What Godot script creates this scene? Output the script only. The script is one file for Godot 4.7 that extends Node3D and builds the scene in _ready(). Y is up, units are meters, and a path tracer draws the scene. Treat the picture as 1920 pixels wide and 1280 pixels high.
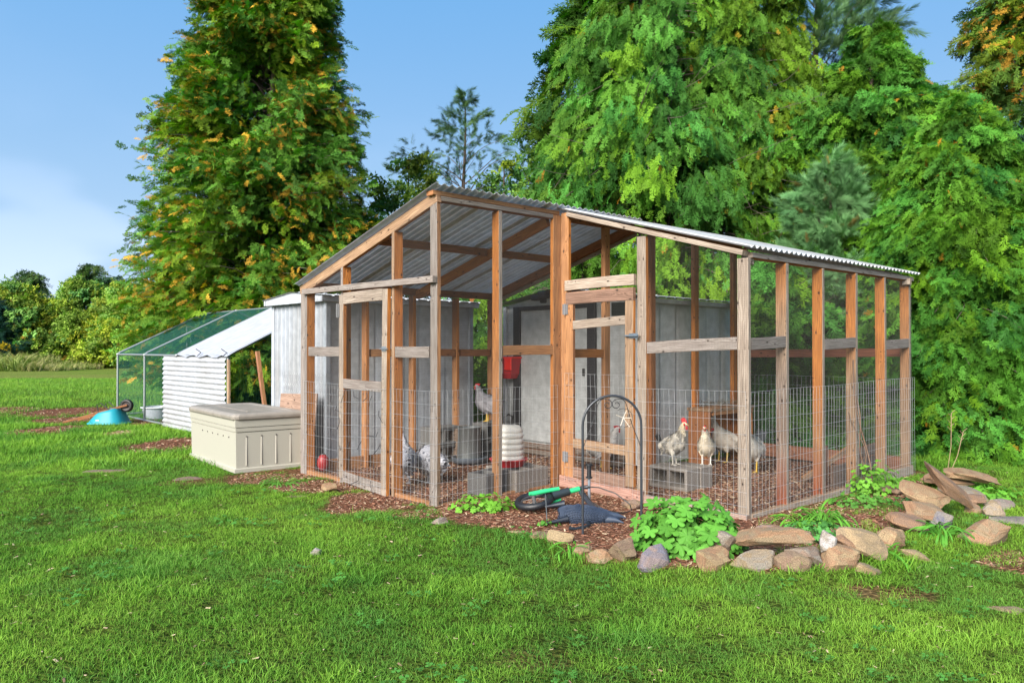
extends Node3D

# ------------------------------------------------------------------ shared state
const CAM_H := 1.22
const YAW := 0.7348
const PX := -0.5844
const PZ := 5.9963
var rng := RandomNumberGenerator.new()
var nz := FastNoiseLite.new()
var nz2 := FastNoiseLite.new()
var taken := {}
var M := {}
var T := {}
var coop_basis: Basis


# ------------------------------------------------------------------ mesh builder
class MB:
	var v := PackedVector3Array()
	var n := PackedVector3Array()
	var c := PackedColorArray()
	var uv := PackedVector2Array()
	var col := Color(1, 1, 1)

	func tri_n(a: Vector3, b: Vector3, d: Vector3, na: Vector3, nb: Vector3, nd: Vector3, ca: Color, cb: Color, cd: Color, ua := Vector2.ZERO, ub := Vector2.ZERO, ud := Vector2.ZERO) -> void:
		var g := (d - a).cross(b - a)
		if g.dot(na + nb + nd) >= 0.0:
			v.append(a); v.append(b); v.append(d)
			n.append(na); n.append(nb); n.append(nd)
			c.append(ca); c.append(cb); c.append(cd)
			uv.append(ua); uv.append(ub); uv.append(ud)
		else:
			v.append(a); v.append(d); v.append(b)
			n.append(na); n.append(nd); n.append(nb)
			c.append(ca); c.append(cd); c.append(cb)
			uv.append(ua); uv.append(ud); uv.append(ub)

	func tri(a: Vector3, b: Vector3, d: Vector3, toward := Vector3.ZERO) -> void:
		var g := (d - a).cross(b - a).normalized()
		if toward != Vector3.ZERO and g.dot(toward) < 0.0:
			g = -g
		tri_n(a, b, d, g, g, g, col, col, col, Vector2(a.x, a.y), Vector2(b.x, b.y), Vector2(d.x, d.y))

	func quad(a: Vector3, b: Vector3, d: Vector3, e: Vector3, toward: Vector3, ua := Vector2.ZERO, ub := Vector2(1, 0), ud := Vector2(1, 1), ue := Vector2(0, 1)) -> void:
		var g := (d - a).cross(b - a).normalized()
		if g.dot(toward) < 0.0:
			g = -g
		tri_n(a, b, d, g, g, g, col, col, col, ua, ub, ud)
		tri_n(a, d, e, g, g, g, col, col, col, ua, ud, ue)

	func grid(p: Array, nn: Array, cc: Array, rows: int, cols: int, wrap := false) -> void:
		# p is rows x cols points with normals; cc colours (may be empty)
		var kc := cols if wrap else cols - 1
		for i in rows - 1:
			for j in kc:
				var j2 := (j + 1) % cols
				var a := i * cols + j
				var b := i * cols + j2
				var d := (i + 1) * cols + j2
				var e := (i + 1) * cols + j
				var ca: Color = cc[a] if cc else col
				var cb: Color = cc[b] if cc else col
				var cd: Color = cc[d] if cc else col
				var ce: Color = cc[e] if cc else col
				var ua := Vector2(float(j) / kc, float(i) / (rows - 1))
				var ub := Vector2(float(j + 1) / kc, float(i) / (rows - 1))
				var ud := Vector2(float(j + 1) / kc, float(i + 1) / (rows - 1))
				var ue := Vector2(float(j) / kc, float(i + 1) / (rows - 1))
				tri_n(p[a], p[b], p[d], nn[a], nn[b], nn[d], ca, cb, cd, ua, ub, ud)
				tri_n(p[a], p[d], p[e], nn[a], nn[d], nn[e], ca, cd, ce, ua, ud, ue)

	func box(lo: Vector3, hi: Vector3) -> void:
		var x0 := lo.x
		var y0 := lo.y
		var z0 := lo.z
		var x1 := hi.x
		var y1 := hi.y
		var z1 := hi.z
		quad(Vector3(x0, y0, z0), Vector3(x0, y1, z0), Vector3(x0, y1, z1), Vector3(x0, y0, z1), Vector3.LEFT)
		quad(Vector3(x1, y0, z0), Vector3(x1, y1, z0), Vector3(x1, y1, z1), Vector3(x1, y0, z1), Vector3.RIGHT)
		quad(Vector3(x0, y0, z0), Vector3(x1, y0, z0), Vector3(x1, y0, z1), Vector3(x0, y0, z1), Vector3.DOWN)
		quad(Vector3(x0, y1, z0), Vector3(x1, y1, z0), Vector3(x1, y1, z1), Vector3(x0, y1, z1), Vector3.UP)
		quad(Vector3(x0, y0, z0), Vector3(x1, y0, z0), Vector3(x1, y1, z0), Vector3(x0, y1, z0), Vector3(0, 0, -1))
		quad(Vector3(x0, y0, z1), Vector3(x1, y0, z1), Vector3(x1, y1, z1), Vector3(x0, y1, z1), Vector3(0, 0, 1))

	func bbox(lo: Vector3, hi: Vector3, r := 0.01) -> void:
		# box with chamfered edges
		var ce := (lo + hi) * 0.5
		var h := (hi - lo) * 0.5
		r = minf(r, minf(h.x, minf(h.y, h.z)) * 0.9)
		var ax := [Vector3.RIGHT, Vector3.UP, Vector3.BACK]
		for k in 3:
			var w: Vector3 = ax[k]
			var u: Vector3 = ax[(k + 1) % 3]
			var q: Vector3 = ax[(k + 2) % 3]
			var hw := h.dot(w)
			var hu := h.dot(u) - r
			var hq := h.dot(q) - r
			for s in [-1.0, 1.0]:
				var o: Vector3 = ce + w * hw * s
				quad(o - u * hu - q * hq, o + u * hu - q * hq, o + u * hu + q * hq, o - u * hu + q * hq, w * s)
			for s1 in [-1.0, 1.0]:
				for s2 in [-1.0, 1.0]:
					var hw2 := h.dot(w) - r
					var p1: Vector3 = ce + u * (h.dot(u)) * s1 + q * (h.dot(q) - r) * s2
					var p2: Vector3 = ce + u * (h.dot(u) - r) * s1 + q * (h.dot(q)) * s2
					quad(p1 - w * hw2, p1 + w * hw2, p2 + w * hw2, p2 - w * hw2, u * s1 + q * s2)
		for sx in [-1.0, 1.0]:
			for sy in [-1.0, 1.0]:
				for sz in [-1.0, 1.0]:
					tri(ce + Vector3(h.x * sx, (h.y - r) * sy, (h.z - r) * sz), ce + Vector3((h.x - r) * sx, h.y * sy, (h.z - r) * sz), ce + Vector3((h.x - r) * sx, (h.y - r) * sy, h.z * sz), Vector3(sx, sy, sz))

	func tube(path: Array, radii, sides := 6, caps := true) -> void:
		var k := path.size()
		var pts := []
		var ns := []
		var up := Vector3.UP
		var prev := Vector3.ZERO
		for i in k:
			var d: Vector3 = (path[mini(i + 1, k - 1)] - path[maxi(i - 1, 0)]).normalized()
			if i == 0:
				up = Vector3.UP if absf(d.y) < 0.9 else Vector3.RIGHT
			else:
				up = prev
			var a := (up - d * up.dot(d)).normalized()
			if a == Vector3.ZERO:
				a = d.cross(Vector3(0.3, 0.5, 0.8)).normalized()
			prev = a
			var b := d.cross(a)
			var r: float = radii[i] if radii is Array else radii
			for j in sides:
				var t := TAU * j / sides
				var o := a * cos(t) + b * sin(t)
				pts.append(path[i] + o * r)
				ns.append(o)
		grid(pts, ns, [], k, sides, true)
		if caps:
			for e in [0, k - 1]:
				var dd: Vector3 = (path[0] - path[1]) if e == 0 else (path[k - 1] - path[k - 2])
				dd = dd.normalized()
				for j in sides:
					tri_n(path[e], pts[e * sides + j], pts[e * sides + (j + 1) % sides], dd, dd, dd, col, col, col)

	func lathe(profile: Array, segs := 24, at := Vector3.ZERO, basis := Basis.IDENTITY, smooth := true) -> void:
		# profile: Vector2(radius, height) from the bottom up along the axis y
		var k := profile.size()
		for i in k - 1:
			var p0: Vector2 = profile[i]
			var p1: Vector2 = profile[i + 1]
			var d := (p1 - p0)
			if d.length() < 1e-6:
				continue
			var nn := Vector2(d.y, -d.x).normalized()
			var n0 := nn
			var n1 := nn
			if smooth:
				if i > 0:
					var dp: Vector2 = p0 - profile[i - 1]
					var np := Vector2(dp.y, -dp.x).normalized()
					if np.dot(nn) > 0.6:
						n0 = (nn + np).normalized()
				if i < k - 2:
					var dn: Vector2 = profile[i + 2] - p1
					var nx := Vector2(dn.y, -dn.x).normalized()
					if nx.dot(nn) > 0.6:
						n1 = (nn + nx).normalized()
			for j in segs:
				var t0 := TAU * j / segs
				var t1 := TAU * (j + 1) / segs
				var f := func(q: Vector2, t: float) -> Vector3: return Vector3(q.x * cos(t), q.y, q.x * sin(t))
				var a: Vector3 = at + basis * (f.call(p0, t0) as Vector3)
				var b: Vector3 = at + basis * (f.call(p0, t1) as Vector3)
				var c2: Vector3 = at + basis * (f.call(p1, t1) as Vector3)
				var e: Vector3 = at + basis * (f.call(p1, t0) as Vector3)
				var na: Vector3 = basis * (f.call(n0, t0) as Vector3)
				var nb: Vector3 = basis * (f.call(n0, t1) as Vector3)
				var nc: Vector3 = basis * (f.call(n1, t1) as Vector3)
				var ne: Vector3 = basis * (f.call(n1, t0) as Vector3)
				if p0.x > 1e-5:
					tri_n(a, b, c2, na, nb, nc, col, col, col)
				if p1.x > 1e-5:
					tri_n(a, c2, e, na, nc, ne, col, col, col)

	func ball(at: Vector3, r: Vector3, seg := 10, rings := 7) -> void:
		var pts := []
		var ns := []
		for i in rings + 1:
			var a := -PI / 2 + PI * i / rings
			for j in seg:
				var t := TAU * j / seg
				var d := Vector3(cos(a) * cos(t), sin(a), cos(a) * sin(t))
				pts.append(at + d * r)
				ns.append((d / r).normalized())
		grid(pts, ns, [], rings + 1, seg, true)

	func done() -> ArrayMesh:
		var arr := []
		arr.resize(Mesh.ARRAY_MAX)
		arr[Mesh.ARRAY_VERTEX] = v
		arr[Mesh.ARRAY_NORMAL] = n
		arr[Mesh.ARRAY_COLOR] = c
		arr[Mesh.ARRAY_TEX_UV] = uv
		var m := ArrayMesh.new()
		if v.size():
			m.add_surface_from_arrays(Mesh.PRIMITIVE_TRIANGLES, arr)
		return m


# ------------------------------------------------------------------ helpers
func numbered(called: String) -> String:
	if not taken.has(called):
		taken[called] = 0
		return called
	taken[called] += 1
	return "%s_%03d" % [called, taken[called]]

func part(parent: Node3D, called: String, mesh: Mesh, m: Material, xf := Transform3D.IDENTITY) -> MeshInstance3D:
	var o := MeshInstance3D.new()
	var nm := called
	var k := 0
	while parent.has_node(NodePath(nm)):
		k += 1
		nm = "%s_%03d" % [called, k]
	o.name = nm
	o.mesh = mesh
	o.material_override = m
	o.transform = xf
	parent.add_child(o, true)
	return o

func tag(o: Node3D, label: String, category: String, group := "", kind := "") -> Node3D:
	if label: o.set_meta("label", label)
	if category: o.set_meta("category", category)
	if group: o.set_meta("group", group)
	if kind: o.set_meta("kind", kind)
	return o

func thing(called: String, label: String, category: String, at := Vector3.ZERO, turn := 0.0, group := "") -> Node3D:
	var o := Node3D.new()
	o.name = numbered(called)
	o.position = at
	o.rotation.y = turn
	add_child(o)
	return tag(o, label, category, group)

func top_mesh(called: String, mesh: Mesh, m: Material, label: String, category: String, at := Vector3.ZERO, turn := 0.0, group := "", kind := "") -> MeshInstance3D:
	var o := MeshInstance3D.new()
	o.name = numbered(called)
	o.mesh = mesh
	o.material_override = m
	o.position = at
	o.rotation.y = turn
	add_child(o)
	tag(o, label, category, group, kind)
	return o

func multi(parent: Node3D, called: String, mesh: Mesh, m: Material, xfs: Array, cols: Array) -> MultiMeshInstance3D:
	var mm := MultiMesh.new()
	mm.transform_format = MultiMesh.TRANSFORM_3D
	mm.use_colors = true
	mm.mesh = mesh
	mm.instance_count = xfs.size()
	for i in xfs.size():
		mm.set_instance_transform(i, xfs[i])
		mm.set_instance_color(i, cols[i])
	var o := MultiMeshInstance3D.new()
	o.multimesh = mm
	o.material_override = m
	if parent == self:
		o.name = numbered(called)
	else:
		var nm := called
		var k := 0
		while parent.has_node(NodePath(nm)):
			k += 1
			nm = "%s_%03d" % [called, k]
		o.name = nm
	o.set_meta("kind", "stuff")
	parent.add_child(o, true)
	return o

func cw(s: float, t: float, h := 0.0) -> Vector3:
	# coop axes (s back along the run, t towards the right front) to world
	return Vector3(PX, 0, -PZ) + coop_basis * Vector3(s, h, t)

func W(x: float, zp: float, h := 0.0) -> Vector3:
	return Vector3(x, h, -zp)

func lin(r: float, g: float, b: float) -> Color:
	return Color(r, g, b)

func rr(a: float, b: float) -> float:
	return rng.randf_range(a, b)

func mat(col: Color, rough := 0.8, metal := 0.0, spec := 0.5) -> StandardMaterial3D:
	var m := StandardMaterial3D.new()
	m.albedo_color = col.linear_to_srgb()
	m.roughness = rough
	m.metallic = metal
	m.metallic_specular = spec
	m.cull_mode = BaseMaterial3D.CULL_DISABLED
	return m

func vmat(rough := 0.8, metal := 0.0, tex: Texture2D = null, nrm: Texture2D = null, tri := 0.0, nscale := 1.0) -> StandardMaterial3D:
	var m := mat(Color(1, 1, 1), rough, metal)
	m.vertex_color_use_as_albedo = true
	if tex:
		m.albedo_texture = tex
	if nrm:
		m.normal_enabled = true
		m.normal_texture = nrm
		m.normal_scale = nscale
	if tri > 0.0:
		m.uv1_triplanar = true
		m.uv1_scale = Vector3.ONE * tri
	return m

func leafmat(rough := 0.55, back := 0.35) -> StandardMaterial3D:
	var m := vmat(rough)
	m.metallic_specular = 0.25
	m.backlight_enabled = true
	m.backlight = Color(back * 0.7, back, back * 0.25)
	return m

func noise_tex(freq: float, lo: float, hi: float, size := 256, octaves := 4, sd := 1, sx := 1.0, sy := 1.0, tint := Color(1, 1, 1)) -> Array:
	# [albedo texture, normal texture]; tileable by blending opposite edges
	var f := FastNoiseLite.new()
	f.seed = sd
	f.noise_type = FastNoiseLite.TYPE_SIMPLEX_SMOOTH
	f.frequency = freq
	f.fractal_octaves = octaves
	f.fractal_gain = 0.6
	var src := f.get_seamless_image(size, size)
	src.convert(Image.FORMAT_RGB8)
	var im := Image.create(size, size, false, Image.FORMAT_RGB8)
	var hm := Image.create(size, size, false, Image.FORMAT_RGB8)
	for y in size:
		for x in size:
			var w := clampf((src.get_pixel(x, y).r - 0.5) * 1.3 + 0.5, 0.0, 1.0)
			var k := lerpf(lo, hi, w)
			im.set_pixel(x, y, Color(k * tint.r, k * tint.g, k * tint.b))
			hm.set_pixel(x, y, Color(w, w, w))
	hm.convert(Image.FORMAT_RGBA8)
	hm.bump_map_to_normal_map(4.0)
	return [ImageTexture.create_from_image(im), ImageTexture.create_from_image(hm)]

func wood_tex(sd: int, w := 128, h := 1024) -> Array:
	var f := FastNoiseLite.new()
	f.seed = sd
	f.frequency = 1.0
	f.fractal_octaves = 3
	var knots := []
	var rk := RandomNumberGenerator.new()
	rk.seed = sd + 5
	for i in 7:
		knots.append(Vector3(rk.randf(), rk.randf(), rk.randf_range(0.010, 0.022)))
	var im := Image.create(w, h, false, Image.FORMAT_RGB8)
	var hm := Image.create(w, h, false, Image.FORMAT_RGBA8)
	for y in h:
		var vy := float(y) / h
		for x in w:
			var vx := float(x) / w
			# board 0.12 m across the texture, 1.6 m along it
			var px := vx * 0.12
			var py := vy * 1.6
			var warp := 0.0
			var dark := 0.0
			for k in knots:
				var dx: float = px - k.x * 0.12
				var dy: float = (py - k.y * 1.6)
				var d2: float = dx * dx + dy * dy * 0.35
				var r2: float = k.z * k.z
				warp += 0.012 * signf(dx) * exp(-d2 / (r2 * 3.0))
				dark = maxf(dark, exp(-(dx * dx + dy * dy * 0.7) / (r2 * 0.16)))
			var q := (px + warp) * 260.0 + f.get_noise_2d(px * 14.0, py * 1.3) * 3.5
			var ring := 0.5 + 0.5 * sin(q * 1.6)
			var fine := f.get_noise_2d(px * 420.0, py * 5.0)
			var fine2 := f.get_noise_2d(px * 150.0 + 40.0, py * 1.5 + 9.0)
			var blot := f.get_noise_2d(px * 22.0 + 90.0, py * 3.0)
			var crack := smoothstep(0.42, 0.6, fine2)
			var val := 0.86 - 0.13 * ring * ring + 0.15 * fine + 0.10 * blot - 0.32 * crack - 0.55 * dark
			val = clampf(val, 0.12, 1.0)
			im.set_pixel(x, y, Color(val, lerpf(val, val * val, 0.15), lerpf(val, val * val, 0.25)))
			var hh := clampf(0.6 - 0.25 * ring + 0.35 * fine - 0.5 * crack, 0.0, 1.0)
			hm.set_pixel(x, y, Color(hh, hh, hh))
	hm.bump_map_to_normal_map(3.0)
	return [ImageTexture.create_from_image(im), ImageTexture.create_from_image(hm)]

# ------------------------------------------------------------------ ground shape
const BORDER := [Vector2(-6, 5.3), Vector2(-0.6, 5.35), Vector2(0.15, 5.0), Vector2(0.5, 4.62), Vector2(0.85, 4.44), Vector2(1.45, 4.4), Vector2(1.9, 4.42), Vector2(2.3, 4.75), Vector2(2.7, 5.05), Vector2(3.1, 5.05), Vector2(3.6, 5.4), Vector2(8, 6.0)]

func border_z(x: float) -> float:
	if x <= BORDER[0].x:
		return BORDER[0].y
	for i in BORDER.size() - 1:
		var a: Vector2 = BORDER[i]
		var b: Vector2 = BORDER[i + 1]
		if x <= b.x:
			return lerpf(a.y, b.y, (x - a.x) / (b.x - a.x))
	return BORDER[-1].y

func gh(x: float, zp: float) -> float:
	var d := border_z(x) - zp
	var k := smoothstep(-0.08, 0.3, d) * smoothstep(-1.2, 0.4, x)
	var h := -0.07 * k
	h += 0.012 * nz.get_noise_2d(x * 60.0, zp * 60.0)
	if zp > 9.0:
		h += 0.05 * nz.get_noise_2d(x * 8.0, zp * 8.0) * smoothstep(9.0, 20.0, zp)
	return h

var bed_poly := PackedVector2Array()
var dirt := []

func soil(x: float, zp: float) -> float:
	# 1 on bare soil and mulch, 0 on lawn
	var wob := 0.09 * nz.get_noise_2d(x * 130.0, zp * 130.0) + 0.05 * nz.get_noise_2d(x * 420.0 + 50.0, zp * 420.0)
	var q := 0.0
	var r := Vector2(x - PX, zp - PZ)
	var s := r.x * cos(YAW) + r.y * sin(YAW)
	var t := r.x * sin(YAW) - r.y * cos(YAW)
	var in1 := minf(minf(s + 0.03, 3.0 - s), minf(t + 2.45, 0.1 - t))
	var in2 := minf(minf(s - 1.3, 4.6 - s), minf(t + 0.1, 1.9 - t))
	q = maxf(q, smoothstep(-0.05, 0.04, maxf(in1, in2) + wob * 0.4))
	if Geometry2D.is_point_in_polygon(Vector2(x + wob, zp + wob), bed_poly):
		q = 1.0
	for e in dirt:
		var dx: float = (x - e[0]) / e[2]
		var dz: float = (zp - e[1]) / e[3]
		var d := sqrt(dx * dx + dz * dz) + wob * 3.5
		q = maxf(q, (1.0 - smoothstep(0.75, 1.05, d)) * e[4])
	if zp > 8.6 and x > -0.8 and zp < 30.0:
		q = maxf(q, 0.85 * smoothstep(8.6, 9.4, zp))
	return clampf(q, 0.0, 1.0)

# ------------------------------------------------------------------ boards, wire, sheets
func mix_list(cs, f: float) -> Color:
	if cs is Color:
		return cs
	var k: float = clampf(f, 0.0, 0.9999) * (cs.size() - 1)
	var i := int(k)
	return (cs[i] as Color).lerp(cs[i + 1], k - i)

func board_mesh(p0: Vector3, p1: Vector3, wdir: Vector3, w: float, th: float, outdir: Vector3, c_out, c_side, segs := 6) -> ArrayMesh:
	var mb := MB.new()
	var ax := (p1 - p0)
	var ln := ax.length()
	ax = ax / ln
	wdir = (wdir - ax * wdir.dot(ax)).normalized()
	var td := ax.cross(wdir).normalized()
	var r := 0.003
	var hw := w * 0.5
	var ht := th * 0.5
	# outline with chamfers, counter-clockwise in (wdir, td)
	var ol := [Vector2(hw, -ht + r), Vector2(hw, ht - r), Vector2(hw - r, ht), Vector2(-hw + r, ht), Vector2(-hw, ht - r), Vector2(-hw, -ht + r), Vector2(-hw + r, -ht), Vector2(hw - r, -ht)]
	var nn := [Vector2(1, 0), Vector2(1, 1), Vector2(0, 1), Vector2(-1, 1), Vector2(-1, 0), Vector2(-1, -1), Vector2(0, -1), Vector2(1, -1)]
	var u0 := rr(0, 1)
	var v0 := rr(0, 1)
	var sd := rr(0, 1000)
	var bow := rr(-0.004, 0.004)
	var tint := rr(0.9, 1.08)
	var pos := func(k: int, f: float) -> Vector3:
		var q: Vector2 = ol[k]
		var b := bow * sin(PI * f)
		return p0 + ax * ln * f + wdir * (q.x + b) + td * (q.y + b * 0.5)
	for k in 8:
		var k2 := (k + 1) % 8
		var n2: Vector2 = (nn[k] as Vector2)
		var n3 := (wdir * n2.x + td * n2.y).normalized()
		var face_out := clampf(n3.dot(outdir) * 1.4, 0.0, 1.0)
		var wide: float = (ol[k] as Vector2).distance_to(ol[k2])
		for i in segs:
			var fa := float(i) / segs
			var fb := float(i + 1) / segs
			var cl := func(f: float) -> Color:
				var c := mix_list(c_side, f).lerp(mix_list(c_out, f), face_out)
				var j := 1.0 + 0.16 * nz.get_noise_3d(sd + k * 31.0, f * ln * 130.0, 3.0)
				return Color(c.r * j * tint, c.g * j * tint, c.b * j * tint)
			var ua := Vector2(u0 + k * 0.37, v0 + fa * ln / 1.6)
			var ub := Vector2(u0 + k * 0.37 + wide / 0.12, v0 + fa * ln / 1.6)
			var ud := Vector2(ub.x, v0 + fb * ln / 1.6)
			var ue := Vector2(ua.x, ud.y)
			var a: Vector3 = pos.call(k, fa)
			var b: Vector3 = pos.call(k2, fa)
			var d: Vector3 = pos.call(k2, fb)
			var e: Vector3 = pos.call(k, fb)
			var ca: Color = cl.call(fa)
			var cb: Color = cl.call(fb)
			mb.tri_n(a, b, d, n3, n3, n3, ca, ca, cb, ua, ub, ud)
			mb.tri_n(a, d, e, n3, n3, n3, ca, cb, cb, ua, ud, ue)
	for e in [0, 1]:
		var dn: Vector3 = ax if e == 1 else -ax
		var c := mix_list(c_out, float(e))
		c = Color(c.r * 0.8, c.g * 0.75, c.b * 0.7)
		for k in range(1, 7):
			mb.tri_n(pos.call(0, e), pos.call(k, e), pos.call(k + 1, e), dn, dn, dn, c, c, c, Vector2(u0, v0), Vector2(u0 + 0.3, v0), Vector2(u0 + 0.3, v0 + 0.02))
	return mb.done()

func board(parent: Node3D, called: String, p0: Vector3, p1: Vector3, wdir: Vector3, w: float, th: float, outdir: Vector3, c_out, c_side, segs := 6) -> MeshInstance3D:
	return part(parent, called, board_mesh(p0, p1, wdir, w, th, outdir, c_out, c_side, segs), M.wood if rng.randf() < 0.5 else M.wood2)

func wire3(mb: MB, a: Vector3, b: Vector3, r: float) -> void:
	var d := (b - a).normalized()
	var p := d.cross(Vector3(0.31, 0.77, 0.55)).normalized()
	var q := d.cross(p)
	for k in 3:
		var t0 := TAU * k / 3
		var t1 := TAU * (k + 1) / 3
		var n0 := p * cos(t0) + q * sin(t0)
		var n1 := p * cos(t1) + q * sin(t1)
		mb.tri_n(a + n0 * r, a + n1 * r, b + n1 * r, n0, n1, n1, mb.col, mb.col, mb.col)
		mb.tri_n(a + n0 * r, b + n1 * r, b + n0 * r, n0, n1, n0, mb.col, mb.col, mb.col)

func cloth_into(mb: MB, o: Vector3, u: Vector3, ul: float, h0: float, top0: float, top1: float, pitch := 0.0127, r := 0.0004) -> void:
	# hardware cloth on a wall: from height h0 to a top that runs from top0 to top1
	var k := int(ul / pitch)
	for i in k + 1:
		var x := i * pitch
		wire3(mb, o + u * x + Vector3.UP * h0, o + u * x + Vector3.UP * lerpf(top0, top1, x / ul), r)
	var hi := maxf(top0, top1)
	var kk := int((hi - h0) / pitch)
	for i in kk + 1:
		var y := h0 + i * pitch
		var xa := 0.0
		var xb := ul
		if absf(top1 - top0) > 1e-4:
			var xc := clampf((y - top0) / (top1 - top0), 0.0, 1.0) * ul
			if y > minf(top0, top1):
				if top1 > top0: xa = xc
				else: xb = xc
		if xb - xa > 0.01:
			wire3(mb, o + u * xa + Vector3.UP * y, o + u * xb + Vector3.UP * y, r)

func weld_into(mb: MB, o: Vector3, u: Vector3, nrm: Vector3, ul: float, h0: float, top: float, slope := 0.0, r := 0.00125, sag := 0.012, sd := 0.0) -> void:
	# welded fence wire, meshes 5 cm wide and 10 cm high, a little wavy
	var off := func(x: float, y: float) -> Vector3:
		var a: float = nz.get_noise_3d(x * 90.0 + sd, y * 90.0, 5.0)
		var b: float = nz.get_noise_3d(x * 70.0 + sd, y * 110.0, 55.0)
		return Vector3.UP * a * sag + nrm * (absf(b) * sag * 1.2) + u * b * sag * 0.5
	var k := int(ul / 0.0508)
	for i in k + 1:
		var x := i * 0.0508
		var path := []
		for j in 7:
			var y := lerpf(h0, top + slope * x, j / 6.0)
			path.append(o + u * x + Vector3.UP * y + off.call(x, y))
		mb.tube(path, r, 4, false)
	var kk := int((top - h0) / 0.1016)
	for i in kk + 1:
		var path := []
		var m := maxi(4, int(ul / 0.12))
		for j in m + 1:
			var x := ul * j / m
			var y := top - i * 0.1016 + slope * x
			path.append(o + u * x + Vector3.UP * y + off.call(x, y))
		mb.tube(path, r * 1.1, 4, false)

func corr(mb: MB, o: Vector3, u: Vector3, ul: float, vd: Vector3, vl: float, pitch: float, amp: float, th: float, shape := 0, rows := 3, per := 8) -> void:
	# a profiled sheet: waves across u, straight along vd
	var nrm := u.cross(vd).normalized()
	var xs := []
	if shape == 0:
		var k := int(round(ul / pitch * per))
		for i in k + 1:
			var x := ul * i / k
			xs.append(Vector2(x, amp * sin(TAU * x / pitch)))
	else:
		var k := int(round(ul / pitch))
		for i in k:
			var x := ul * i / k
			var p := ul / k
			xs.append(Vector2(x, 0)); xs.append(Vector2(x + p * 0.72, 0)); xs.append(Vector2(x + p * 0.79, amp)); xs.append(Vector2(x + p * 0.91, amp)); xs.append(Vector2(x + p * 0.98, 0))
		xs.append(Vector2(ul, 0))
	var cols := xs.size()
	var stain := Color(mb.col.r * 0.72, mb.col.g * 0.66, mb.col.b * 0.58)
	for side in [1.0, -1.0]:
		var pts := []
		var ns := []
		var cc := []
		for i in rows:
			for j in cols:
				var q: Vector2 = xs[j]
				var dq: Vector2 = (xs[mini(j + 1, cols - 1)] as Vector2) - (xs[maxi(j - 1, 0)] as Vector2)
				var nn: Vector3 = (nrm * dq.x - u * dq.y).normalized()
				pts.append(o + u * q.x + nrm * (q.y + th * 0.5 * side) + vd * vl * (float(i) / (rows - 1)))
				ns.append(nn * side)
				var w: Vector3 = pts[-1]
				cc.append(mb.col.lerp(stain, clampf(0.25 + 0.9 * nz2.get_noise_3d(w.x * 160.0 + o.z * 77.0, w.y * 160.0, w.z * 160.0) + 0.5 * nz.get_noise_3d(w.x * 900.0, w.y * 900.0, w.z * 900.0), 0.0, 0.9)))
		mb.grid(pts, ns, cc, rows, cols)
	for e in [0.0, 1.0]:
		for j in cols - 1:
			var q: Vector2 = xs[j]
			var q2: Vector2 = xs[j + 1]
			var b: Vector3 = o + vd * vl * e
			mb.quad(b + u * q.x + nrm * (q.y - th * 0.5), b + u * q2.x + nrm * (q2.y - th * 0.5), b + u * q2.x + nrm * (q2.y + th * 0.5), b + u * q.x + nrm * (q.y + th * 0.5), vd * (e * 2 - 1))

func rock_mesh(size: Vector3, sd: int, c1: Color, c2: Color, boxy := 0.6, cuts := 7, rough := 0.06) -> ArrayMesh:
	var r := RandomNumberGenerator.new()
	r.seed = sd * 977 + 13
	var mb := MB.new()
	var planes := []
	for i in cuts:
		var d := Vector3(r.randf_range(-1, 1), r.randf_range(-0.8, 0.8), r.randf_range(-1, 1)).normalized()
		planes.append([d, r.randf_range(0.52, 0.80)])
	var rings := 18
	var seg := 28
	var pts := []
	for i in rings + 1:
		var a := -PI / 2 + PI * i / rings
		for j in seg:
			var t := TAU * j / seg
			var d := Vector3(cos(a) * cos(t), sin(a), cos(a) * sin(t))
			var p := Vector3(signf(d.x) * pow(absf(d.x), boxy), signf(d.y) * pow(absf(d.y), boxy), signf(d.z) * pow(absf(d.z), boxy)) * 0.86
			for pl in planes:
				var k: float = p.dot(pl[0]) - float(pl[1])
				if k > 0.0:
					p -= (pl[0] as Vector3) * k
			var w: float = nz.get_noise_3d(p.x * 90.0 + sd * 31.0, p.y * 160.0, p.z * 90.0)
			var w2: float = nz2.get_noise_3d(p.x * 300.0 + sd * 31.0, p.y * 700.0, p.z * 300.0)
			p += d * (w * rough * 1.3 + w2 * rough * 0.8)
			pts.append(p * size * 0.5)
	for i in rings:
		for j in seg:
			var j2 := (j + 1) % seg
			var a: Vector3 = pts[i * seg + j]
			var b: Vector3 = pts[i * seg + j2]
			var d: Vector3 = pts[(i + 1) * seg + j2]
			var e: Vector3 = pts[(i + 1) * seg + j]
			var m := (a + b + d + e) * 0.25
			var k := clampf(0.5 + 1.1 * nz.get_noise_3d(m.x * 700.0 + sd * 7.0, m.y * 2600.0, m.z * 700.0) + 0.8 * nz2.get_noise_3d(m.x * 2000.0, m.y * 2000.0 + sd, m.z * 2000.0), 0.0, 1.0)
			mb.col = c1.lerp(c2, k)
			var nn := (d - a).cross(b - a)
			if nn.dot(m) < 0: nn = -nn
			if i > 0: mb.tri(a, b, d, m)
			if i < rings - 1 or true: mb.tri(a, d, e, m)
	return mb.done()

func leaf_cards() -> void:
	pass

# ------------------------------------------------------------------ foliage pieces
func blade(mb: MB, a: Vector3, b: Vector3, side: Vector3, w: float, c1: Color, c2: Color) -> void:
	# a narrow pointed leaf, four corners
	var m := a.lerp(b, 0.45)
	var nn := (b - a).cross(side).normalized()
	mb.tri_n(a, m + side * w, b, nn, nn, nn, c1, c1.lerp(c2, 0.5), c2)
	mb.tri_n(a, b, m - side * w, nn, nn, nn, c1, c2, c1.lerp(c2, 0.5))

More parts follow.
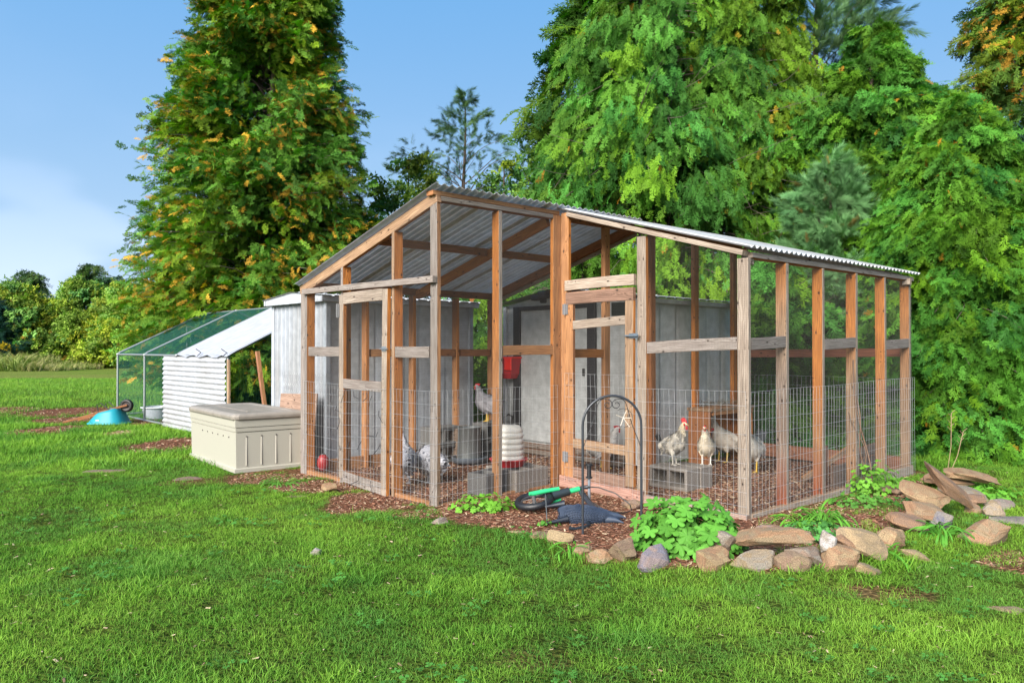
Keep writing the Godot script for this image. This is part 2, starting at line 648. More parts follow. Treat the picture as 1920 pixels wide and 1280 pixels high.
func cedar_spray(sd: int, wide := 0.26) -> ArrayMesh:
	# flat, drooping, feathery spray about one unit long along +z, lying in the xz plane
	var r := RandomNumberGenerator.new()
	r.seed = sd
	var mb := MB.new()
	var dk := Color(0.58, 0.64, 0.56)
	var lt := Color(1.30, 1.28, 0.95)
	var k := 8
	var bend := func(x: float, f: float, y: float) -> Vector3:
		return Vector3(x, y - 0.30 * f * f - 0.35 * x * x, f)
	for i in k:
		var f := 0.05 + 0.85 * i / (k - 1)
		var nx := minf(f + 0.2, 1.08)
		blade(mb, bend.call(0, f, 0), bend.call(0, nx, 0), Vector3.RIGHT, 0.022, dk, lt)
		for s in [-1.0, 1.0]:
			var ln: float = (wide * sin(PI * (0.12 + 0.80 * f)) + 0.06) * r.randf_range(0.6, 1.3)
			var an := r.randf_range(0.40, 0.8)
			var p: Vector3 = bend.call(0, f, 0)
			var e: Vector3 = bend.call(s * sin(an) * ln, f + cos(an) * ln, r.randf_range(-0.06, 0.06))
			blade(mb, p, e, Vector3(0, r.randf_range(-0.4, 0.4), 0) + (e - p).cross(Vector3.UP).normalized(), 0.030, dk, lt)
			var b := p.lerp(e, 0.5)
			for s2 in [-1.0, 1.0]:
				var an2: float = s * an + s2 * r.randf_range(0.45, 0.75)
				var l2 := ln * r.randf_range(0.4, 0.6)
				var e2 := b + Vector3(sin(an2) * l2, r.randf_range(-0.35, 0.1) * l2, cos(an2) * l2)
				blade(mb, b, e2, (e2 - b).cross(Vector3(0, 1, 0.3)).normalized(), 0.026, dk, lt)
	return mb.done()

func pine_tuft(sd: int) -> ArrayMesh:
	# a brush of needles round a shoot along +z
	var r := RandomNumberGenerator.new()
	r.seed = sd
	var mb := MB.new()
	for i in 110:
		var f := r.randf()
		var p := Vector3(0, 0, f * 0.75)
		var t := r.randf_range(0, TAU)
		var an := r.randf_range(0.35, 0.9) * (1.0 - 0.45 * f)
		var d := Vector3(cos(t) * sin(an), sin(t) * sin(an), cos(an))
		var sdv := d.cross(Vector3(0.3, 1, 0.2)).normalized()
		blade(mb, p, p + d * r.randf_range(0.3, 0.5), sdv, 0.007, Color(0.8, 0.8, 0.8), Color(1.1, 1.1, 1.05))
	return mb.done()

func leafy_sprig(sd: int) -> ArrayMesh:
	# a twig with broad leaves, one unit long along +z
	var r := RandomNumberGenerator.new()
	r.seed = sd
	var mb := MB.new()
	for i in 26:
		var f := r.randf_range(0.05, 1.0)
		var p := Vector3(r.randf_range(-0.1, 0.1), r.randf_range(-0.1, 0.1), f)
		var t := r.randf_range(0, TAU)
		var d := Vector3(cos(t), sin(t) - 0.35, r.randf_range(0.1, 0.9)).normalized()
		var sdv := d.cross(Vector3(r.randf_range(-1, 1), 1, r.randf_range(-1, 1))).normalized()
		var g := r.randf_range(0.8, 1.15)
		blade(mb, p, p + d * r.randf_range(0.2, 0.34), sdv, r.randf_range(0.05, 0.08), Color(g * 0.9, g * 0.9, g * 0.9), Color(g, g, g * 0.95))
	return mb.done()

func aim(dir: Vector3, roll: float, s: float, at: Vector3, squash := 1.0) -> Transform3D:
	var z := dir.normalized()
	var x := Vector3.UP.cross(z)
	if x.length() < 0.05:
		x = Vector3.RIGHT
	x = x.normalized()
	var y := z.cross(x)
	var b := Basis(x, y, z) * Basis(Vector3(0, 0, 1), roll)
	return Transform3D(b.scaled_local(Vector3(s * squash, s, s)), at)

var sprays := {}

# a tree with trunk, limbs and a crown of sprays.  o: options
func tree(called: String, label: String, category: String, at: Vector3, o: Dictionary, group := "") -> Node3D:
	var root := thing(called, label, category, at, 0.0, group)
	var kind: String = o.get("kind", "cedar")
	var H: float = o.h
	var prof: Array = o.prof            # [height, radius] pairs
	var nb: int = o.branches
	var per: int = o.per
	var size: float = o.size
	var base: Color = o.col
	var tip: Color = o.get("tip", base * 1.35)
	var odd: Color = o.get("odd", Color(0.5, 0.25, 0.03))
	var podd: float = o.get("podd", 0.0)
	var rise: float = o.get("rise", 0.3)
	var droop: float = o.get("droop", 0.25)
	var lean: Vector3 = o.get("lean", Vector3.ZERO)
	var inner: float = o.get("inner", 0.35)
	var h0: float = o.get("h0", 0.2)
	var back: float = o.get("back", 0.45)     # share of the branches kept on the side away from the lawn
	var stems: int = o.get("stems", 1)
	var gap: float = o.get("gap", 0.0)
	var hang: float = o.get("hang", 0.0)
	var scatter: float = o.get("scatter", 1.0)
	var even: float = o.get("even", 0.0)
	var r := RandomNumberGenerator.new()
	r.seed = hash(label)
	var rad := func(h: float) -> float:
		if h <= prof[0][0]: return prof[0][1]
		for i in prof.size() - 1:
			if h <= prof[i + 1][0]:
				return lerpf(prof[i][1], prof[i + 1][1], (h - prof[i][0]) / (prof[i + 1][0] - prof[i][0]))
		return prof[-1][1]
	var trunk_at := func(h: float) -> Vector3:
		return Vector3(0.06 * sin(h * 0.9), h, 0.05 * cos(h * 1.3)) + lean * (h / H) * (h / H)
	var mt := MB.new()
	for k in stems:
		var path := []
		var rads := []
		var a := TAU * k / stems + 0.7
		var sp: float = 0.0 if stems == 1 else 0.25
		for i in 13:
			var h := H * 0.97 * i / 12.0
			path.append(trunk_at.call(h) + Vector3(cos(a), 0, sin(a)) * sp * minf(h * 0.35, 1.0))
			rads.append((o.get("trunk", H * 0.018) as float) * (1.0 - 0.93 * i / 12.0) + 0.008)
		mt.tube(path, rads, 8)
	var mlimb := MB.new()
	var xfs := []
	var cols := []
	for b in nb:
		var u := (b + r.randf()) / nb
		var h := lerpf(h0, H, pow(u, o.get("bias", 0.9)))
		var az := b * 2.39996 + r.randf_range(-0.4, 0.4)
		var dir := Vector3(cos(az), 0, sin(az))
		if dir.z < -0.25 and r.randf() > back:
			continue
		if gap > 0.0 and nz.get_noise_3d(dir.x * 60 + H * 10, h * 45.0, dir.z * 60) > 0.35 - gap:
			continue
		var L: float = (rad.call(h) as float) * lerpf(r.randf_range(0.72, 1.1), r.randf_range(0.86, 1.0), even)
		if L < 0.1: L = 0.1
		var hs := maxf(h - L * rise, 0.05)
		var p0: Vector3 = trunk_at.call(hs)
		var path := []
		var rads := []
		var m := 6
		for i in m + 1:
			var f := float(i) / m
			var p := p0 + dir * L * f + Vector3.UP * (L * (rise * 1.6 * f - (rise * 0.6 + droop) * f * f))
			p += Vector3(0.05 * L * sin(f * 5 + b), 0, 0.05 * L * cos(f * 4 + b))
			path.append(p)
			rads.append(maxf(0.0035, L * 0.011 * (1.0 - 0.85 * f)))
		mlimb.tube(path, rads, 3, false)
		var tone := r.randf_range(0.6, 1.35)
		var hue := r.randf()
		var cool := r.randf()
		var is_odd := r.randf() < podd * 2.0
		for q in per:
			var f := clampf(inner + (1.0 - inner) * pow(r.randf(), 0.75), 0.0, 1.0)
			var ix := minf(f * m, m - 0.001)
			var i0 := int(ix)
			var p: Vector3 = (path[i0] as Vector3).lerp(path[i0 + 1], ix - i0)
			var spread: float = (L * 0.2 * (1.15 - f * 0.6) + size * 0.25) * scatter
			p += Vector3(r.randf_range(-1, 1), r.randf_range(-0.8, 0.7), r.randf_range(-1, 1)) * spread
			if p.y < 0.05: p.y = 0.05 + r.randf() * 0.2
			var od := (dir * r.randf_range(0.5, 1.0) + Vector3(r.randf_range(-0.7, 0.7), r.randf_range(-0.8, 0.35) - droop * 0.8 - hang + o.get("upward", 0.0), r.randf_range(-0.7, 0.7))).normalized()
			var s := size * r.randf_range(0.7, 1.3)
			xfs.append(aim(od, r.randf_range(-1.3, 1.3), s, p))
			var tt := tone * r.randf_range(0.8, 1.2)
			var c := base.lerp(tip, clampf(hue * 0.7 + 0.3 * r.randf(), 0, 1))
			if kind != "pine": c = Color(c.r * (0.75 + 0.6 * cool), c.g, c.b * (1.6 - 1.1 * cool))
			if f > 0.55 and r.randf() < podd * (1.5 if is_odd else 0.4):
				c = odd * r.randf_range(0.7, 1.25)
				xfs[-1] = (xfs[-1] as Transform3D).scaled_local(Vector3.ONE * 0.75)
			cols.append(Color(c.r * tt, c.g * tt, c.b * tt))
	# bare dead twigs in the shaded inside
	if o.has("dead"):
		for k in int(o.dead):
			var h := r.randf_range(o.get("dead0", 0.8), o.get("dead1", 3.4))
			var az := r.randf_range(0, TAU)
			var L: float = (rad.call(h) as float) * r.randf_range(0.5, 0.95)
			var d := Vector3(cos(az), r.randf_range(-0.25, 0.4), absf(sin(az))).normalized()
			var p: Vector3 = trunk_at.call(h)
			for j in 3:
				var path := [p]
				var dd := (d + Vector3(r.randf_range(-0.5, 0.5), r.randf_range(-0.5, 0.5), r.randf_range(-0.3, 0.3)) * (0.0 if j == 0 else 1.0)).normalized()
				var q := p
				for i in 5:
					q += dd * L / 5.0
					dd = (dd + Vector3(r.randf_range(-0.3, 0.3), r.randf_range(-0.35, 0.3), r.randf_range(-0.3, 0.3))).normalized()
					path.append(q)
				mlimb.tube(path, [0.012, 0.010, 0.008, 0.006, 0.005, 0.003] if j == 0 else [0.007, 0.006, 0.005, 0.004, 0.003, 0.002], 4, false)
				p = path[1 + j]
	part(root, "trunk", mt.done(), o.get("bark", M.bark))
	part(root, "limbs", mlimb.done(), M.twig).set_meta("kind", "stuff")
	var key: String = kind
	var list: Array = sprays[key]
	var split := []
	for k in list.size():
		split.append([[], []])
	for i in xfs.size():
		split[i % list.size()][0].append(xfs[i])
		split[i % list.size()][1].append(cols[i])
	for k in list.size():
		multi(root, "crown", list[k], M.leaf if kind != "pine" else M.needle, split[k][0], split[k][1])
	return root

# ================================================================== the scene
func _ready() -> void:
	rng.seed = 20240917
	nz.seed = 7; nz.frequency = 0.01; nz.fractal_octaves = 3
	nz2.seed = 21; nz2.frequency = 0.01; nz2.fractal_octaves = 4
	coop_basis = Basis(Vector3.UP, YAW)
	# camera
	var cam := Camera3D.new()
	cam.name = "camera"
	cam.fov = 47.41
	cam.near = 0.05
	cam.far = 900.0
	cam.position = Vector3(0, CAM_H, 0)
	cam.rotation.x = 0.0087
	add_child(cam)
	cam.current = true
	# sky and air
	var env := Environment.new()
	env.background_mode = Environment.BG_SKY
	env.tonemap_mode = Environment.TONE_MAPPER_LINEAR
	env.tonemap_exposure = 3.5
	env.sdfgi_enabled = true
	env.ssao_enabled = true
	env.ssil_enabled = true
	env.sky = Sky.new()
	var psm := ProceduralSkyMaterial.new()
	psm.sky_top_color = Color(0.195, 0.375, 0.53)
	psm.sky_horizon_color = Color(0.485, 0.54, 0.58)
	psm.sky_curve = 0.17
	psm.sky_energy_multiplier = 1.0
	psm.ground_bottom_color = Color(0.20, 0.24, 0.14)
	psm.ground_horizon_color = Color(0.55, 0.62, 0.55)
	psm.sun_angle_max = 6.0
	psm.sky_cover = cloud_cover()
	psm.sky_cover_modulate = Color(1, 1, 1, 0.2)
	env.sky.sky_material = psm
	var we := WorldEnvironment.new()
	we.name = "world_environment"
	we.environment = env
	add_child(we)
	# sun: soft, through thin cloud, from behind the camera's left shoulder
	var sun := DirectionalLight3D.new()
	sun.name = "sun"
	sun.light_energy = 0.82
	sun.light_color = Color(1.0, 0.975, 0.94)
	sun.light_angular_distance = 34.0
	sun.shadow_enabled = true
	add_child(sun)
	sun.look_at_from_position(Vector3(-6.5, 7.5, 12), Vector3.ZERO)

	materials()
	bed_poly = PackedVector2Array([Vector2(-0.62, 5.95), Vector2(-0.5, 5.62), Vector2(-0.05, 5.25), Vector2(0.2, 4.98), Vector2(0.5, 4.55), Vector2(0.8, 4.42), Vector2(1.45, 4.36), Vector2(1.9, 4.42), Vector2(2.35, 4.8), Vector2(2.75, 5.3), Vector2(3.1, 5.7), Vector2(3.5, 6.4), Vector2(3.75, 7.2), Vector2(1.68, 5.53), Vector2(0.43, 6.9)])
	# bare patches: x, depth, half width, half depth, strength
	dirt = [[-6.9, 11.5, 0.46, 0.75, 1.0], [-4.3, 9.8, 0.5, 0.85, 1.0], [-8.6, 15.0, 1.1, 1.3, 1.0], [-10.3, 15.4, 0.7, 0.9, 0.9], [-7.4, 13.2, 0.9, 0.8, 1.0],
		[-5.6, 11.2, 0.2, 0.34, 1.0], [-1.05, 6.25, 0.48, 0.5, 1.0], [-1.7, 6.85, 0.5, 0.35, 0.9], [-2.3, 7.4, 0.5, 0.5, 0.8], [-2.9, 7.15, 0.35, 0.25, 0.6], [-0.6, 5.75, 0.3, 0.2, 0.7], [-5.6, 12.9, 0.9, 0.8, 0.9], [3.15, 4.62, 0.35, 0.28, 0.8], [0.1, 3.2, 0.18, 0.14, 0.25], [-1.2, 4.3, 0.2, 0.15, 0.2], [1.95, 4.1, 0.28, 0.14, 0.6], [-3.6, 4.6, 0.3, 0.25, 0.25]]
	ground()
	coop()
	sheds()
	tube_run()
	trees()
	if not quick:
		grass()
	objects()
	stones()
	plants()
	hens()
	chips()

var quick := false

func cloud_cover() -> Texture2D:
	var im := Image.create(1024, 512, false, Image.FORMAT_RGBA8)
	var f := FastNoiseLite.new()
	f.seed = 11
	f.frequency = 1.0
	f.fractal_octaves = 5
	for y in 256:
		var el := PI / 2 - PI * (y + 0.5) / 512.0
		for x in 1024:
			var az := TAU * x / 1024.0
			var d := Vector3(cos(el) * cos(az), sin(el), cos(el) * sin(az))
			var q := f.get_noise_3d(d.x * 2.6, d.y * 7.0, d.z * 2.6)
			var thin := f.get_noise_3d(d.x * 1.2 + 7.0, d.y * 2.4, d.z * 1.2)
			var low := 1.0 - smoothstep(0.06, 0.45, el)
			var a := smoothstep(0.12, 0.5, q) * (0.03 + 0.6 * (1.0 - smoothstep(0.04, 0.30, el))) + 0.03 * smoothstep(-0.2, 0.5, thin)
			im.set_pixel(x, y, Color(0.86, 0.80, 0.82, clampf(a * 0.6, 0, 1)))
	return ImageTexture.create_from_image(im)

func materials() -> void:
	var w1 := wood_tex(3)
	var w2 := wood_tex(17)
	M.wood = vmat(0.82, 0.0, w1[0], w1[1], 0.0, 0.8)
	M.wood2 = vmat(0.82, 0.0, w2[0], w2[1], 0.0, 0.8)
	var g := noise_tex(0.02, 0.86, 1.0, 256, 5, 5)
	T.soft = g[0]
	var g2 := noise_tex(0.09, 0.45, 1.0, 256, 5, 9)
	T.fine = g2[0]
	T.fine_n = g2[1]
	T.soft_n = g[1]
	M.ground = vmat(0.95, 0.0, T.fine, T.fine_n, 1.1, 1.2)
	M.ground.uv1_world_triplanar = true
	M.ground.metallic_specular = 0.08
	M.rock = vmat(0.88, 0.0, T.fine, T.fine_n, 6.0, 1.0)
	M.bark = vmat(0.95, 0.0, T.fine, T.fine_n, 2.0, 1.5)
	M.bark.vertex_color_use_as_albedo = false
	M.bark.albedo_color = Color(0.18, 0.13, 0.10).linear_to_srgb()
	M.twig = vmat(0.9, 0.0, T.fine, null, 3.0)
	M.twig.vertex_color_use_as_albedo = false
	M.twig.albedo_color = Color(0.24, 0.19, 0.15).linear_to_srgb()
	M.leaf = leafmat(0.6, 0.75)
	M.needle = leafmat(0.55, 0.5)
	M.grass = leafmat(0.5, 0.75)
	M.chip = vmat(0.9)
	M.sheet = vmat(0.42, 0.0, T.soft, null, 1.3)
	M.sheet.metallic_specular = 0.5
	M.roof = vmat(0.42, 0.0, T.soft, null, 1.3)
	M.roof.backlight_enabled = true
	M.roof.backlight = Color(0.9, 0.91, 0.92)
	M.steel = vmat(0.45, 0.55, T.fine, null, 9.0)
	M.wire = mat(Color(0.46, 0.48, 0.50), 0.42, 0.55)
	M.cloth_wire = mat(Color(0.10, 0.095, 0.09), 0.5, 0.3)
	M.black = vmat(0.5, 0.0, T.fine, null, 4.0)
	M.plastic = vmat(0.42)
	M.plastic_lid = vmat(0.5, 0.0, T.soft, null, 1.2)
	M.tarp = vmat(0.6, 0.0, T.soft, null, 1.0)
	M.block = vmat(0.95, 0.0, T.fine, T.fine_n, 7.0, 1.6)
	M.feather = vmat(0.85)
	M.plain = vmat(0.6)
	M.paint = vmat(0.35)
	for i in 3:
		sprays.get_or_add("cedar", []).append(cedar_spray(100 + i, [0.24, 0.40, 0.33][i]))
	for i in 2:
		sprays.get_or_add("pine", []).append(pine_tuft(200 + i))
	for i in 2:
		sprays.get_or_add("leafy", []).append(leafy_sprig(300 + i))

# ------------------------------------------------------------------ ground
func axis(marks: Array) -> Array:
	# marks: [start, end, step] runs
	var out := []
	for m in marks:
		var k := int(round((m[1] - m[0]) / m[2]))
		for i in k:
			out.append(lerpf(m[0], m[1], float(i) / k))
	out.append(marks[-1][1])
	return out

func lawn_tone(x: float, z: float) -> float:
	return clampf(0.5 + 0.75 * nz.get_noise_2d(x * 34.0 + 300.0, z * 34.0) + 0.4 * nz2.get_noise_2d(x * 110.0, z * 110.0 + 70.0), 0.0, 1.0)

func ground() -> void:
	var xs := axis([[-250, -60, 19], [-60, -16, 2.2], [-16, -5, 0.25], [-5, 4.6, 0.06], [4.6, 14, 0.4], [14, 60, 4.6], [60, 250, 19]])
	var zs := axis([[-150, -10, 20], [-10, 1.6, 1.16], [1.6, 8.2, 0.06], [8.2, 18, 0.2], [18, 80, 1.55], [80, 420, 34]])
	var pts := []
	var ns := []
	var cc := []
	for z in zs:
		for x in xs:
			var h := gh(x, z)
			pts.append(W(x, z, h))
			var e := 0.04
			ns.append(Vector3(gh(x - e, z) - gh(x + e, z), 2 * e, gh(x, z + e) - gh(x, z - e)).normalized())
			var s := soil(x, z)
			var t := lawn_tone(x, z)
			var gc := Color(0.085, 0.13, 0.025).lerp(Color(0.14, 0.20, 0.035), t)
			if z > 16.0:
				var far := smoothstep(16.0, 34.0, z)
				var band := 0.5 + 0.8 * nz.get_noise_2d(x * 6.0, z * 24.0)
				gc = gc.lerp(Color(0.22, 0.37, 0.05).lerp(Color(0.37, 0.40, 0.11), clampf(band, 0, 1)), far)
			var sc := Color(0.21, 0.09, 0.052).lerp(Color(0.36, 0.18, 0.115), clampf(0.5 + nz2.get_noise_2d(x * 300.0, z * 300.0), 0, 1))
			cc.append(gc.lerp(sc, s))
	var mb := MB.new()
	mb.grid(pts, ns, cc, zs.size(), xs.size())
	var o := top_mesh("ground", mb.done(), M.ground, "", "")
	o.set_meta("kind", "structure")

func grass_tuft(sd: int, k: int, spread: float, h: float) -> ArrayMesh:
	var r := RandomNumberGenerator.new()
	r.seed = sd
	var mb := MB.new()
	for i in k:
		var a := r.randf_range(0, TAU)
		var q := sqrt(r.randf()) * spread
		var p := Vector3(cos(a) * q, -0.005, sin(a) * q)
		var t := r.randf_range(0, TAU)
		var lean := r.randf_range(0.15, 1.25)
		var d := Vector3(cos(t) * sin(lean), cos(lean) + 0.15, sin(t) * sin(lean)).normalized()
		var l := h * r.randf_range(0.55, 1.35)
		var w := r.randf_range(0.0011, 0.0020) * (h / 0.06)
		var sv := d.cross(Vector3.UP).normalized().rotated(d, r.randf_range(-0.9, 0.9))
		var m := p + d * l * 0.55
		var e := m + (d + Vector3(cos(t), -0.55, sin(t)) * r.randf_range(0.2, 0.9)).normalized() * l * 0.45
		var nn := sv.cross(d).normalized()
		if nn.y < 0: nn = -nn
		nn = (nn + Vector3.UP * 0.5).normalized()
		var g := r.randf_range(0.75, 1.2)
		var straw := r.randf() < 0.12
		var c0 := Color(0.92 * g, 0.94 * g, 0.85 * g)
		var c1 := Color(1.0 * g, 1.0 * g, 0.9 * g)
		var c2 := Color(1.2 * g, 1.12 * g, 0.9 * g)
		if straw:
			l *= 0.8; c0 = Color(2.6, 1.15, 3.0); c1 = Color(2.9, 1.3, 3.4); c2 = Color(2.9, 1.3, 3.4)
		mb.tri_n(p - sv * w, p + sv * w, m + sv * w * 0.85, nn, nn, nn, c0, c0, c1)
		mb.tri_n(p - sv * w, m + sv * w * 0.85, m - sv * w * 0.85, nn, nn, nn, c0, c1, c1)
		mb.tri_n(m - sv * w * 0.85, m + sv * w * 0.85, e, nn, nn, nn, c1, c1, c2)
	return mb.done()

func clover(sd: int) -> ArrayMesh:
	var r := RandomNumberGenerator.new()
	r.seed = sd
	var mb := MB.new()
	for i in 9:
		var a := r.randf_range(0, TAU)
		var q := sqrt(r.randf()) * 0.06
		var p := Vector3(cos(a) * q, r.randf_range(0.02, 0.05), sin(a) * q)
		var tilt := Vector3(r.randf_range(-0.4, 0.4), 1, r.randf_range(-0.4, 0.4)).normalized()
		var x := tilt.cross(Vector3(0.2, 0.1, 1)).normalized()
		var z := x.cross(tilt)
		for k in 3:
			var t := TAU * k / 3 + a
			var d := x * cos(t) + z * sin(t)
			var s := x * cos(t + PI / 2) + z * sin(t + PI / 2)
			var l := r.randf_range(0.010, 0.017)
			var c := Color(0.85, 0.95, 0.9)
			mb.tri_n(p, p + d * l * 0.7 + s * l * 0.5, p + d * l, tilt, tilt, tilt, c, c, c)
			mb.tri_n(p, p + d * l, p + d * l * 0.7 - s * l * 0.5, tilt, tilt, tilt, c, c, c)
	return mb.done()

func grass() -> void:
	var near := []
	var tall := []
	for i in 4:
		near.append(grass_tuft(500 + i, 30, 0.05, 0.038))
	var mids := [grass_tuft(510, 26, 0.11, 0.075), grass_tuft(511, 26, 0.11, 0.075)]
	var fars := [grass_tuft(520, 30, 0.3, 0.10), grass_tuft(521, 30, 0.3, 0.10)]
	var clv := [clover(530), clover(531)]
	var r := RandomNumberGenerator.new()
	r.seed = 99
	# z0, z1, tufts per square metre, meshes, margin
	var zones := [[2.2, 5.2, 620.0, near], [5.2, 8.0, 420.0, near], [8.0, 13.5, 150.0, mids], [13.5, 30.0, 26.0, fars]]
	var xf := {}
	var cl := {}
	for zn in zones:
		var ms: Array = zn[3]
		var step := 1.0 / sqrt(zn[2])
		var z: float = zn[0]
		while z < zn[1]:
			var hw := 0.70 * z + 0.8
			var x := -hw
			while x < minf(hw, 7.5):
				var px := x + r.randf() * step
				var pz := z + r.randf() * step
				x += step
				var s := soil(px, pz)
				var weedy := px > 1.6 and px < 3.9 and pz > border_z(px) + 0.12 and nz2.get_noise_2d(px * 200.0, pz * 200.0 + 40.0) > -0.02 and Vector2(px - PX, pz - PZ).dot(Vector2(sin(YAW), -cos(YAW))) > 1.95
				if r.randf() < s * 1.04 and not (weedy and r.randf() < 0.4):
					continue
				var t := lawn_tone(px, pz)
				if r.randf() < 0.25 * (1.0 - t): continue
				var bare := nz2.get_noise_2d(px * 260.0, pz * 260.0)
				if bare < -0.33 and r.randf() < 0.6: continue
				var sc := r.randf_range(0.75, 1.2) * (0.85 + 0.5 * smoothstep(0.1, 0.5, nz.get_noise_2d(px * 150.0, pz * 150.0 + 900.0)))
				var edge := smoothstep(0.35, 0.0, absf(border_z(px) - pz - 0.12)) * smoothstep(-0.8, 0.0, px)
				sc *= 1.0 + 0.7 * edge * r.randf()
				var c := Color(0.110, 0.275, 0.032).lerp(Color(0.245, 0.44, 0.052), clampf(t + r.randf_range(-0.3, 0.3), 0, 1))
				if pz > 12.0: c = c.lerp(Color(0.25, 0.43, 0.06), 0.5 * smoothstep(12.0, 20.0, pz))
				var blue := nz2.get_noise_2d(px * 90.0 + 500.0, pz * 90.0)
				if blue > 0.15: c = c.lerp(Color(0.08, 0.23, 0.045), 0.5)
				var m: Mesh = ms[r.randi() % ms.size()]
				if pz < 6.5 and r.randf() < 0.006 + 0.01 * clampf(blue * 3.0, 0, 1):
					m = clv[r.randi() % 2]
					c = Color(0.09, 0.25, 0.045)
					sc = r.randf_range(0.9, 1.4)
				var b := Basis(Vector3.UP, r.randf() * TAU).scaled_local(Vector3(sc, sc * r.randf_range(0.8, 1.2), sc))
				if not xf.has(m):
					xf[m] = []
					cl[m] = []
				xf[m].append(Transform3D(b, W(px, pz, gh(px, pz))))
				cl[m].append(c)
			z += step
	var root := thing("lawn_grass", "green mown lawn grass with clover across the foreground and the left field", "grass")
	root.set_meta("kind", "stuff")
	for m in xf:
		multi(root, "grass_blades", m, M.grass, xf[m], cl[m])

# ------------------------------------------------------------------ chicken run
const GREY = Color(0.335, 0.305, 0.285)
const TAN = Color(0.46, 0.315, 0.20)
const PALE = Color(0.45, 0.385, 0.32)
const PINK = Color(0.54, 0.27, 0.115)
const ORANGE = Color(0.60, 0.23, 0.045)
const BROWN = Color(0.36, 0.145, 0.05)
const WET = Color(0.42, 0.10, 0.03)

func roof_l(t: float) -> float:
	return 2.455 + 0.272 * t

func roof_r(t: float) -> float:
	return 2.455 - 0.277 * t

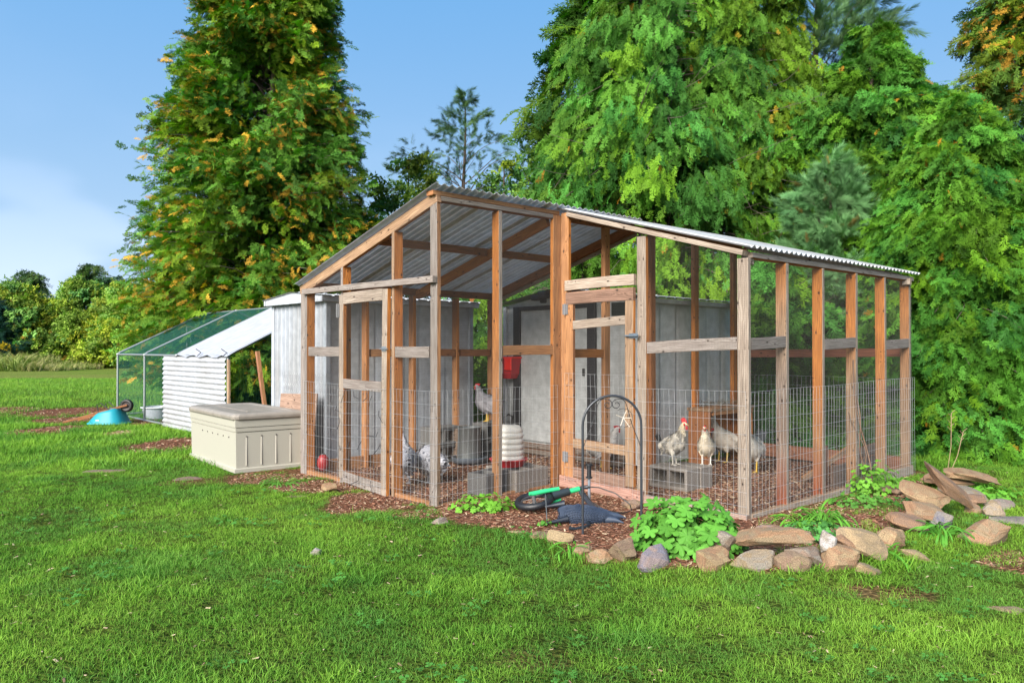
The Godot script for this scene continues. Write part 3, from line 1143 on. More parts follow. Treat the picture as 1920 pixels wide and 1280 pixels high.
func coop() -> void:
	var c := thing("chicken_run", "timber chicken run with wire mesh walls and a white corrugated gable roof", "chicken coop", W(PX, PZ), YAW)
	var S := Vector3(1, 0, 0)
	var U := Vector3.UP
	var TT := Vector3(0, 0, 1)
	var P := func(s: float, h: float, t: float) -> Vector3: return Vector3(s, h, t)
	var out_l := -S          # gate wall looks towards -s
	var out_p := TT          # ridge wall looks towards +t
	# --- posts.  p0, p1, direction of the width, width, thickness, outward, outer colour, side colour
	var stud := func(s: float, t: float, h0: float, h1: float, along: Vector3, w: float, th: float, out: Vector3, co, cs) -> void:
		board(c, "post", Vector3(s, h0, t), Vector3(s, h1, t), along, w, th, out, co, cs, 8)
	# gate wall, studs 89 deep along s
	stud.call(0.0445, -2.128, -0.02, roof_l(-2.128) - 0.10, S, 0.089, 0.038, -S, GREY, ORANGE)
	stud.call(0.019, -2.19, -0.02, roof_l(-2.19) - 0.10, TT, 0.089, 0.038, -S, GREY, GREY)
	stud.call(0.0445, -1.443, 0.0, roof_l(-1.443) - 0.10, S, 0.089, 0.038, -S, GREY, ORANGE)
	stud.call(0.0445, -0.606, -0.02, roof_l(-0.606) - 0.10, S, 0.089, 0.038, -S, TAN, [ORANGE, ORANGE, Color(0.60, 0.20, 0.04), ORANGE])
	stud.call(0.0215, -0.0445, -0.04, 2.405, TT, 0.089, 0.038, -S, GREY, [TAN, PINK, PINK])
	# ridge wall, studs 89 deep along t
	stud.call(0.66, -0.0445, -0.02, 2.36, TT, 0.089, 0.038, TT, PALE, [PINK, PINK, ORANGE, ORANGE])
	stud.call(1.335, -0.022, 0.0, 2.40, S, 0.105, 0.040, TT, PINK, ORANGE)
	stud.call(1.394, 0.046, 0.0, 2.42, TT, 0.089, 0.038, -S, PINK, ORANGE)
	# right run front
	stud.call(1.394, 0.90, -0.02, roof_r(0.90) - 0.085, TT, 0.089, 0.038, -S, PALE, ORANGE)
	stud.call(1.394, 1.817, -0.06, roof_r(1.817) - 0.085, TT, 0.089, 0.038, -S, PALE, PALE)
	# right run side, studs 89 deep along t
	var cols := [[WET, Color(0.38, 0.28, 0.22), Color(0.36, 0.29, 0.24), TAN, ORANGE], [WET, PINK, ORANGE, ORANGE, ORANGE], [PINK, TAN, TAN, ORANGE, ORANGE], [TAN, PINK, ORANGE, ORANGE], [TAN, TAN, PINK, ORANGE]]
	var ss := [0.56, 1.14, 1.75, 2.335, 2.90]
	for i in 5:
		stud.call(1.375 + ss[i], 1.8165, [0.0, 0.0, 0.0, 0.0, 0.02][i], roof_r(1.8165) - 0.085, TT, 0.089, 0.038, TT, PALE, cols[i])
	# ridge posts over the second shed
	for q in [[2.0, PINK], [2.7, BROWN], [3.45, ORANGE], [4.2, ORANGE]]:
		stud.call(q[0], -0.02, 0.0, 2.36, S, 0.075, 0.05, -TT, [WET, ORANGE, ORANGE, GREY, GREY] if q[0] > 3.0 else [ORANGE, ORANGE, BROWN], [WET, ORANGE, ORANGE, BROWN] if q[0] > 3.0 else q[1])
	# left wall posts, in front of the first shed
	for s in [0.65, 1.236, 1.826, 2.35]:
		stud.call(s, -2.10, 0.0, roof_l(-2.1) - 0.10, TT, 0.089, 0.038, TT, ORANGE, [PINK, PINK, BROWN])
	stud.call(2.36, -2.03, 0.0, roof_l(-2.1) - 0.10, S, 0.089, 0.038, -S, BROWN, BROWN)
	# far wall corner
	stud.call(4.30, 0.06, 0.0, 2.36, S, 0.04, 0.06, -S, PINK, PINK)
	stud.call(4.30, 0.95, 0.0, roof_r(0.95) - 0.085, TT, 0.05, 0.038, -S, PINK, PINK)
	# --- plates and rafters
	board(c, "rafter", P.call(0.02, roof_l(0.0) - 0.06, 0.0), P.call(0.02, roof_l(-2.25) - 0.06, -2.25), U, 0.089, 0.038, -S, Color(0.50, 0.33, 0.20), ORANGE)
	board(c, "rafter", P.call(1.30, roof_l(0.0) - 0.10, -0.09), P.call(1.30, roof_l(-2.1) - 0.09, -2.1), U, 0.089, 0.04, -S, ORANGE, ORANGE)
	board(c, "rafter", P.call(2.38, roof_l(0.0) - 0.06, 0.02), P.call(2.38, roof_l(-2.15) - 0.06, -2.15), U, 0.089, 0.038, S, BROWN, BROWN)
	board(c, "rafter", P.call(2.41, roof_l(0.0) - 0.11, 0.02), P.call(2.41, roof_l(-2.15) - 0.11, -2.15), U, 0.06, 0.02, S, PALE, PALE)
	board(c, "purlin", P.call(0.04, roof_l(-0.92) - 0.055, -0.92), P.call(2.4, roof_l(-0.92) - 0.055, -0.92), U, 0.07, 0.038, -TT, BROWN, [BROWN, BROWN, ORANGE])
	board(c, "purlin", P.call(0.04, roof_l(-2.10) - 0.055, -2.12), P.call(2.4, roof_l(-2.10) - 0.055, -2.12), U, 0.075, 0.038, -TT, BROWN, BROWN)
	board(c, "top_plate", P.call(-0.03, 2.4225, -0.045), P.call(1.36, 2.4225, -0.045), TT, 0.085, 0.036, TT, PINK, [PINK, ORANGE])
	board(c, "top_plate", P.call(0.045, 2.384, -0.046), P.call(1.28, 2.384, -0.046), TT, 0.089, 0.036, TT, [PALE, GREY], BROWN)
	board(c, "ridge_beam", P.call(1.42, 2.392, -0.02), P.call(4.36, 2.392, -0.02), U, 0.07, 0.038, TT, BROWN, BROWN)
	board(c, "top_plate", P.call(1.395, roof_r(0.03) - 0.045, 0.09), P.call(1.395, roof_r(1.83) - 0.045, 1.83), S, 0.089, 0.038, -S, PALE, Color(0.42, 0.23, 0.12))
	board(c, "top_plate", P.call(1.44, roof_r(1.817) - 0.06, 1.817), P.call(4.37, roof_r(1.817) - 0.06, 1.817), TT, 0.089, 0.040, TT, GREY, ORANGE)
	board(c, "rafter", P.call(4.31, roof_r(0.03) - 0.06, 0.06), P.call(4.31, roof_r(1.77) - 0.06, 1.77), U, 0.075, 0.038, -S, PALE, PALE)
	board(c, "blocking", P.call(1.44, roof_r(1.8) - 0.105, 1.80), P.call(1.50, roof_r(1.8) - 0.105, 1.80), U, 0.05, 0.07, -S, PALE, PALE, 2)
	board(c, "blocking", P.call(4.22, roof_r(1.8) - 0.10, 1.82), P.call(4.22, roof_r(1.8) - 0.10, 1.89), U, 0.06, 0.04, TT, PALE, PALE, 2)
	# --- header boards and mid rails
	board(c, "header", P.call(-0.021, 1.768, -2.14), P.call(-0.021, 1.752, 0.005), U, 0.052, 0.038, -S, GREY, BROWN)
	board(c, "header", P.call(1.357, 1.768, 0.08), P.call(1.357, 1.775, 0.855), U, 0.089, 0.036, -S, PALE, BROWN)
	for q in [[-2.08, -1.47], [-0.575, -0.10]]:
		board(c, "mid_rail", P.call(0.0215, 1.19, q[0]), P.call(0.0215, 1.19, q[1]), U, 0.089, 0.038, -S, GREY, BROWN)
	board(c, "mid_rail", P.call(0.69, 1.20, -0.022), P.call(1.28, 1.205, -0.022), U, 0.082, 0.038, TT, PINK, PINK)
	board(c, "mid_rail", P.call(1.396, 1.222, 0.955), P.call(1.396, 1.255, 1.77), U, 0.092, 0.038, -S, GREY, BROWN)
	for q in [[1.42, 1.91], [2.54, 3.10], [3.735, 4.25]]:
		board(c, "mid_rail", P.call(q[0], 1.25, 1.842), P.call(q[1], 1.27, 1.842), U, 0.085, 0.036, TT, GREY, GREY)
	for q in [[0.70, 1.21], [1.27, 1.80], [1.87, 2.31]]:
		board(c, "mid_rail", P.call(q[0], 1.17, -2.085), P.call(q[1], 1.17, -2.085), U, 0.08, 0.038, TT, BROWN if q[0] > 1.2 else PINK, BROWN)
	board(c, "mid_rail", P.call(4.305, 1.16, 0.1), P.call(4.305, 1.18, 1.77), U, 0.085, 0.036, -S, Color(0.36, 0.14, 0.08), BROWN)
	board(c, "mid_rail", P.call(1.42, 1.17, -0.03), P.call(1.96, 1.17, -0.03), U, 0.08, 0.036, TT, ORANGE, ORANGE)
	# --- bottom plates
	board(c, "bottom_plate", P.call(0.03, 0.0, -2.14), P.call(0.03, -0.01, -1.46), U, 0.075, 0.05, -S, PINK, PINK)
	board(c, "bottom_plate", P.call(0.06, -0.005, -1.42), P.call(0.06, -0.02, -0.62), U, 0.07, 0.05, -S, Color(0.34, 0.2, 0.13), BROWN)
	board(c, "bottom_plate", P.call(0.03, -0.01, -0.58), P.call(0.03, -0.02, -0.1), U, 0.07, 0.05, -S, PINK, PINK)
	board(c, "bottom_plate", P.call(0.05, -0.015, -0.03), P.call(1.36, 0.0, -0.03), U, 0.05, 0.045, TT, PINK, PINK)
	board(c, "bottom_plate", P.call(1.352, 0.035, 0.02), P.call(1.352, 0.015, 0.93), U, 0.135, 0.04, -S, Color(0.45, 0.27, 0.22), PINK)
	board(c, "bottom_plate", P.call(1.352, 0.0, 0.955), P.call(1.352, -0.02, 1.87), U, 0.11, 0.04, -S, Color(0.44, 0.33, 0.28), GREY)
	board(c, "bottom_plate", P.call(1.41, -0.01, 1.85), P.call(2.95, 0.0, 1.85), U, 0.09, 0.05, TT, PALE, TAN)
	board(c, "bottom_plate", P.call(2.96, 0.03, 1.852), P.call(4.30, 0.05, 1.852), U, 0.09, 0.05, TT, PALE, TAN)
	board(c, "bottom_board", P.call(4.28, 0.10, 0.05), P.call(4.28, 0.10, 1.78), U, 0.14, 0.03, -S, Color(0.40, 0.18, 0.10), BROWN)
	board(c, "bottom_board", P.call(0.2, 0.06, -2.10), P.call(2.36, 0.06, -2.10), U, 0.12, 0.03, TT, PINK, BROWN)
	# --- roof sheets
	var sh := func(lo: float, hi: float, left: bool) -> void:
		var mb := MB.new()
		mb.col = Color(0.80, 0.82, 0.84)
		var o: Vector3
		var e: Vector3
		if left:
			o = P.call(lo, roof_l(0.06) + 0.008, 0.06)
			e = P.call(lo, roof_l(-2.27) + 0.008, -2.27)
		else:
			o = P.call(lo, roof_r(-0.03) + 0.010, -0.03)
			e = P.call(lo, roof_r(1.90) + 0.010, 1.90)
		var lift := 0.003 if int(lo * 10) % 2 else 0.0
		o.y += lift
		e.y += lift
		var vd := (e - o)
		corr(mb, o, S, hi - lo, vd.normalized(), vd.length(), 0.0762, 0.0105 if not left else 0.0095, 0.0016, 0, 3, 8)
		part(c, "roof_sheet", mb.done(), M.roof)
	for q in [[-0.06, 0.61], [0.55, 1.22], [1.165, 1.835], [1.79, 2.45]]:
		sh.call(q[0], q[1], true)
	for q in [[1.34, 2.0], [1.94, 2.61], [2.55, 3.21], [3.15, 3.82], [3.76, 4.43]]:
		sh.call(q[0], q[1], false)
	# --- gate in the left wall
	var g := Node3D.new()
	g.name = "gate"
	c.add_child(g)
	g.set_meta("label", "weathered wooden gate with wire mesh in the left wall")
	board(g, "stile", P.call(-0.02, 0.06, -1.385), P.call(-0.02, 1.70, -1.385), TT, 0.075, 0.038, -S, PALE, ORANGE, 8)
	board(g, "stile", P.call(-0.02, -0.02, -0.685), P.call(-0.02, 1.715, -0.665), TT, 0.075, 0.038, -S, PALE, ORANGE, 8)
	board(g, "rail", P.call(-0.021, 1.665, -1.345), P.call(-0.021, 1.67, -0.705), U, 0.10, 0.036, -S, PALE, BROWN)
	board(g, "rail", P.call(-0.021, 0.905, -1.345), P.call(-0.021, 0.895, -0.72), U, 0.085, 0.036, -S, GREY, BROWN)
	board(g, "rail", P.call(-0.021, 0.075, -1.345), P.call(-0.021, 0.045, -0.72), U, 0.10, 0.036, -S, GREY, BROWN)
	var hm := MB.new()
	hm.col = Color(0.12, 0.12, 0.125)
	hm.bbox(Vector3(-0.045, 1.50, -1.465), Vector3(-0.04, 1.62, -1.405), 0.002)
	hm.tube([Vector3(-0.048, 1.495, -1.435), Vector3(-0.048, 1.625, -1.435)], 0.006, 8)
	part(g, "hinge", hm.done(), M.plain)
	var lm := MB.new()
	lm.col = Color(0.5, 0.55, 0.6)
	lm.bbox(Vector3(-0.05, 1.195, -0.70), Vector3(-0.04, 1.235, -0.64), 0.002)
	lm.tube([Vector3(-0.055, 1.215, -0.72), Vector3(-0.055, 1.215, -0.60)], 0.005, 8)
	part(g, "latch", lm.done(), M.steel)
	# --- door in the right front
	var d := Node3D.new()
	d.name = "door"
	c.add_child(d)
	d.set_meta("label", "wooden frame door with fine wire mesh beside the corner post")
	board(d, "stile", P.call(1.356, 0.10, 0.135), P.call(1.356, 1.60, 0.135), TT, 0.085, 0.034, -S, PINK, BROWN, 8)
	board(d, "stile", P.call(1.356, 0.10, 0.805), P.call(1.356, 1.62, 0.805), TT, 0.085, 0.034, -S, TAN, ORANGE, 8)
	board(d, "rail", P.call(1.353, 1.655, 0.095), P.call(1.353, 1.66, 0.85), U, 0.105, 0.034, -S, Color(0.36, 0.22, 0.16), PALE)
	board(d, "rail", P.call(1.354, 1.42, 0.18), P.call(1.354, 1.45, 0.765), U, 0.075, 0.03, -S, PALE, BROWN)
	board(d, "rail", P.call(1.354, 0.395, 0.18), P.call(1.354, 0.385, 0.765), U, 0.08, 0.03, -S, TAN, BROWN)
	board(d, "rail", P.call(1.354, 0.15, 0.18), P.call(1.354, 0.13, 0.765), U, 0.085, 0.03, -S, Color(0.40, 0.26, 0.2), BROWN)
	for y in [1.56, 0.27]:
		var h2 := MB.new()
		h2.col = Color(0.16, 0.16, 0.17)
		h2.bbox(Vector3(1.33, y - 0.045, 0.06), Vector3(1.335, y + 0.045, 0.125), 0.002)
		h2.tube([Vector3(1.327, y - 0.05, 0.092), Vector3(1.327, y + 0.05, 0.092)], 0.006, 8)
		part(d, "hinge", h2.done(), M.plain)
	var l2 := MB.new()
	l2.col = Color(0.35, 0.45, 0.55)
	l2.bbox(Vector3(1.33, 1.30, 0.81), Vector3(1.336, 1.34, 0.90), 0.002)
	l2.tube([Vector3(1.322, 1.32, 0.78), Vector3(1.322, 1.32, 0.91)], 0.008, 8)
	part(d, "latch", l2.done(), M.steel)
	# --- meshes
	var hc := func(o: Vector3, u: Vector3, ul: float, h0: float, a: float, b: float) -> void:
		var mb := MB.new()
		cloth_into(mb, o, u, ul, h0, a, b)
		part(c, "hardware_cloth", mb.done(), M.cloth_wire).set_meta("kind", "stuff")
	hc.call(P.call(-0.0035, 0, -2.147), TT, 0.70, 0.0, 1.80, roof_l(-1.45) - 0.1)
	hc.call(P.call(-0.0475, 0, -1.42), TT, 0.79, 0.05, 1.72, 1.72)
	hc.call(P.call(-0.0035, 0, -0.62), TT, 0.62, 0.0, roof_l(-0.62) - 0.1, 2.40)
	hc.call(P.call(0.0, 0, 0.0035), S, 1.36, 0.0, 2.43, 2.43)
	hc.call(P.call(1.329, 0, 0.05), TT, 0.04, 0.1, 2.38, 2.38)
	hc.call(P.call(1.327, 0, 0.10), TT, 0.75, 0.09, 1.70, 1.70)
	hc.call(P.call(1.3715, 0, 0.86), TT, 1.00, 0.05, roof_r(0.86) - 0.04, roof_r(1.86) - 0.04)
	hc.call(P.call(1.38, 0, 1.8645), S, 2.93, 0.05, 1.86, 1.86)
	var wl := func(o: Vector3, u: Vector3, nn: Vector3, ul: float, h0: float, top: float, slope: float) -> void:
		var mb := MB.new()
		weld_into(mb, o, u, nn, ul, h0, top, slope, 0.0009, 0.011, ul * 40.0)
		part(c, "welded_wire", mb.done(), M.wire).set_meta("kind", "stuff")
	wl.call(P.call(-0.008, 0, -2.15), TT, -S, 0.72, -0.02, 0.90, -0.01)
	wl.call(P.call(-0.052, 0, -1.42), TT, -S, 0.79, 0.0, 0.84, 0.05)
	wl.call(P.call(-0.008, 0, -0.63), TT, -S, 0.635, -0.04, 0.885, 0.0)
	wl.call(P.call(0.0, 0, 0.008), S, TT, 1.33, -0.04, 0.89, 0.0)
	wl.call(P.call(1.322, 0, 0.10), TT, -S, 0.76, 0.06, 1.0, 0.0)
	wl.call(P.call(1.322, 0, 0.86), TT, -S, 1.02, -0.05, 0.90, 0.01)
	wl.call(P.call(1.37, 0, 1.882), S, TT, 2.95, -0.04, 0.905, 0.012)
	wl.call(P.call(4.36, 0, 0.05), TT, S, 1.8, 0.0, 0.92, 0.0)
	# loose black wire ends on the gate
	var ends := [[0.86, -1.27], [0.84, -1.13], [0.84, -0.92], [0.82, -0.83], [0.7, -0.72], [0.6, -1.38], [0.52, -0.74], [0.42, -0.70], [0.4, -1.2], [0.42, -1.0], [0.35, -1.37], [0.12, -1.05], [0.1, -0.85], [0.7, -1.42], [0.25, -0.8]]
	for q in ends:
		var a: Vector3 = P.call(-0.058, q[0], q[1])
		var tw := MB.new()
		tw.col = Color(0.02, 0.02, 0.025)
		tw.tube([a, a + Vector3(-0.01, -0.04, rr(-0.03, 0.03)), a + Vector3(-0.02, rr(-0.13, -0.02), rr(-0.14, 0.14))], 0.003, 4)
		part(c, "wire_tie", tw.done(), M.plain)

# ------------------------------------------------------------------ sheds
func sheds() -> void:
	var U := Vector3.UP
	var S := Vector3(1, 0, 0)
	var TT := Vector3(0, 0, 1)
	# first shed, along the left wall of the run
	var a := thing("metal_shed", "low white metal shed with ribbed siding behind the gate side of the chicken run", "shed", W(PX, PZ), YAW)
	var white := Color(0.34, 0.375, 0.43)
	var mb := MB.new()
	mb.col = white
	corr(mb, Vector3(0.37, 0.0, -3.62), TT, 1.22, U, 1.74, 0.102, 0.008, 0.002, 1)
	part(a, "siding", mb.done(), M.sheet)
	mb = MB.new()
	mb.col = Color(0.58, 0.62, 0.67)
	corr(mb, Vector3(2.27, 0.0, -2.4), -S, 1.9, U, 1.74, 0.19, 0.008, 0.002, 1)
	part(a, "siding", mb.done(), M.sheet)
	mb = MB.new()
	mb.col = white
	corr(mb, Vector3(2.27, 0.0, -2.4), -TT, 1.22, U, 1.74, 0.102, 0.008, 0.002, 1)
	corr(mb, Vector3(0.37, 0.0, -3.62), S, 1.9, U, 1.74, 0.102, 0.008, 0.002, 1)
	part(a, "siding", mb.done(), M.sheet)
	for k in 3:
		mb = MB.new()
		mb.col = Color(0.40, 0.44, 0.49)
		var w := 0.055
		var pp: Vector2 = [Vector2(0.37, -2.4), Vector2(2.27, -2.4), Vector2(0.37, -3.62)][k]
		mb.bbox(Vector3(pp.x - w * 0.4, 0.0, pp.y - w * 0.4), Vector3(pp.x + w * 0.6, 1.735, pp.y + w * 0.6), 0.004)
		part(a, "corner_trim", mb.done(), M.sheet)
	mb = MB.new()
	mb.col = Color(0.80, 0.82, 0.86)
	# low gable roof, ridge along s
	for sgn in [1.0, -1.0]:
		mb = MB.new()
		mb.col = Color(0.80, 0.82, 0.86)
		var o := Vector3(0.27, 1.815, -3.01)
		var e := Vector3(0.27, 1.755, -3.01 + sgn * 0.70)
		var vd := e - o
		corr(mb, o + Vector3(0, 0.012, 0), S, 2.1, vd.normalized(), vd.length(), 0.15, 0.012, 0.002, 1)
		part(a, "roof", mb.done(), M.sheet)
	mb = MB.new()
	mb.col = Color(0.45, 0.48, 0.53)
	mb.bbox(Vector3(0.28, 1.70, -2.345), Vector3(2.36, 1.762, -2.325), 0.004)
	part(a, "fascia", mb.done(), M.sheet)
	mb = MB.new()
	mb.col = Color(0.45, 0.48, 0.53)
	mb.bbox(Vector3(0.28, 1.70, -3.695), Vector3(2.36, 1.762, -3.675), 0.004)
	part(a, "fascia", mb.done(), M.sheet)
	for x in [0.30, 2.34]:
		mb = MB.new()
		mb.col = Color(0.45, 0.48, 0.53)
		mb.bbox(Vector3(x - 0.01, 1.70, -3.67), Vector3(x + 0.01, 1.765, -2.35), 0.004)
		mb.tri(Vector3(x - 0.008, 1.764, -3.66), Vector3(x - 0.008, 1.764, -2.36), Vector3(x - 0.008, 1.822, -3.01), -S)
		part(a, "fascia", mb.done(), M.sheet)
	mb = MB.new()
	mb.col = white
	mb.tri(Vector3(0.372, 1.735, -3.62), Vector3(0.372, 1.735, -2.4), Vector3(0.372, 1.80, -3.01), -S)
	part(a, "gable", mb.done(), M.sheet)
	# second shed, behind the ridge wall
	var b := thing("garden_shed", "grey metal shed with black door trim standing inside the angle of the chicken run", "shed", W(PX, PZ), YAW)
	var grey := Color(0.56, 0.595, 0.615)
	mb = MB.new()
	mb.col = grey
	corr(mb, Vector3(2.70, 0.02, -2.22), TT, 2.07, U, 1.71, 0.23, 0.006, 0.002, 1)
	mb.tri(Vector3(2.70, 1.73, -2.22), Vector3(2.70, 1.73, -0.15), Vector3(2.70, 1.865, -1.30), -S)
	part(b, "siding", mb.done(), M.sheet)
	mb = MB.new()
	mb.col = grey
	corr(mb, Vector3(4.40, 0.02, -0.15), -S, 1.7, U, 1.71, 0.285, 0.012, 0.002, 1)
	part(b, "siding", mb.done(), M.sheet)
	mb = MB.new()
	mb.col = grey
	corr(mb, Vector3(2.70, 0.02, -2.22), S, 1.7, U, 1.71, 0.23, 0.008, 0.002, 1)
	corr(mb, Vector3(4.40, 0.02, -2.22), TT, 2.07, U, 1.71, 0.23, 0.008, 0.002, 1)
	mb.tri(Vector3(4.40, 1.73, -2.22), Vector3(4.40, 1.73, -0.15), Vector3(4.40, 1.865, -1.30), S)
	part(b, "siding", mb.done(), M.sheet)
	for pp in [Vector2(4.40, -0.15), Vector2(2.70, -0.15), Vector2(2.70, -2.22)]:
		mb = MB.new()
		mb.col = Color(0.66, 0.70, 0.74)
		mb.bbox(Vector3(pp.x - 0.035, 0.0, pp.y - 0.025), Vector3(pp.x + 0.03, 1.725, pp.y + 0.03), 0.004)
		part(b, "corner_trim", mb.done(), M.sheet)
	mb = MB.new()
	mb.col = Color(0.50, 0.52, 0.53)
	for sgn in [1.0, -1.0]:
		mb = MB.new()
		mb.col = Color(0.50, 0.52, 0.53)
		var o := Vector3(2.60, 1.885, -1.30)
		var e := Vector3(2.60, 1.74, -0.07 if sgn > 0.0 else -2.30)
		var vd := e - o
		corr(mb, o + Vector3(0, 0.012, 0), S, 1.9, vd.normalized(), vd.length(), 0.15, 0.012, 0.002, 1)
		part(b, "roof", mb.done(), M.sheet)
	mb = MB.new()
	mb.col = Color(0.45, 0.46, 0.47)
	mb.bbox(Vector3(2.62, 1.685, -0.10), Vector3(4.48, 1.735, -0.085), 0.003)
	part(b, "fascia", mb.done(), M.sheet)
	# door with black trim
	var d := Node3D.new()
	d.name = "door"
	b.add_child(d)
	mb = MB.new()
	mb.col = Color(0.50, 0.52, 0.52)
	mb.bbox(Vector3(2.672, 0.14, -1.93), Vector3(2.69, 1.66, -0.86), 0.004)
	part(d, "door_panel", mb.done(), M.sheet)
	for q in [[-2.05, -1.93, 0.10, 1.71], [-0.86, -0.745, 0.10, 1.71]]:
		mb = MB.new()
		mb.col = Color(0.022, 0.022, 0.024)
		mb.bbox(Vector3(2.655, q[2], q[0]), Vector3(2.688, q[3], q[1]), 0.004)
		part(d, "door_trim", mb.done(), M.plain)
	mb = MB.new()
	mb.col = Color(0.022, 0.022, 0.024)
	mb.bbox(Vector3(2.657, 1.66, -1.929), Vector3(2.686, 1.71, -0.861), 0.004)
	part(d, "door_trim", mb.done(), M.plain)
	mb = MB.new()
	mb.col = Color(0.03, 0.03, 0.03)
	mb.bbox(Vector3(2.655, 0.92, -0.93), Vector3(2.671, 1.0, -0.90), 0.003)
	part(d, "handle", mb.done(), M.plain)
	mb = MB.new()
	mb.col = Color(0.015, 0.02, 0.018)
	mb.bbox(Vector3(2.676, 1.56, -0.53), Vector3(2.692, 1.70, -0.33), 0.003)
	part(b, "vent", mb.done(), M.plain)
	for k in 2:
		board(b, "sill_board", Vector3(2.62 - 0.05 * k, 0.10 - 0.06 * k, -2.2), Vector3(2.62 - 0.05 * k, 0.10 - 0.06 * k, -0.3), U, 0.05, 0.06, -S, Color(0.30, 0.25, 0.21), BROWN)
	# things hung on it
	mb = MB.new()
	mb.col = Color(0.02, 0.022, 0.03)
	mb.bbox(Vector3(-0.05, -0.03, -0.10), Vector3(0.05, 0.03, 0.06), 0.01)
	mb.bbox(Vector3(-0.07, -0.01, 0.03), Vector3(0.03, 0.07, 0.15), 0.012)
	mb.bbox(Vector3(0.02, -0.06, -0.02), Vector3(0.07, 0.0, 0.06), 0.01)
	top_mesh("shed_light", mb.done(), M.plain, "small black fixture mounted under the gable of the grey shed", "light fixture", cw(2.64, -1.58, 1.80), YAW)
	# red hanging feed tub
	var f := thing("feed_tub", "red plastic feed tub hanging from the mid rail near the shed door", "tub", cw(2.60, -2.06, 0.86), YAW)
	mb = MB.new()
	mb.col = Color(0.42, 0.015, 0.02)
	var pr := [Vector3(0.05, 0.0, 0.08), Vector3(0.075, 0.06, 0.12), Vector3(0.085, 0.24, 0.135)]
	for i in 2:
		var p: Vector3 = pr[i]
		var q: Vector3 = pr[i + 1]
		for k in 4:
			var c0 := [Vector3(-1, 1, -1), Vector3(1, 1, -1), Vector3(1, 1, 1), Vector3(-1, 1, 1)]
			var e0: Vector3 = c0[k]
			var e1: Vector3 = c0[(k + 1) % 4]
			mb.quad(p * e0, p * e1, q * e1, q * e0, (e0 + e1) * Vector3(1, 0, 1))
	mb.quad(Vector3(-0.05, 0, -0.08), Vector3(0.05, 0, -0.08), Vector3(0.05, 0, 0.08), Vector3(-0.05, 0, 0.08), Vector3.DOWN)
	part(f, "tub", mb.done(), M.plastic)
	mb = MB.new()
	mb.col = Color(0.75, 0.02, 0.015)
	mb.bbox(Vector3(-0.10, 0.235, -0.15), Vector3(0.10, 0.26, 0.15), 0.008)
	mb.bbox(Vector3(-0.105, 0.10, 0.03), Vector3(-0.085, 0.24, 0.15), 0.006)
	part(f, "rim", mb.done(), M.plastic)
	mb = MB.new()
	mb.col = Color(0.65, 0.5, 0.5)
	for q in [[0.06, 0.065, -0.10, -0.01], [0.17, 0.175, -0.10, -0.01]]:
		mb.box(Vector3(-0.094, q[0], q[2]), Vector3(-0.084, q[1], q[3]))
	mb.box(Vector3(-0.094, 0.066, -0.10), Vector3(-0.084, 0.169, -0.096))
	mb.box(Vector3(-0.094, 0.066, -0.014), Vector3(-0.084, 0.169, -0.01))
	part(f, "label_outline", mb.done(), M.plain)
	mb = MB.new()
	mb.col = Color(0.3, 0.3, 0.3)
	mb.tube([Vector3(0.0, 0.26, -0.03), Vector3(0.02, 0.31, -0.02), Vector3(0.05, 0.325, -0.02)], 0.006, 6)
	part(f, "hook", mb.done(), M.steel)

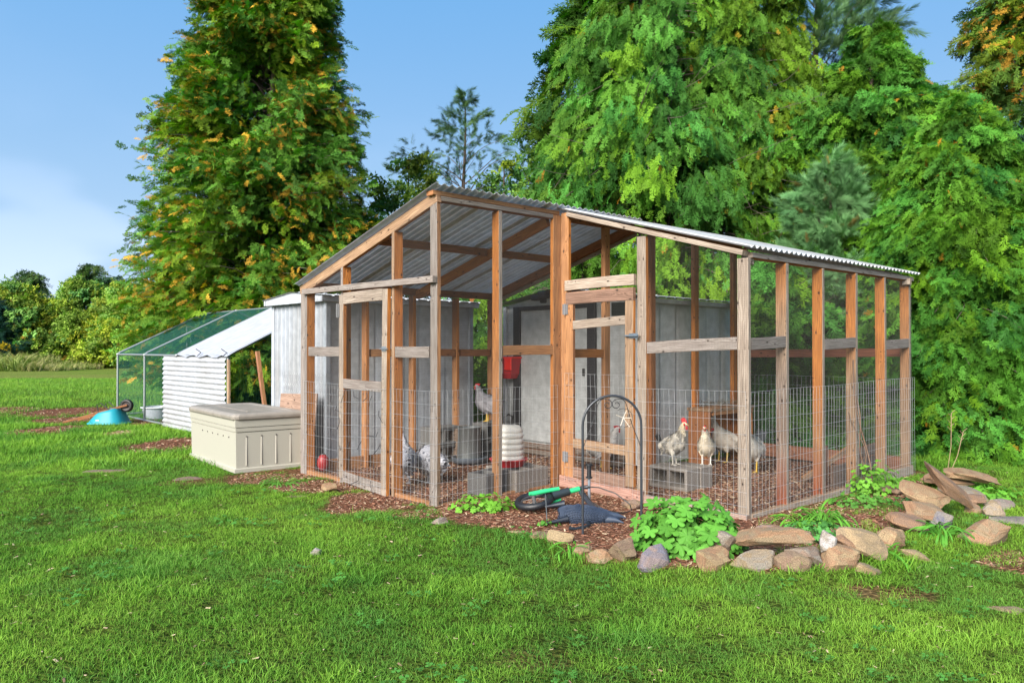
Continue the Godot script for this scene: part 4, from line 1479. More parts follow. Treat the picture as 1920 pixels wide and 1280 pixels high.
# ------------------------------------------------------------------ tube framed run with green netting
func tube_run() -> void:
	var a := thing("netted_run", "galvanised tube framed poultry run with green netting and a white tarp roof", "poultry run", cw(0.537, -5.353), YAW)
	var K := [0.0, -1.95, -3.47, -4.99]
	var he := 1.11
	var hr := 1.89
	var wd := 3.1
	var rd := 0.019
	var tube_mat: Material = M.steel
	var tp := func(called: String, p: Array, r := 0.019) -> void:
		var mb := MB.new()
		mb.col = Color(0.62, 0.66, 0.68)
		mb.tube(p, r, 10)
		part(a, called, mb.done(), tube_mat)
	for z in K:
		tp.call("pole", [Vector3(0, 0, z), Vector3(0, he, z)])
		tp.call("pole", [Vector3(wd, 0, z), Vector3(wd, he, z)])
		tp.call("roof_pole", [Vector3(0, he, z), Vector3(0.04, he + 0.035, z), Vector3(wd * 0.5 - 0.03, hr - 0.01, z), Vector3(wd * 0.5, hr, z)])
		tp.call("roof_pole", [Vector3(wd * 0.5, hr, z), Vector3(wd * 0.5 + 0.03, hr - 0.01, z), Vector3(wd - 0.04, he + 0.035, z), Vector3(wd, he, z)])
		for jp in [Vector3(0, he, z), Vector3(wd * 0.5, hr, z), Vector3(wd, he, z)]:
			var mb := MB.new()
			mb.col = Color(0.7, 0.73, 0.75)
			mb.ball(jp, Vector3.ONE * 0.027)
			part(a, "joint", mb.done(), tube_mat)
	for i in 3:
		tp.call("eave_pole", [Vector3(0, he, K[i]), Vector3(0, he, K[i + 1])], 0.016)
		tp.call("eave_pole", [Vector3(wd, he, K[i]), Vector3(wd, he, K[i + 1])], 0.016)
		tp.call("ridge_pole", [Vector3(wd * 0.5, hr, K[i]), Vector3(wd * 0.5, hr, K[i + 1])], 0.016)
		tp.call("base_pole", [Vector3(0, 0.03, K[i]), Vector3(0, 0.03, K[i + 1])], 0.018)
		tp.call("base_pole", [Vector3(wd, 0.03, K[i]), Vector3(wd, 0.03, K[i + 1])], 0.018)
	tp.call("base_pole", [Vector3(0, 0.03, K[3]), Vector3(wd, 0.03, K[3])], 0.018)
	# door frame in the far end
	for x in [1.22, 1.88]:
		tp.call("door_pole", [Vector3(x, 0, K[3]), Vector3(x, 1.64, K[3])], 0.016)
	tp.call("door_pole", [Vector3(1.22, 1.62, K[3]), Vector3(1.88, 1.62, K[3])], 0.016)
	tp.call("door_pole", [Vector3(1.29, 1.0, K[3] + 0.02), Vector3(1.29, 1.56, K[3] + 0.02), Vector3(1.84, 1.56, K[3] + 0.02)], 0.014)
	# netting
	var net := MB.new()
	var r := 0.0008
	var pit := 0.023
	var x := 0.0
	var zz := 0.0
	while zz > -4.99:
		if zz < -2.45:
			wire3(net, Vector3(-0.012, 0.03, zz), Vector3(-0.012, he, zz), r)
		if zz < -1.95:
			wire3(net, Vector3(0, he + 0.012, zz), Vector3(wd * 0.5, hr + 0.012, zz), r)
		wire3(net, Vector3(wd, 0.03, zz), Vector3(wd, he, zz), r)
		wire3(net, Vector3(wd, he + 0.012, zz), Vector3(wd * 0.5, hr + 0.012, zz), r)
		zz -= pit
	var y := 0.03
	while y < he:
		wire3(net, Vector3(-0.012, y, -2.45), Vector3(-0.012, y, -4.99), r)
		wire3(net, Vector3(wd, y, 0), Vector3(wd, y, -4.99), r)
		y += pit
	var f := 0.0
	while f < 1.0:
		wire3(net, Vector3(wd * 0.5 * f, lerpf(he, hr, f) + 0.012, -1.95), Vector3(wd * 0.5 * f, lerpf(he, hr, f) + 0.012, -4.99), r)
		wire3(net, Vector3(wd - wd * 0.5 * f, lerpf(he, hr, f) + 0.012, 0), Vector3(wd - wd * 0.5 * f, lerpf(he, hr, f) + 0.012, -4.99), r)
		f += pit / 1.73
	x = 0.0
	while x < wd:
		var hh := lerpf(he, hr, 1.0 - absf(x - wd * 0.5) / (wd * 0.5))
		wire3(net, Vector3(x, 0.03, -5.0), Vector3(x, hh, -5.0), r)
		wire3(net, Vector3(x, 0.03, 0.012), Vector3(x, hh, 0.012), r * 0.6)
		x += pit
	y = 0.03
	while y < hr:
		var half := wd * 0.5 * (1.0 - clampf((y - he) / (hr - he), 0.0, 1.0))
		wire3(net, Vector3(wd * 0.5 - half, y, -5.0), Vector3(wd * 0.5 + half, y, -5.0), r)
		y += pit
	part(a, "netting", net.done(), mat(Color(0.02, 0.12, 0.09), 0.5)).set_meta("kind", "stuff")
	# corrugated side panel, its waves lying level
	var mb := MB.new()
	mb.col = Color(0.43, 0.45, 0.50)
	corr(mb, Vector3(-0.03, 0.0, -0.02), Vector3.UP, 1.10, Vector3(0, 0, -1), 2.45, 0.0733, 0.011, 0.0016, 0, 14, 10)
	part(a, "side_panel", mb.done(), M.sheet)
	board(a, "batten", Vector3(-0.005, 0.0, 0.03), Vector3(-0.005, 1.07, 0.03), Vector3(0, 0, 1), 0.045, 0.03, -Vector3.RIGHT, TAN, TAN)
	# tarp over the near roof bay
	mb = MB.new()
	mb.col = Color(0.41, 0.425, 0.475)
	var pts := []
	var ns := []
	for i in 13:
		for j in 13:
			var fu := j / 12.0
			var fv := i / 12.0
			var sag := -0.03 * sin(PI * fu) * sin(PI * fv) + 0.006 * nz.get_noise_2d(i * 300.0, j * 300.0)
			var e := 0.0 if j > 0 else -0.012 + 0.02 * sin(i * 1.9)
			var zt := lerpf(0.06, -1.93, fv) 
			pts.append(Vector3(lerpf(-0.05, wd * 0.5 + 0.05, fu), lerpf(he + 0.008, hr + 0.045, fu) + sag + e, zt))
			ns.append(Vector3(-0.45, 1, 0.02 * sin(i * 1.0)).normalized())
	mb.grid(pts, ns, [], 13, 13)
	part(a, "tarp", mb.done(), M.tarp)
	for q in [-0.03, -0.95]:
		mb = MB.new()
		mb.col = Color(0.03, 0.03, 0.035)
		mb.tube([Vector3(-0.06, he, q), Vector3(0.0, he + 0.05, q - 0.02), Vector3(-0.04, he + 0.10, q - 0.10)], 0.006, 5)
		part(a, "tie", mb.done(), M.plain)
	# grey tub standing in the far bay
	var tub := thing("washtub", "round grey tub standing on bare soil inside the netted run", "tub", W(-6.16, 13.5), 0.0)
	mb = MB.new()
	mb.col = Color(0.38, 0.40, 0.46)
	mb.lathe([Vector2(0.0, 0.0), Vector2(0.20, 0.0), Vector2(0.245, 0.19), Vector2(0.26, 0.195), Vector2(0.26, 0.21), Vector2(0.235, 0.21), Vector2(0.19, 0.02), Vector2(0.0, 0.02)], 28)
	part(tub, "basin", mb.done(), M.plastic)
	mb = MB.new()
	mb.col = Color(0.7, 0.72, 0.74)
	mb.lathe([Vector2(0.262, 0.188), Vector2(0.272, 0.198), Vector2(0.262, 0.212)], 28)
	part(tub, "rim", mb.done(), M.plastic)
	# upturned wheelbarrow
	var wb := thing("wheelbarrow", "turquoise wheelbarrow lying upside down on the grass by the netted run", "wheelbarrow", W(-6.50, 12.55), -0.05)
	mb = MB.new()
	mb.col = Color(0.015, 0.23, 0.29)
	var rim := []
	var tray_p := []
	var tray_n := []
	var rows := [[0.0, 0.02], [0.04, 0.035], [0.35, 0.13], [0.75, 0.235], [0.92, 0.265], [1.0, 0.275], [1.0, 0.276]]
	for i in rows.size():
		var up_f: float = rows[i][0]
		for j in 28:
			var ang := TAU * j / 28
			var cx := signf(cos(ang)) * pow(absf(cos(ang)), 0.5)
			var sx := signf(sin(ang)) * pow(absf(sin(ang)), 0.5)
			var k: float = 1.0 if i < rows.size() - 1 else 0.05
			var p := Vector3(lerpf(0.36 * cx, 0.02 + 0.19 * cx, up_f) * k, float(rows[i][1]) + 0.05 * up_f * cx, lerpf(0.27, 0.17, up_f) * sx * k)
			tray_p.append(p)
			tray_n.append(Vector3(cos(ang), 0.55 if i < 4 else (1.2 if i < 6 else 8.0), sin(ang)).normalized())
			if i == 0: rim.append(p)
	rim.append(rim[0])
	mb.grid(tray_p, tray_n, [], rows.size(), 28, true)
	part(wb, "tray", mb.done(), M.plastic)
	mb = MB.new()
	mb.col = Color(0.03, 0.42, 0.52)
	mb.tube(rim, 0.014, 6, false)
	part(wb, "rim", mb.done(), M.plastic)
	mb = MB.new()
	mb.col = Color(0.55, 0.75, 0.8)
	mb.quad(Vector3(-0.13, 0.085, 0.252), Vector3(0.09, 0.09, 0.236), Vector3(0.09, 0.108, 0.228), Vector3(-0.13, 0.103, 0.244), Vector3(0, 0.3, 1))
	part(wb, "stripe", mb.done(), M.plain)
	for s in [-1.0, 1.0]:
		board(wb, "handle", Vector3(-0.80, 0.05, 0.24 * s), Vector3(0.40, 0.385, 0.06 * s), Vector3.UP, 0.04, 0.03, Vector3.UP, Color(0.33, 0.22, 0.17), BROWN)
	for s in [-1.0, 1.0]:
		mb = MB.new()
		mb.col = Color(0.02, 0.02, 0.02)
		mb.tube([Vector3(-0.13, 0.22, 0.15 * s), Vector3(-0.17, 0.40, 0.14 * s), Vector3(-0.10, 0.43, 0.14 * s), Vector3(0.10, 0.27, 0.12 * s)], 0.010, 6)
		part(wb, "leg_frame", mb.done(), M.plain)
	var wh := Node3D.new()
	wh.name = "wheel"
	wh.position = Vector3(0.36, 0.37, 0)
	wb.add_child(wh)
	mb = MB.new()
	mb.col = Color(0.018, 0.018, 0.018)
	var bz := Basis(Vector3.RIGHT, PI / 2)
	mb.lathe([Vector2(0.075, -0.035), Vector2(0.10, -0.045), Vector2(0.125, -0.03), Vector2(0.132, 0.0), Vector2(0.125, 0.03), Vector2(0.10, 0.045), Vector2(0.075, 0.035)], 26, Vector3.ZERO, bz)
	part(wh, "tyre", mb.done(), M.black)
	mb = MB.new()
	mb.col = Color(0.06, 0.05, 0.05)
	mb.lathe([Vector2(0.0, -0.03), Vector2(0.03, -0.03), Vector2(0.04, -0.015), Vector2(0.078, -0.03), Vector2(0.078, 0.03), Vector2(0.04, 0.015), Vector2(0.03, 0.03), Vector2(0.0, 0.03)], 20, Vector3.ZERO, bz)
	part(wh, "rim", mb.done(), M.plain)
	wb.scale = Vector3(0.80, 0.80, 0.85)
	# stake leaning inside, grey post beyond
	var stk := thing("stake", "rough reddish wooden stake leaning between the netted run and the white shed", "stake", cw(0.95, -5.20), YAW)
	board(stk, "stake", Vector3(0.06, 0, 0.08), Vector3(-0.05, 1.18, -0.06), Vector3.RIGHT, 0.05, 0.045, -Vector3.RIGHT, Color(0.45, 0.22, 0.13), PINK)
	# plywood sheet and wire roll behind the deck box
	var pl := thing("plywood_sheet", "stained plywood sheet leaning on the white shed behind the storage box", "board", cw(0.22, -2.72), YAW)
	board(pl, "sheet", Vector3(-0.02, 0.33, -0.42), Vector3(0.0, 0.36, 0.36), Vector3(0.10, 1, 0), 0.80, 0.012, -Vector3.RIGHT, Color(0.36, 0.25, 0.19), TAN)
	var ro := MB.new()
	for k in 26:
		var p0 := cw(0.28, -3.30 + k * 0.05, 0.55)
		var pth := []
		for i in 19:
			pth.append(cw(0.335 - 0.01 * sin(i * 2.0), -3.30 + k * 0.05 + (0.022 if i % 2 else -0.022), 0.60 + i * 0.02))
		ro.tube(pth, 0.0016, 3, false)
	top_mesh("chicken_wire", ro.done(), M.wire, "strip of chicken wire standing against the white shed above the plywood", "wire netting")
	# red ball behind the first post
	var rb := MB.new()
	rb.col = Color(0.26, 0.01, 0.012)
	rb.ball(Vector3(0, 0.10, 0), Vector3(0.058, 0.085, 0.058), 20, 14)
	rb.col = Color(0.03, 0.03, 0.03)
	rb.lathe([Vector2(0.0, 0.19), Vector2(0.02, 0.189), Vector2(0.022, 0.18)], 12)
	top_mesh("red_ball", rb.done(), M.plastic, "dark red ball on the soil just behind the left corner post", "ball", cw(0.15, -2.055))

# ------------------------------------------------------------------ trees
func trees() -> void:
	var ced := Color(0.070, 0.185, 0.024)
	var cedl := Color(0.13, 0.30, 0.035)
	tree("cedar_tree", "tall broad cedar with orange flecked sprays standing left behind the sheds", "tree", W(-5.4, 17.0), {
		h = 13.5, prof = [[0.0, 1.9], [1.2, 2.4], [2.2, 2.7], [3.8, 2.6], [5.5, 2.35], [7.2, 1.85], [9.0, 1.4], [11.5, 0.8], [13.5, 0.05]],
		back = 0.7, branches = 1400, per = 70, size = 0.25, even = 0.35, scatter = 0.8, upward = 0.35, col = Color(0.075, 0.18, 0.022), tip = Color(0.19, 0.36, 0.04), podd = 0.24, odd = Color(0.62, 0.35, 0.045), rise = 0.5, droop = 0.2, inner = 0.2, stems = 2, trunk = 0.10, bias = 1.1, gap = 0.14})
	tree("pine_tree", "slender sparse pine with a bare leader rising behind the roof ridge", "tree", W(-1.62, 26.0), {
		kind = "pine", h = 9.75, prof = [[0.0, 3.2], [5.0, 3.4], [6.8, 3.0], [8.0, 1.9], [8.8, 0.8], [9.75, 0.06]],
		branches = 110, per = 13, size = 0.36, col = Color(0.05, 0.11, 0.04), tip = Color(0.11, 0.2, 0.065), rise = 0.55, droop = 0.1, inner = 0.4, h0 = 3.0, trunk = 0.14, upward = 0.4, gap = 0.05})
	tree("young_tree", "low leafy tree beside the tall orange flecked cedar, left of the roof peak", "tree", W(-2.75, 21.0), {
		kind = "leafy", h = 6.4, prof = [[0.0, 1.6], [4.0, 1.5], [5.6, 0.9], [6.4, 0.15]], branches = 90, per = 16, size = 0.42, col = Color(0.10, 0.20, 0.035), tip = Color(0.22, 0.34, 0.045), podd = 0.06, odd = Color(0.38, 0.28, 0.03), rise = 0.6, droop = 0.05, trunk = 0.08, gap = 0.1})
	tree("young_tree", "yellow green leafy sapling just right of the slender pine", "tree", W(-0.15, 20.0), {
		kind = "leafy", h = 6.0, prof = [[0.0, 1.5], [4.0, 1.3], [5.2, 0.7], [6.0, 0.1]], branches = 80, per = 13, size = 0.36, col = Color(0.07, 0.17, 0.03), tip = Color(0.20, 0.34, 0.04), rise = 0.6, droop = 0.05, trunk = 0.07, gap = 0.12})
	tree("young_tree", "thin open crowned tree between the sapling and the big right cedar", "tree", W(0.9, 17.5), {
		kind = "leafy", h = 6.6, prof = [[0.0, 1.5], [4.0, 1.2], [5.6, 0.7], [6.6, 0.1]], branches = 70, per = 9, size = 0.34, col = Color(0.09, 0.19, 0.035), tip = Color(0.2, 0.35, 0.045), rise = 0.7, droop = 0.05, trunk = 0.07, gap = 0.1})
	tree("cedar_tree", "large bright green cedar with a visible forked trunk behind the right roof", "tree", W(2.36, 12.6), {
		h = 11.0, prof = [[0.0, 2.0], [2.5, 2.15], [4.2, 2.0], [5.5, 1.7], [7.0, 1.25], [9.0, 0.8], [11.0, 0.05]],
		branches = 560, per = 95, size = 0.20, col = ced, tip = Color(0.125, 0.32, 0.04), podd = 0.02, rise = 0.25, droop = 0.45, hang = 0.4, inner = 0.5, stems = 2, trunk = 0.15, dead = 60, dead0 = 0.9, dead1 = 5.6, gap = 0.30, h0 = 2.6})
	tree("cedar_tree", "dense cedar with yellowish tips right of the forked trunk cedar", "tree", W(3.75, 13.0), {
		h = 11.0, prof = [[0.0, 1.9], [3.0, 1.9], [5.0, 1.45], [7.0, 1.15], [9.0, 0.75], [11.0, 0.05]],
		branches = 540, per = 92, size = 0.20, col = ced, tip = cedl, podd = 0.08, odd = Color(0.42, 0.30, 0.03), rise = 0.3, droop = 0.4, hang = 0.4, inner = 0.45, trunk = 0.17, dead = 44, dead0 = 0.9, dead1 = 5.0, gap = 0.28, h0 = 1.4})
	tree("pine_tree", "tall blue green pine with open limbs against the sky at upper right", "tree", W(5.9, 15.0), {
		kind = "pine", h = 10.5, prof = [[0.0, 1.3], [5.5, 1.5], [7.5, 1.5], [9.0, 1.2], [10.5, 0.2]],
		branches = 95, per = 34, size = 0.34, col = Color(0.075, 0.17, 0.07), tip = Color(0.17, 0.30, 0.13), rise = 0.75, droop = 0.0, inner = 0.4, h0 = 4.2, trunk = 0.14, upward = 0.5})
	tree("cedar_tree", "slanting cedar whose sloping top meets the sky right of the tall pine", "tree", W(5.7, 12.2), {
		h = 6.3, prof = [[0.0, 1.9], [2.5, 2.1], [4.0, 1.75], [5.4, 0.95], [6.3, 0.1]],
		branches = 500, per = 88, size = 0.20, col = Color(0.050, 0.15, 0.022), tip = Color(0.11, 0.30, 0.035), podd = 0.03, rise = 0.45, droop = 0.25, inner = 0.4, trunk = 0.13, h0 = 0.3, gap = 0.18, dead = 10, dead0 = 1.0, dead1 = 3.0})
	tree("cedar_tree", "low spreading cedar touching the ground right of the run's far corner post", "tree", W(5.55, 9.6), {
		h = 4.3, prof = [[0.0, 1.35], [1.5, 1.4], [2.8, 1.2], [3.7, 0.7], [4.3, 0.1]],
		branches = 460, per = 76, size = 0.17, col = Color(0.05, 0.165, 0.022), tip = Color(0.13, 0.34, 0.035), podd = 0.03, rise = 0.2, droop = 0.35, hang = 0.0, inner = 0.4, trunk = 0.10, h0 = 0.12, gap = 0.10, bias = 1.0})
	tree("cedar_tree", "cedar with golden orange upper sprays at the right edge of the view", "tree", W(9.75, 14.2), {
		h = 9.5, prof = [[0.0, 1.9], [4.0, 1.9], [6.0, 1.5], [8.0, 0.9], [9.5, 0.1]],
		branches = 360, per = 46, size = 0.33, col = Color(0.06, 0.14, 0.025), tip = Color(0.16, 0.26, 0.03), podd = 0.28, odd = Color(0.50, 0.27, 0.04), rise = 0.5, droop = 0.2, inner = 0.35, trunk = 0.15})
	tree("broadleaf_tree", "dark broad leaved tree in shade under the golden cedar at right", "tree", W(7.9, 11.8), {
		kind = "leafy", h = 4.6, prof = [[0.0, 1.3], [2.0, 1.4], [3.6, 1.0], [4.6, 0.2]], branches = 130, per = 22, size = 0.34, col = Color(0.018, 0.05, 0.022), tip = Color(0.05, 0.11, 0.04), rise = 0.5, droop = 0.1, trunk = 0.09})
	tree("pine_tree", "small blue green pine with fanned needles between the right hand cedars", "tree", W(4.35, 10.6), {
		kind = "pine", h = 3.75, prof = [[0.0, 0.6], [2.0, 0.7], [3.0, 0.6], [3.75, 0.1]],
		branches = 75, per = 26, size = 0.24, col = Color(0.085, 0.22, 0.08), tip = Color(0.20, 0.40, 0.16), podd = 0.10, odd = Color(0.30, 0.22, 0.07), rise = 0.5, droop = 0.0, h0 = 1.2, trunk = 0.05, upward = 0.4})
	tree("cedar_shrub", "shrubby cedar with a dead orange branch seen between the two sheds", "shrub", W(-0.35, 11.6), {
		h = 2.7, prof = [[0.0, 1.0], [1.5, 1.0], [2.7, 0.1]], branches = 110, per = 20, size = 0.28, col = ced, tip = Color(0.14, 0.31, 0.035), podd = 0.08, odd = Color(0.42, 0.13, 0.05), rise = 0.4, droop = 0.3, trunk = 0.05})
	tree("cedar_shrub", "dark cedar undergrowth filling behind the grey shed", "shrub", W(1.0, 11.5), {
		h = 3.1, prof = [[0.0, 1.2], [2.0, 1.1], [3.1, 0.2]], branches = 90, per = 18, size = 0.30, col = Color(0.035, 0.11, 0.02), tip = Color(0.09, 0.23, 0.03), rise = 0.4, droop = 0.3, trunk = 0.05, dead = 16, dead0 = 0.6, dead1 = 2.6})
	tree("cedar_shrub", "bright low cedar boughs directly behind the far right wall of the run", "shrub", W(3.5, 10.4), {
		h = 2.6, prof = [[0.0, 1.0], [1.4, 0.95], [2.6, 0.2]], branches = 120, per = 20, size = 0.28, col = Color(0.05, 0.15, 0.022), tip = Color(0.12, 0.31, 0.035), rise = 0.3, droop = 0.4, trunk = 0.05, dead = 8, dead0 = 0.6, dead1 = 2.0})
	# the wood behind
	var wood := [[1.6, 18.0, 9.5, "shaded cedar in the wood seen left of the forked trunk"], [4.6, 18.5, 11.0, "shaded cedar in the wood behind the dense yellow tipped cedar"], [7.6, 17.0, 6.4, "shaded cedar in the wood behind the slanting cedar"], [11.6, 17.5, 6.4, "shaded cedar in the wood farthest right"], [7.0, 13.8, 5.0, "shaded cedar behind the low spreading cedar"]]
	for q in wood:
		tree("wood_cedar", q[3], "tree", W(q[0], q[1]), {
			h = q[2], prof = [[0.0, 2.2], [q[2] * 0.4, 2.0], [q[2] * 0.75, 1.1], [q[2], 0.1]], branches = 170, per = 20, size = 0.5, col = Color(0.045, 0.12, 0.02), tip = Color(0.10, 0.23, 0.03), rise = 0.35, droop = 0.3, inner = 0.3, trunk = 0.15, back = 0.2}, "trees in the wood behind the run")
	# far hedge beyond the field
	var far := [
		[-35.5, 50.0, 6.6, 4.0, "leafy", Color(0.06, 0.13, 0.03), "dark green tree at the left edge of the far tree line"],
		[-31.0, 49.0, 5.3, 3.2, "leafy", Color(0.12, 0.18, 0.03), "yellow green bush second from the left in the far tree line"],
		[-27.5, 50.0, 5.6, 3.0, "leafy", Color(0.10, 0.17, 0.03), "olive green bushy tree in the middle of the far tree line"],
		[-24.2, 49.0, 5.2, 2.9, "leafy", Color(0.14, 0.20, 0.03), "paler yellow green bush right of the middle of the far tree line"],
		[-21.0, 48.0, 5.3, 2.8, "leafy", Color(0.15, 0.24, 0.03), "bright green bush near the big cedar in the far tree line"],
		[-17.8, 47.0, 4.8, 2.8, "leafy", Color(0.09, 0.13, 0.035), "brownish green bush behind the end of the netted run"],
		[-14.5, 46.0, 5.0, 3.0, "leafy", Color(0.08, 0.14, 0.03), "green bush far behind the base of the big cedar"],
		[-11.0, 46.0, 5.0, 3.0, "leafy", Color(0.07, 0.13, 0.03), "dull green bush far behind the white shed"],
		[-38.5, 47.0, 5.8, 3.0, "leafy", Color(0.07, 0.15, 0.03), "green bush cut by the left edge of the picture in the far tree line"]]
	for q in far:
		tree("hedge_tree", q[6], "tree", W(q[0], q[1]), {
			kind = q[4], h = q[2], prof = [[0.0, q[3]], [q[2] * 0.5, q[3] * 0.95], [q[2] * 0.8, q[3] * 0.55], [q[2], q[3] * 0.1]], branches = 130, per = 44, size = 0.55, col = (q[5] as Color) * 1.6, tip = (q[5] as Color) * 2.4, podd = 0.03, odd = Color(0.28, 0.16, 0.03), rise = 0.5, droop = 0.1, trunk = 0.12, h0 = 0.3}, "trees of the far tree line")
	for q in [[-31.5, 46.5, 4.2, 2.3, "dark blue green spruce standing in front of the far tree line"]]:
		tree("spruce_tree", q[4], "tree", W(q[0], q[1]), {
			kind = "pine", h = q[2], prof = [[0.0, q[3]], [1.5, q[3] * 0.9], [q[2], 0.1]], branches = 120, per = 16, size = 0.8, col = Color(0.015, 0.055, 0.04), tip = Color(0.03, 0.09, 0.06), rise = 0.1, droop = 0.2, trunk = 0.1})
	for k in 9:
		var x: float = -42.0 + k * 3.9
		var names := ["first", "second", "third", "fourth", "fifth", "sixth", "seventh", "eighth", "ninth"]
		tree("far_conifer", "dark pointed conifer top, %s from the left, behind the far tree line" % names[k], "tree", W(x, 60.0 + (k % 3) * 1.5), {
			kind = "cedar", h = [8.6, 7.4, 8.1, 6.8, 7.9, 7.2, 7.6, 6.9, 7.4][k], prof = [[0.0, 2.0], [3.0, 1.7], [6.0, 0.8], [8.6, 0.05]], branches = 60, per = 12, size = 0.9, col = Color(0.04, 0.09, 0.035), tip = Color(0.08, 0.15, 0.05), rise = 0.1, droop = 0.3, trunk = 0.1, h0 = 2.0}, "conifers behind the far tree line")
	# rough weeds in the field, left
	var wp := []
	var wc := []
	var r := RandomNumberGenerator.new()
	r.seed = 77
	var stalk := grass_tuft(600, 40, 0.35, 0.8)
	for i in 420:
		var x := r.randf_range(-36, -24.2)
		var zz := r.randf_range(41.0, 46.0)
		var env := smoothstep(-24.2, -27.5, x)
		wp.append(Transform3D(Basis(Vector3.UP, r.randf() * TAU).scaled(Vector3.ONE * r.randf_range(0.7, 1.3) * (0.45 + 0.75 * env)), W(x, zz, 0)))
		wc.append(Color(0.42, 0.37, 0.18).lerp(Color(0.26, 0.33, 0.09), r.randf()) * r.randf_range(0.7, 1.2))
	var weeds := thing("meadow_weeds", "tall dry weeds with yellow flower heads in the field at far left", "weeds")
	weeds.set_meta("kind", "stuff")
	multi(weeds, "stalks", stalk, M.grass, wp, wc)
	var fp := []
	var fc := []
	for i in 260:
		var x := r.randf_range(-36, -29.0)
		fp.append(aim(Vector3(r.randf_range(-1, 1), 1.5, r.randf_range(-1, 1)), 0, r.randf_range(0.25, 0.45), W(x, r.randf_range(43.0, 45.5), 0.95 + 0.3 * r.randf() + 0.25 * smoothstep(-29.0, -33.0, x))))
		fc.append(Color(0.55, 0.38, 0.02) * r.randf_range(0.7, 1.2))
	multi(weeds, "flower_heads", sprays.leafy[0], M.leaf, fp, fc)

# ------------------------------------------------------------------ things in and round the run
func block_mesh(l: float, h: float, w: float, tone: Color) -> ArrayMesh:
	# hollow concrete block, holes through the width w (z), length along x
	var mb := MB.new()
	mb.col = tone
	var k := 0.03
	mb.bbox(Vector3(-l / 2, 0, -w / 2), Vector3(l / 2, k, w / 2), 0.005)
	mb.bbox(Vector3(-l / 2, h - k, -w / 2), Vector3(l / 2, h, w / 2), 0.005)
	for x in [-l / 2, -k / 2, l / 2 - k]:
		mb.bbox(Vector3(x + 0.001, k - 0.004, -w / 2 + 0.002), Vector3(x + k - 0.001, h - k + 0.004, w / 2 - 0.002), 0.003)
	return mb.done()

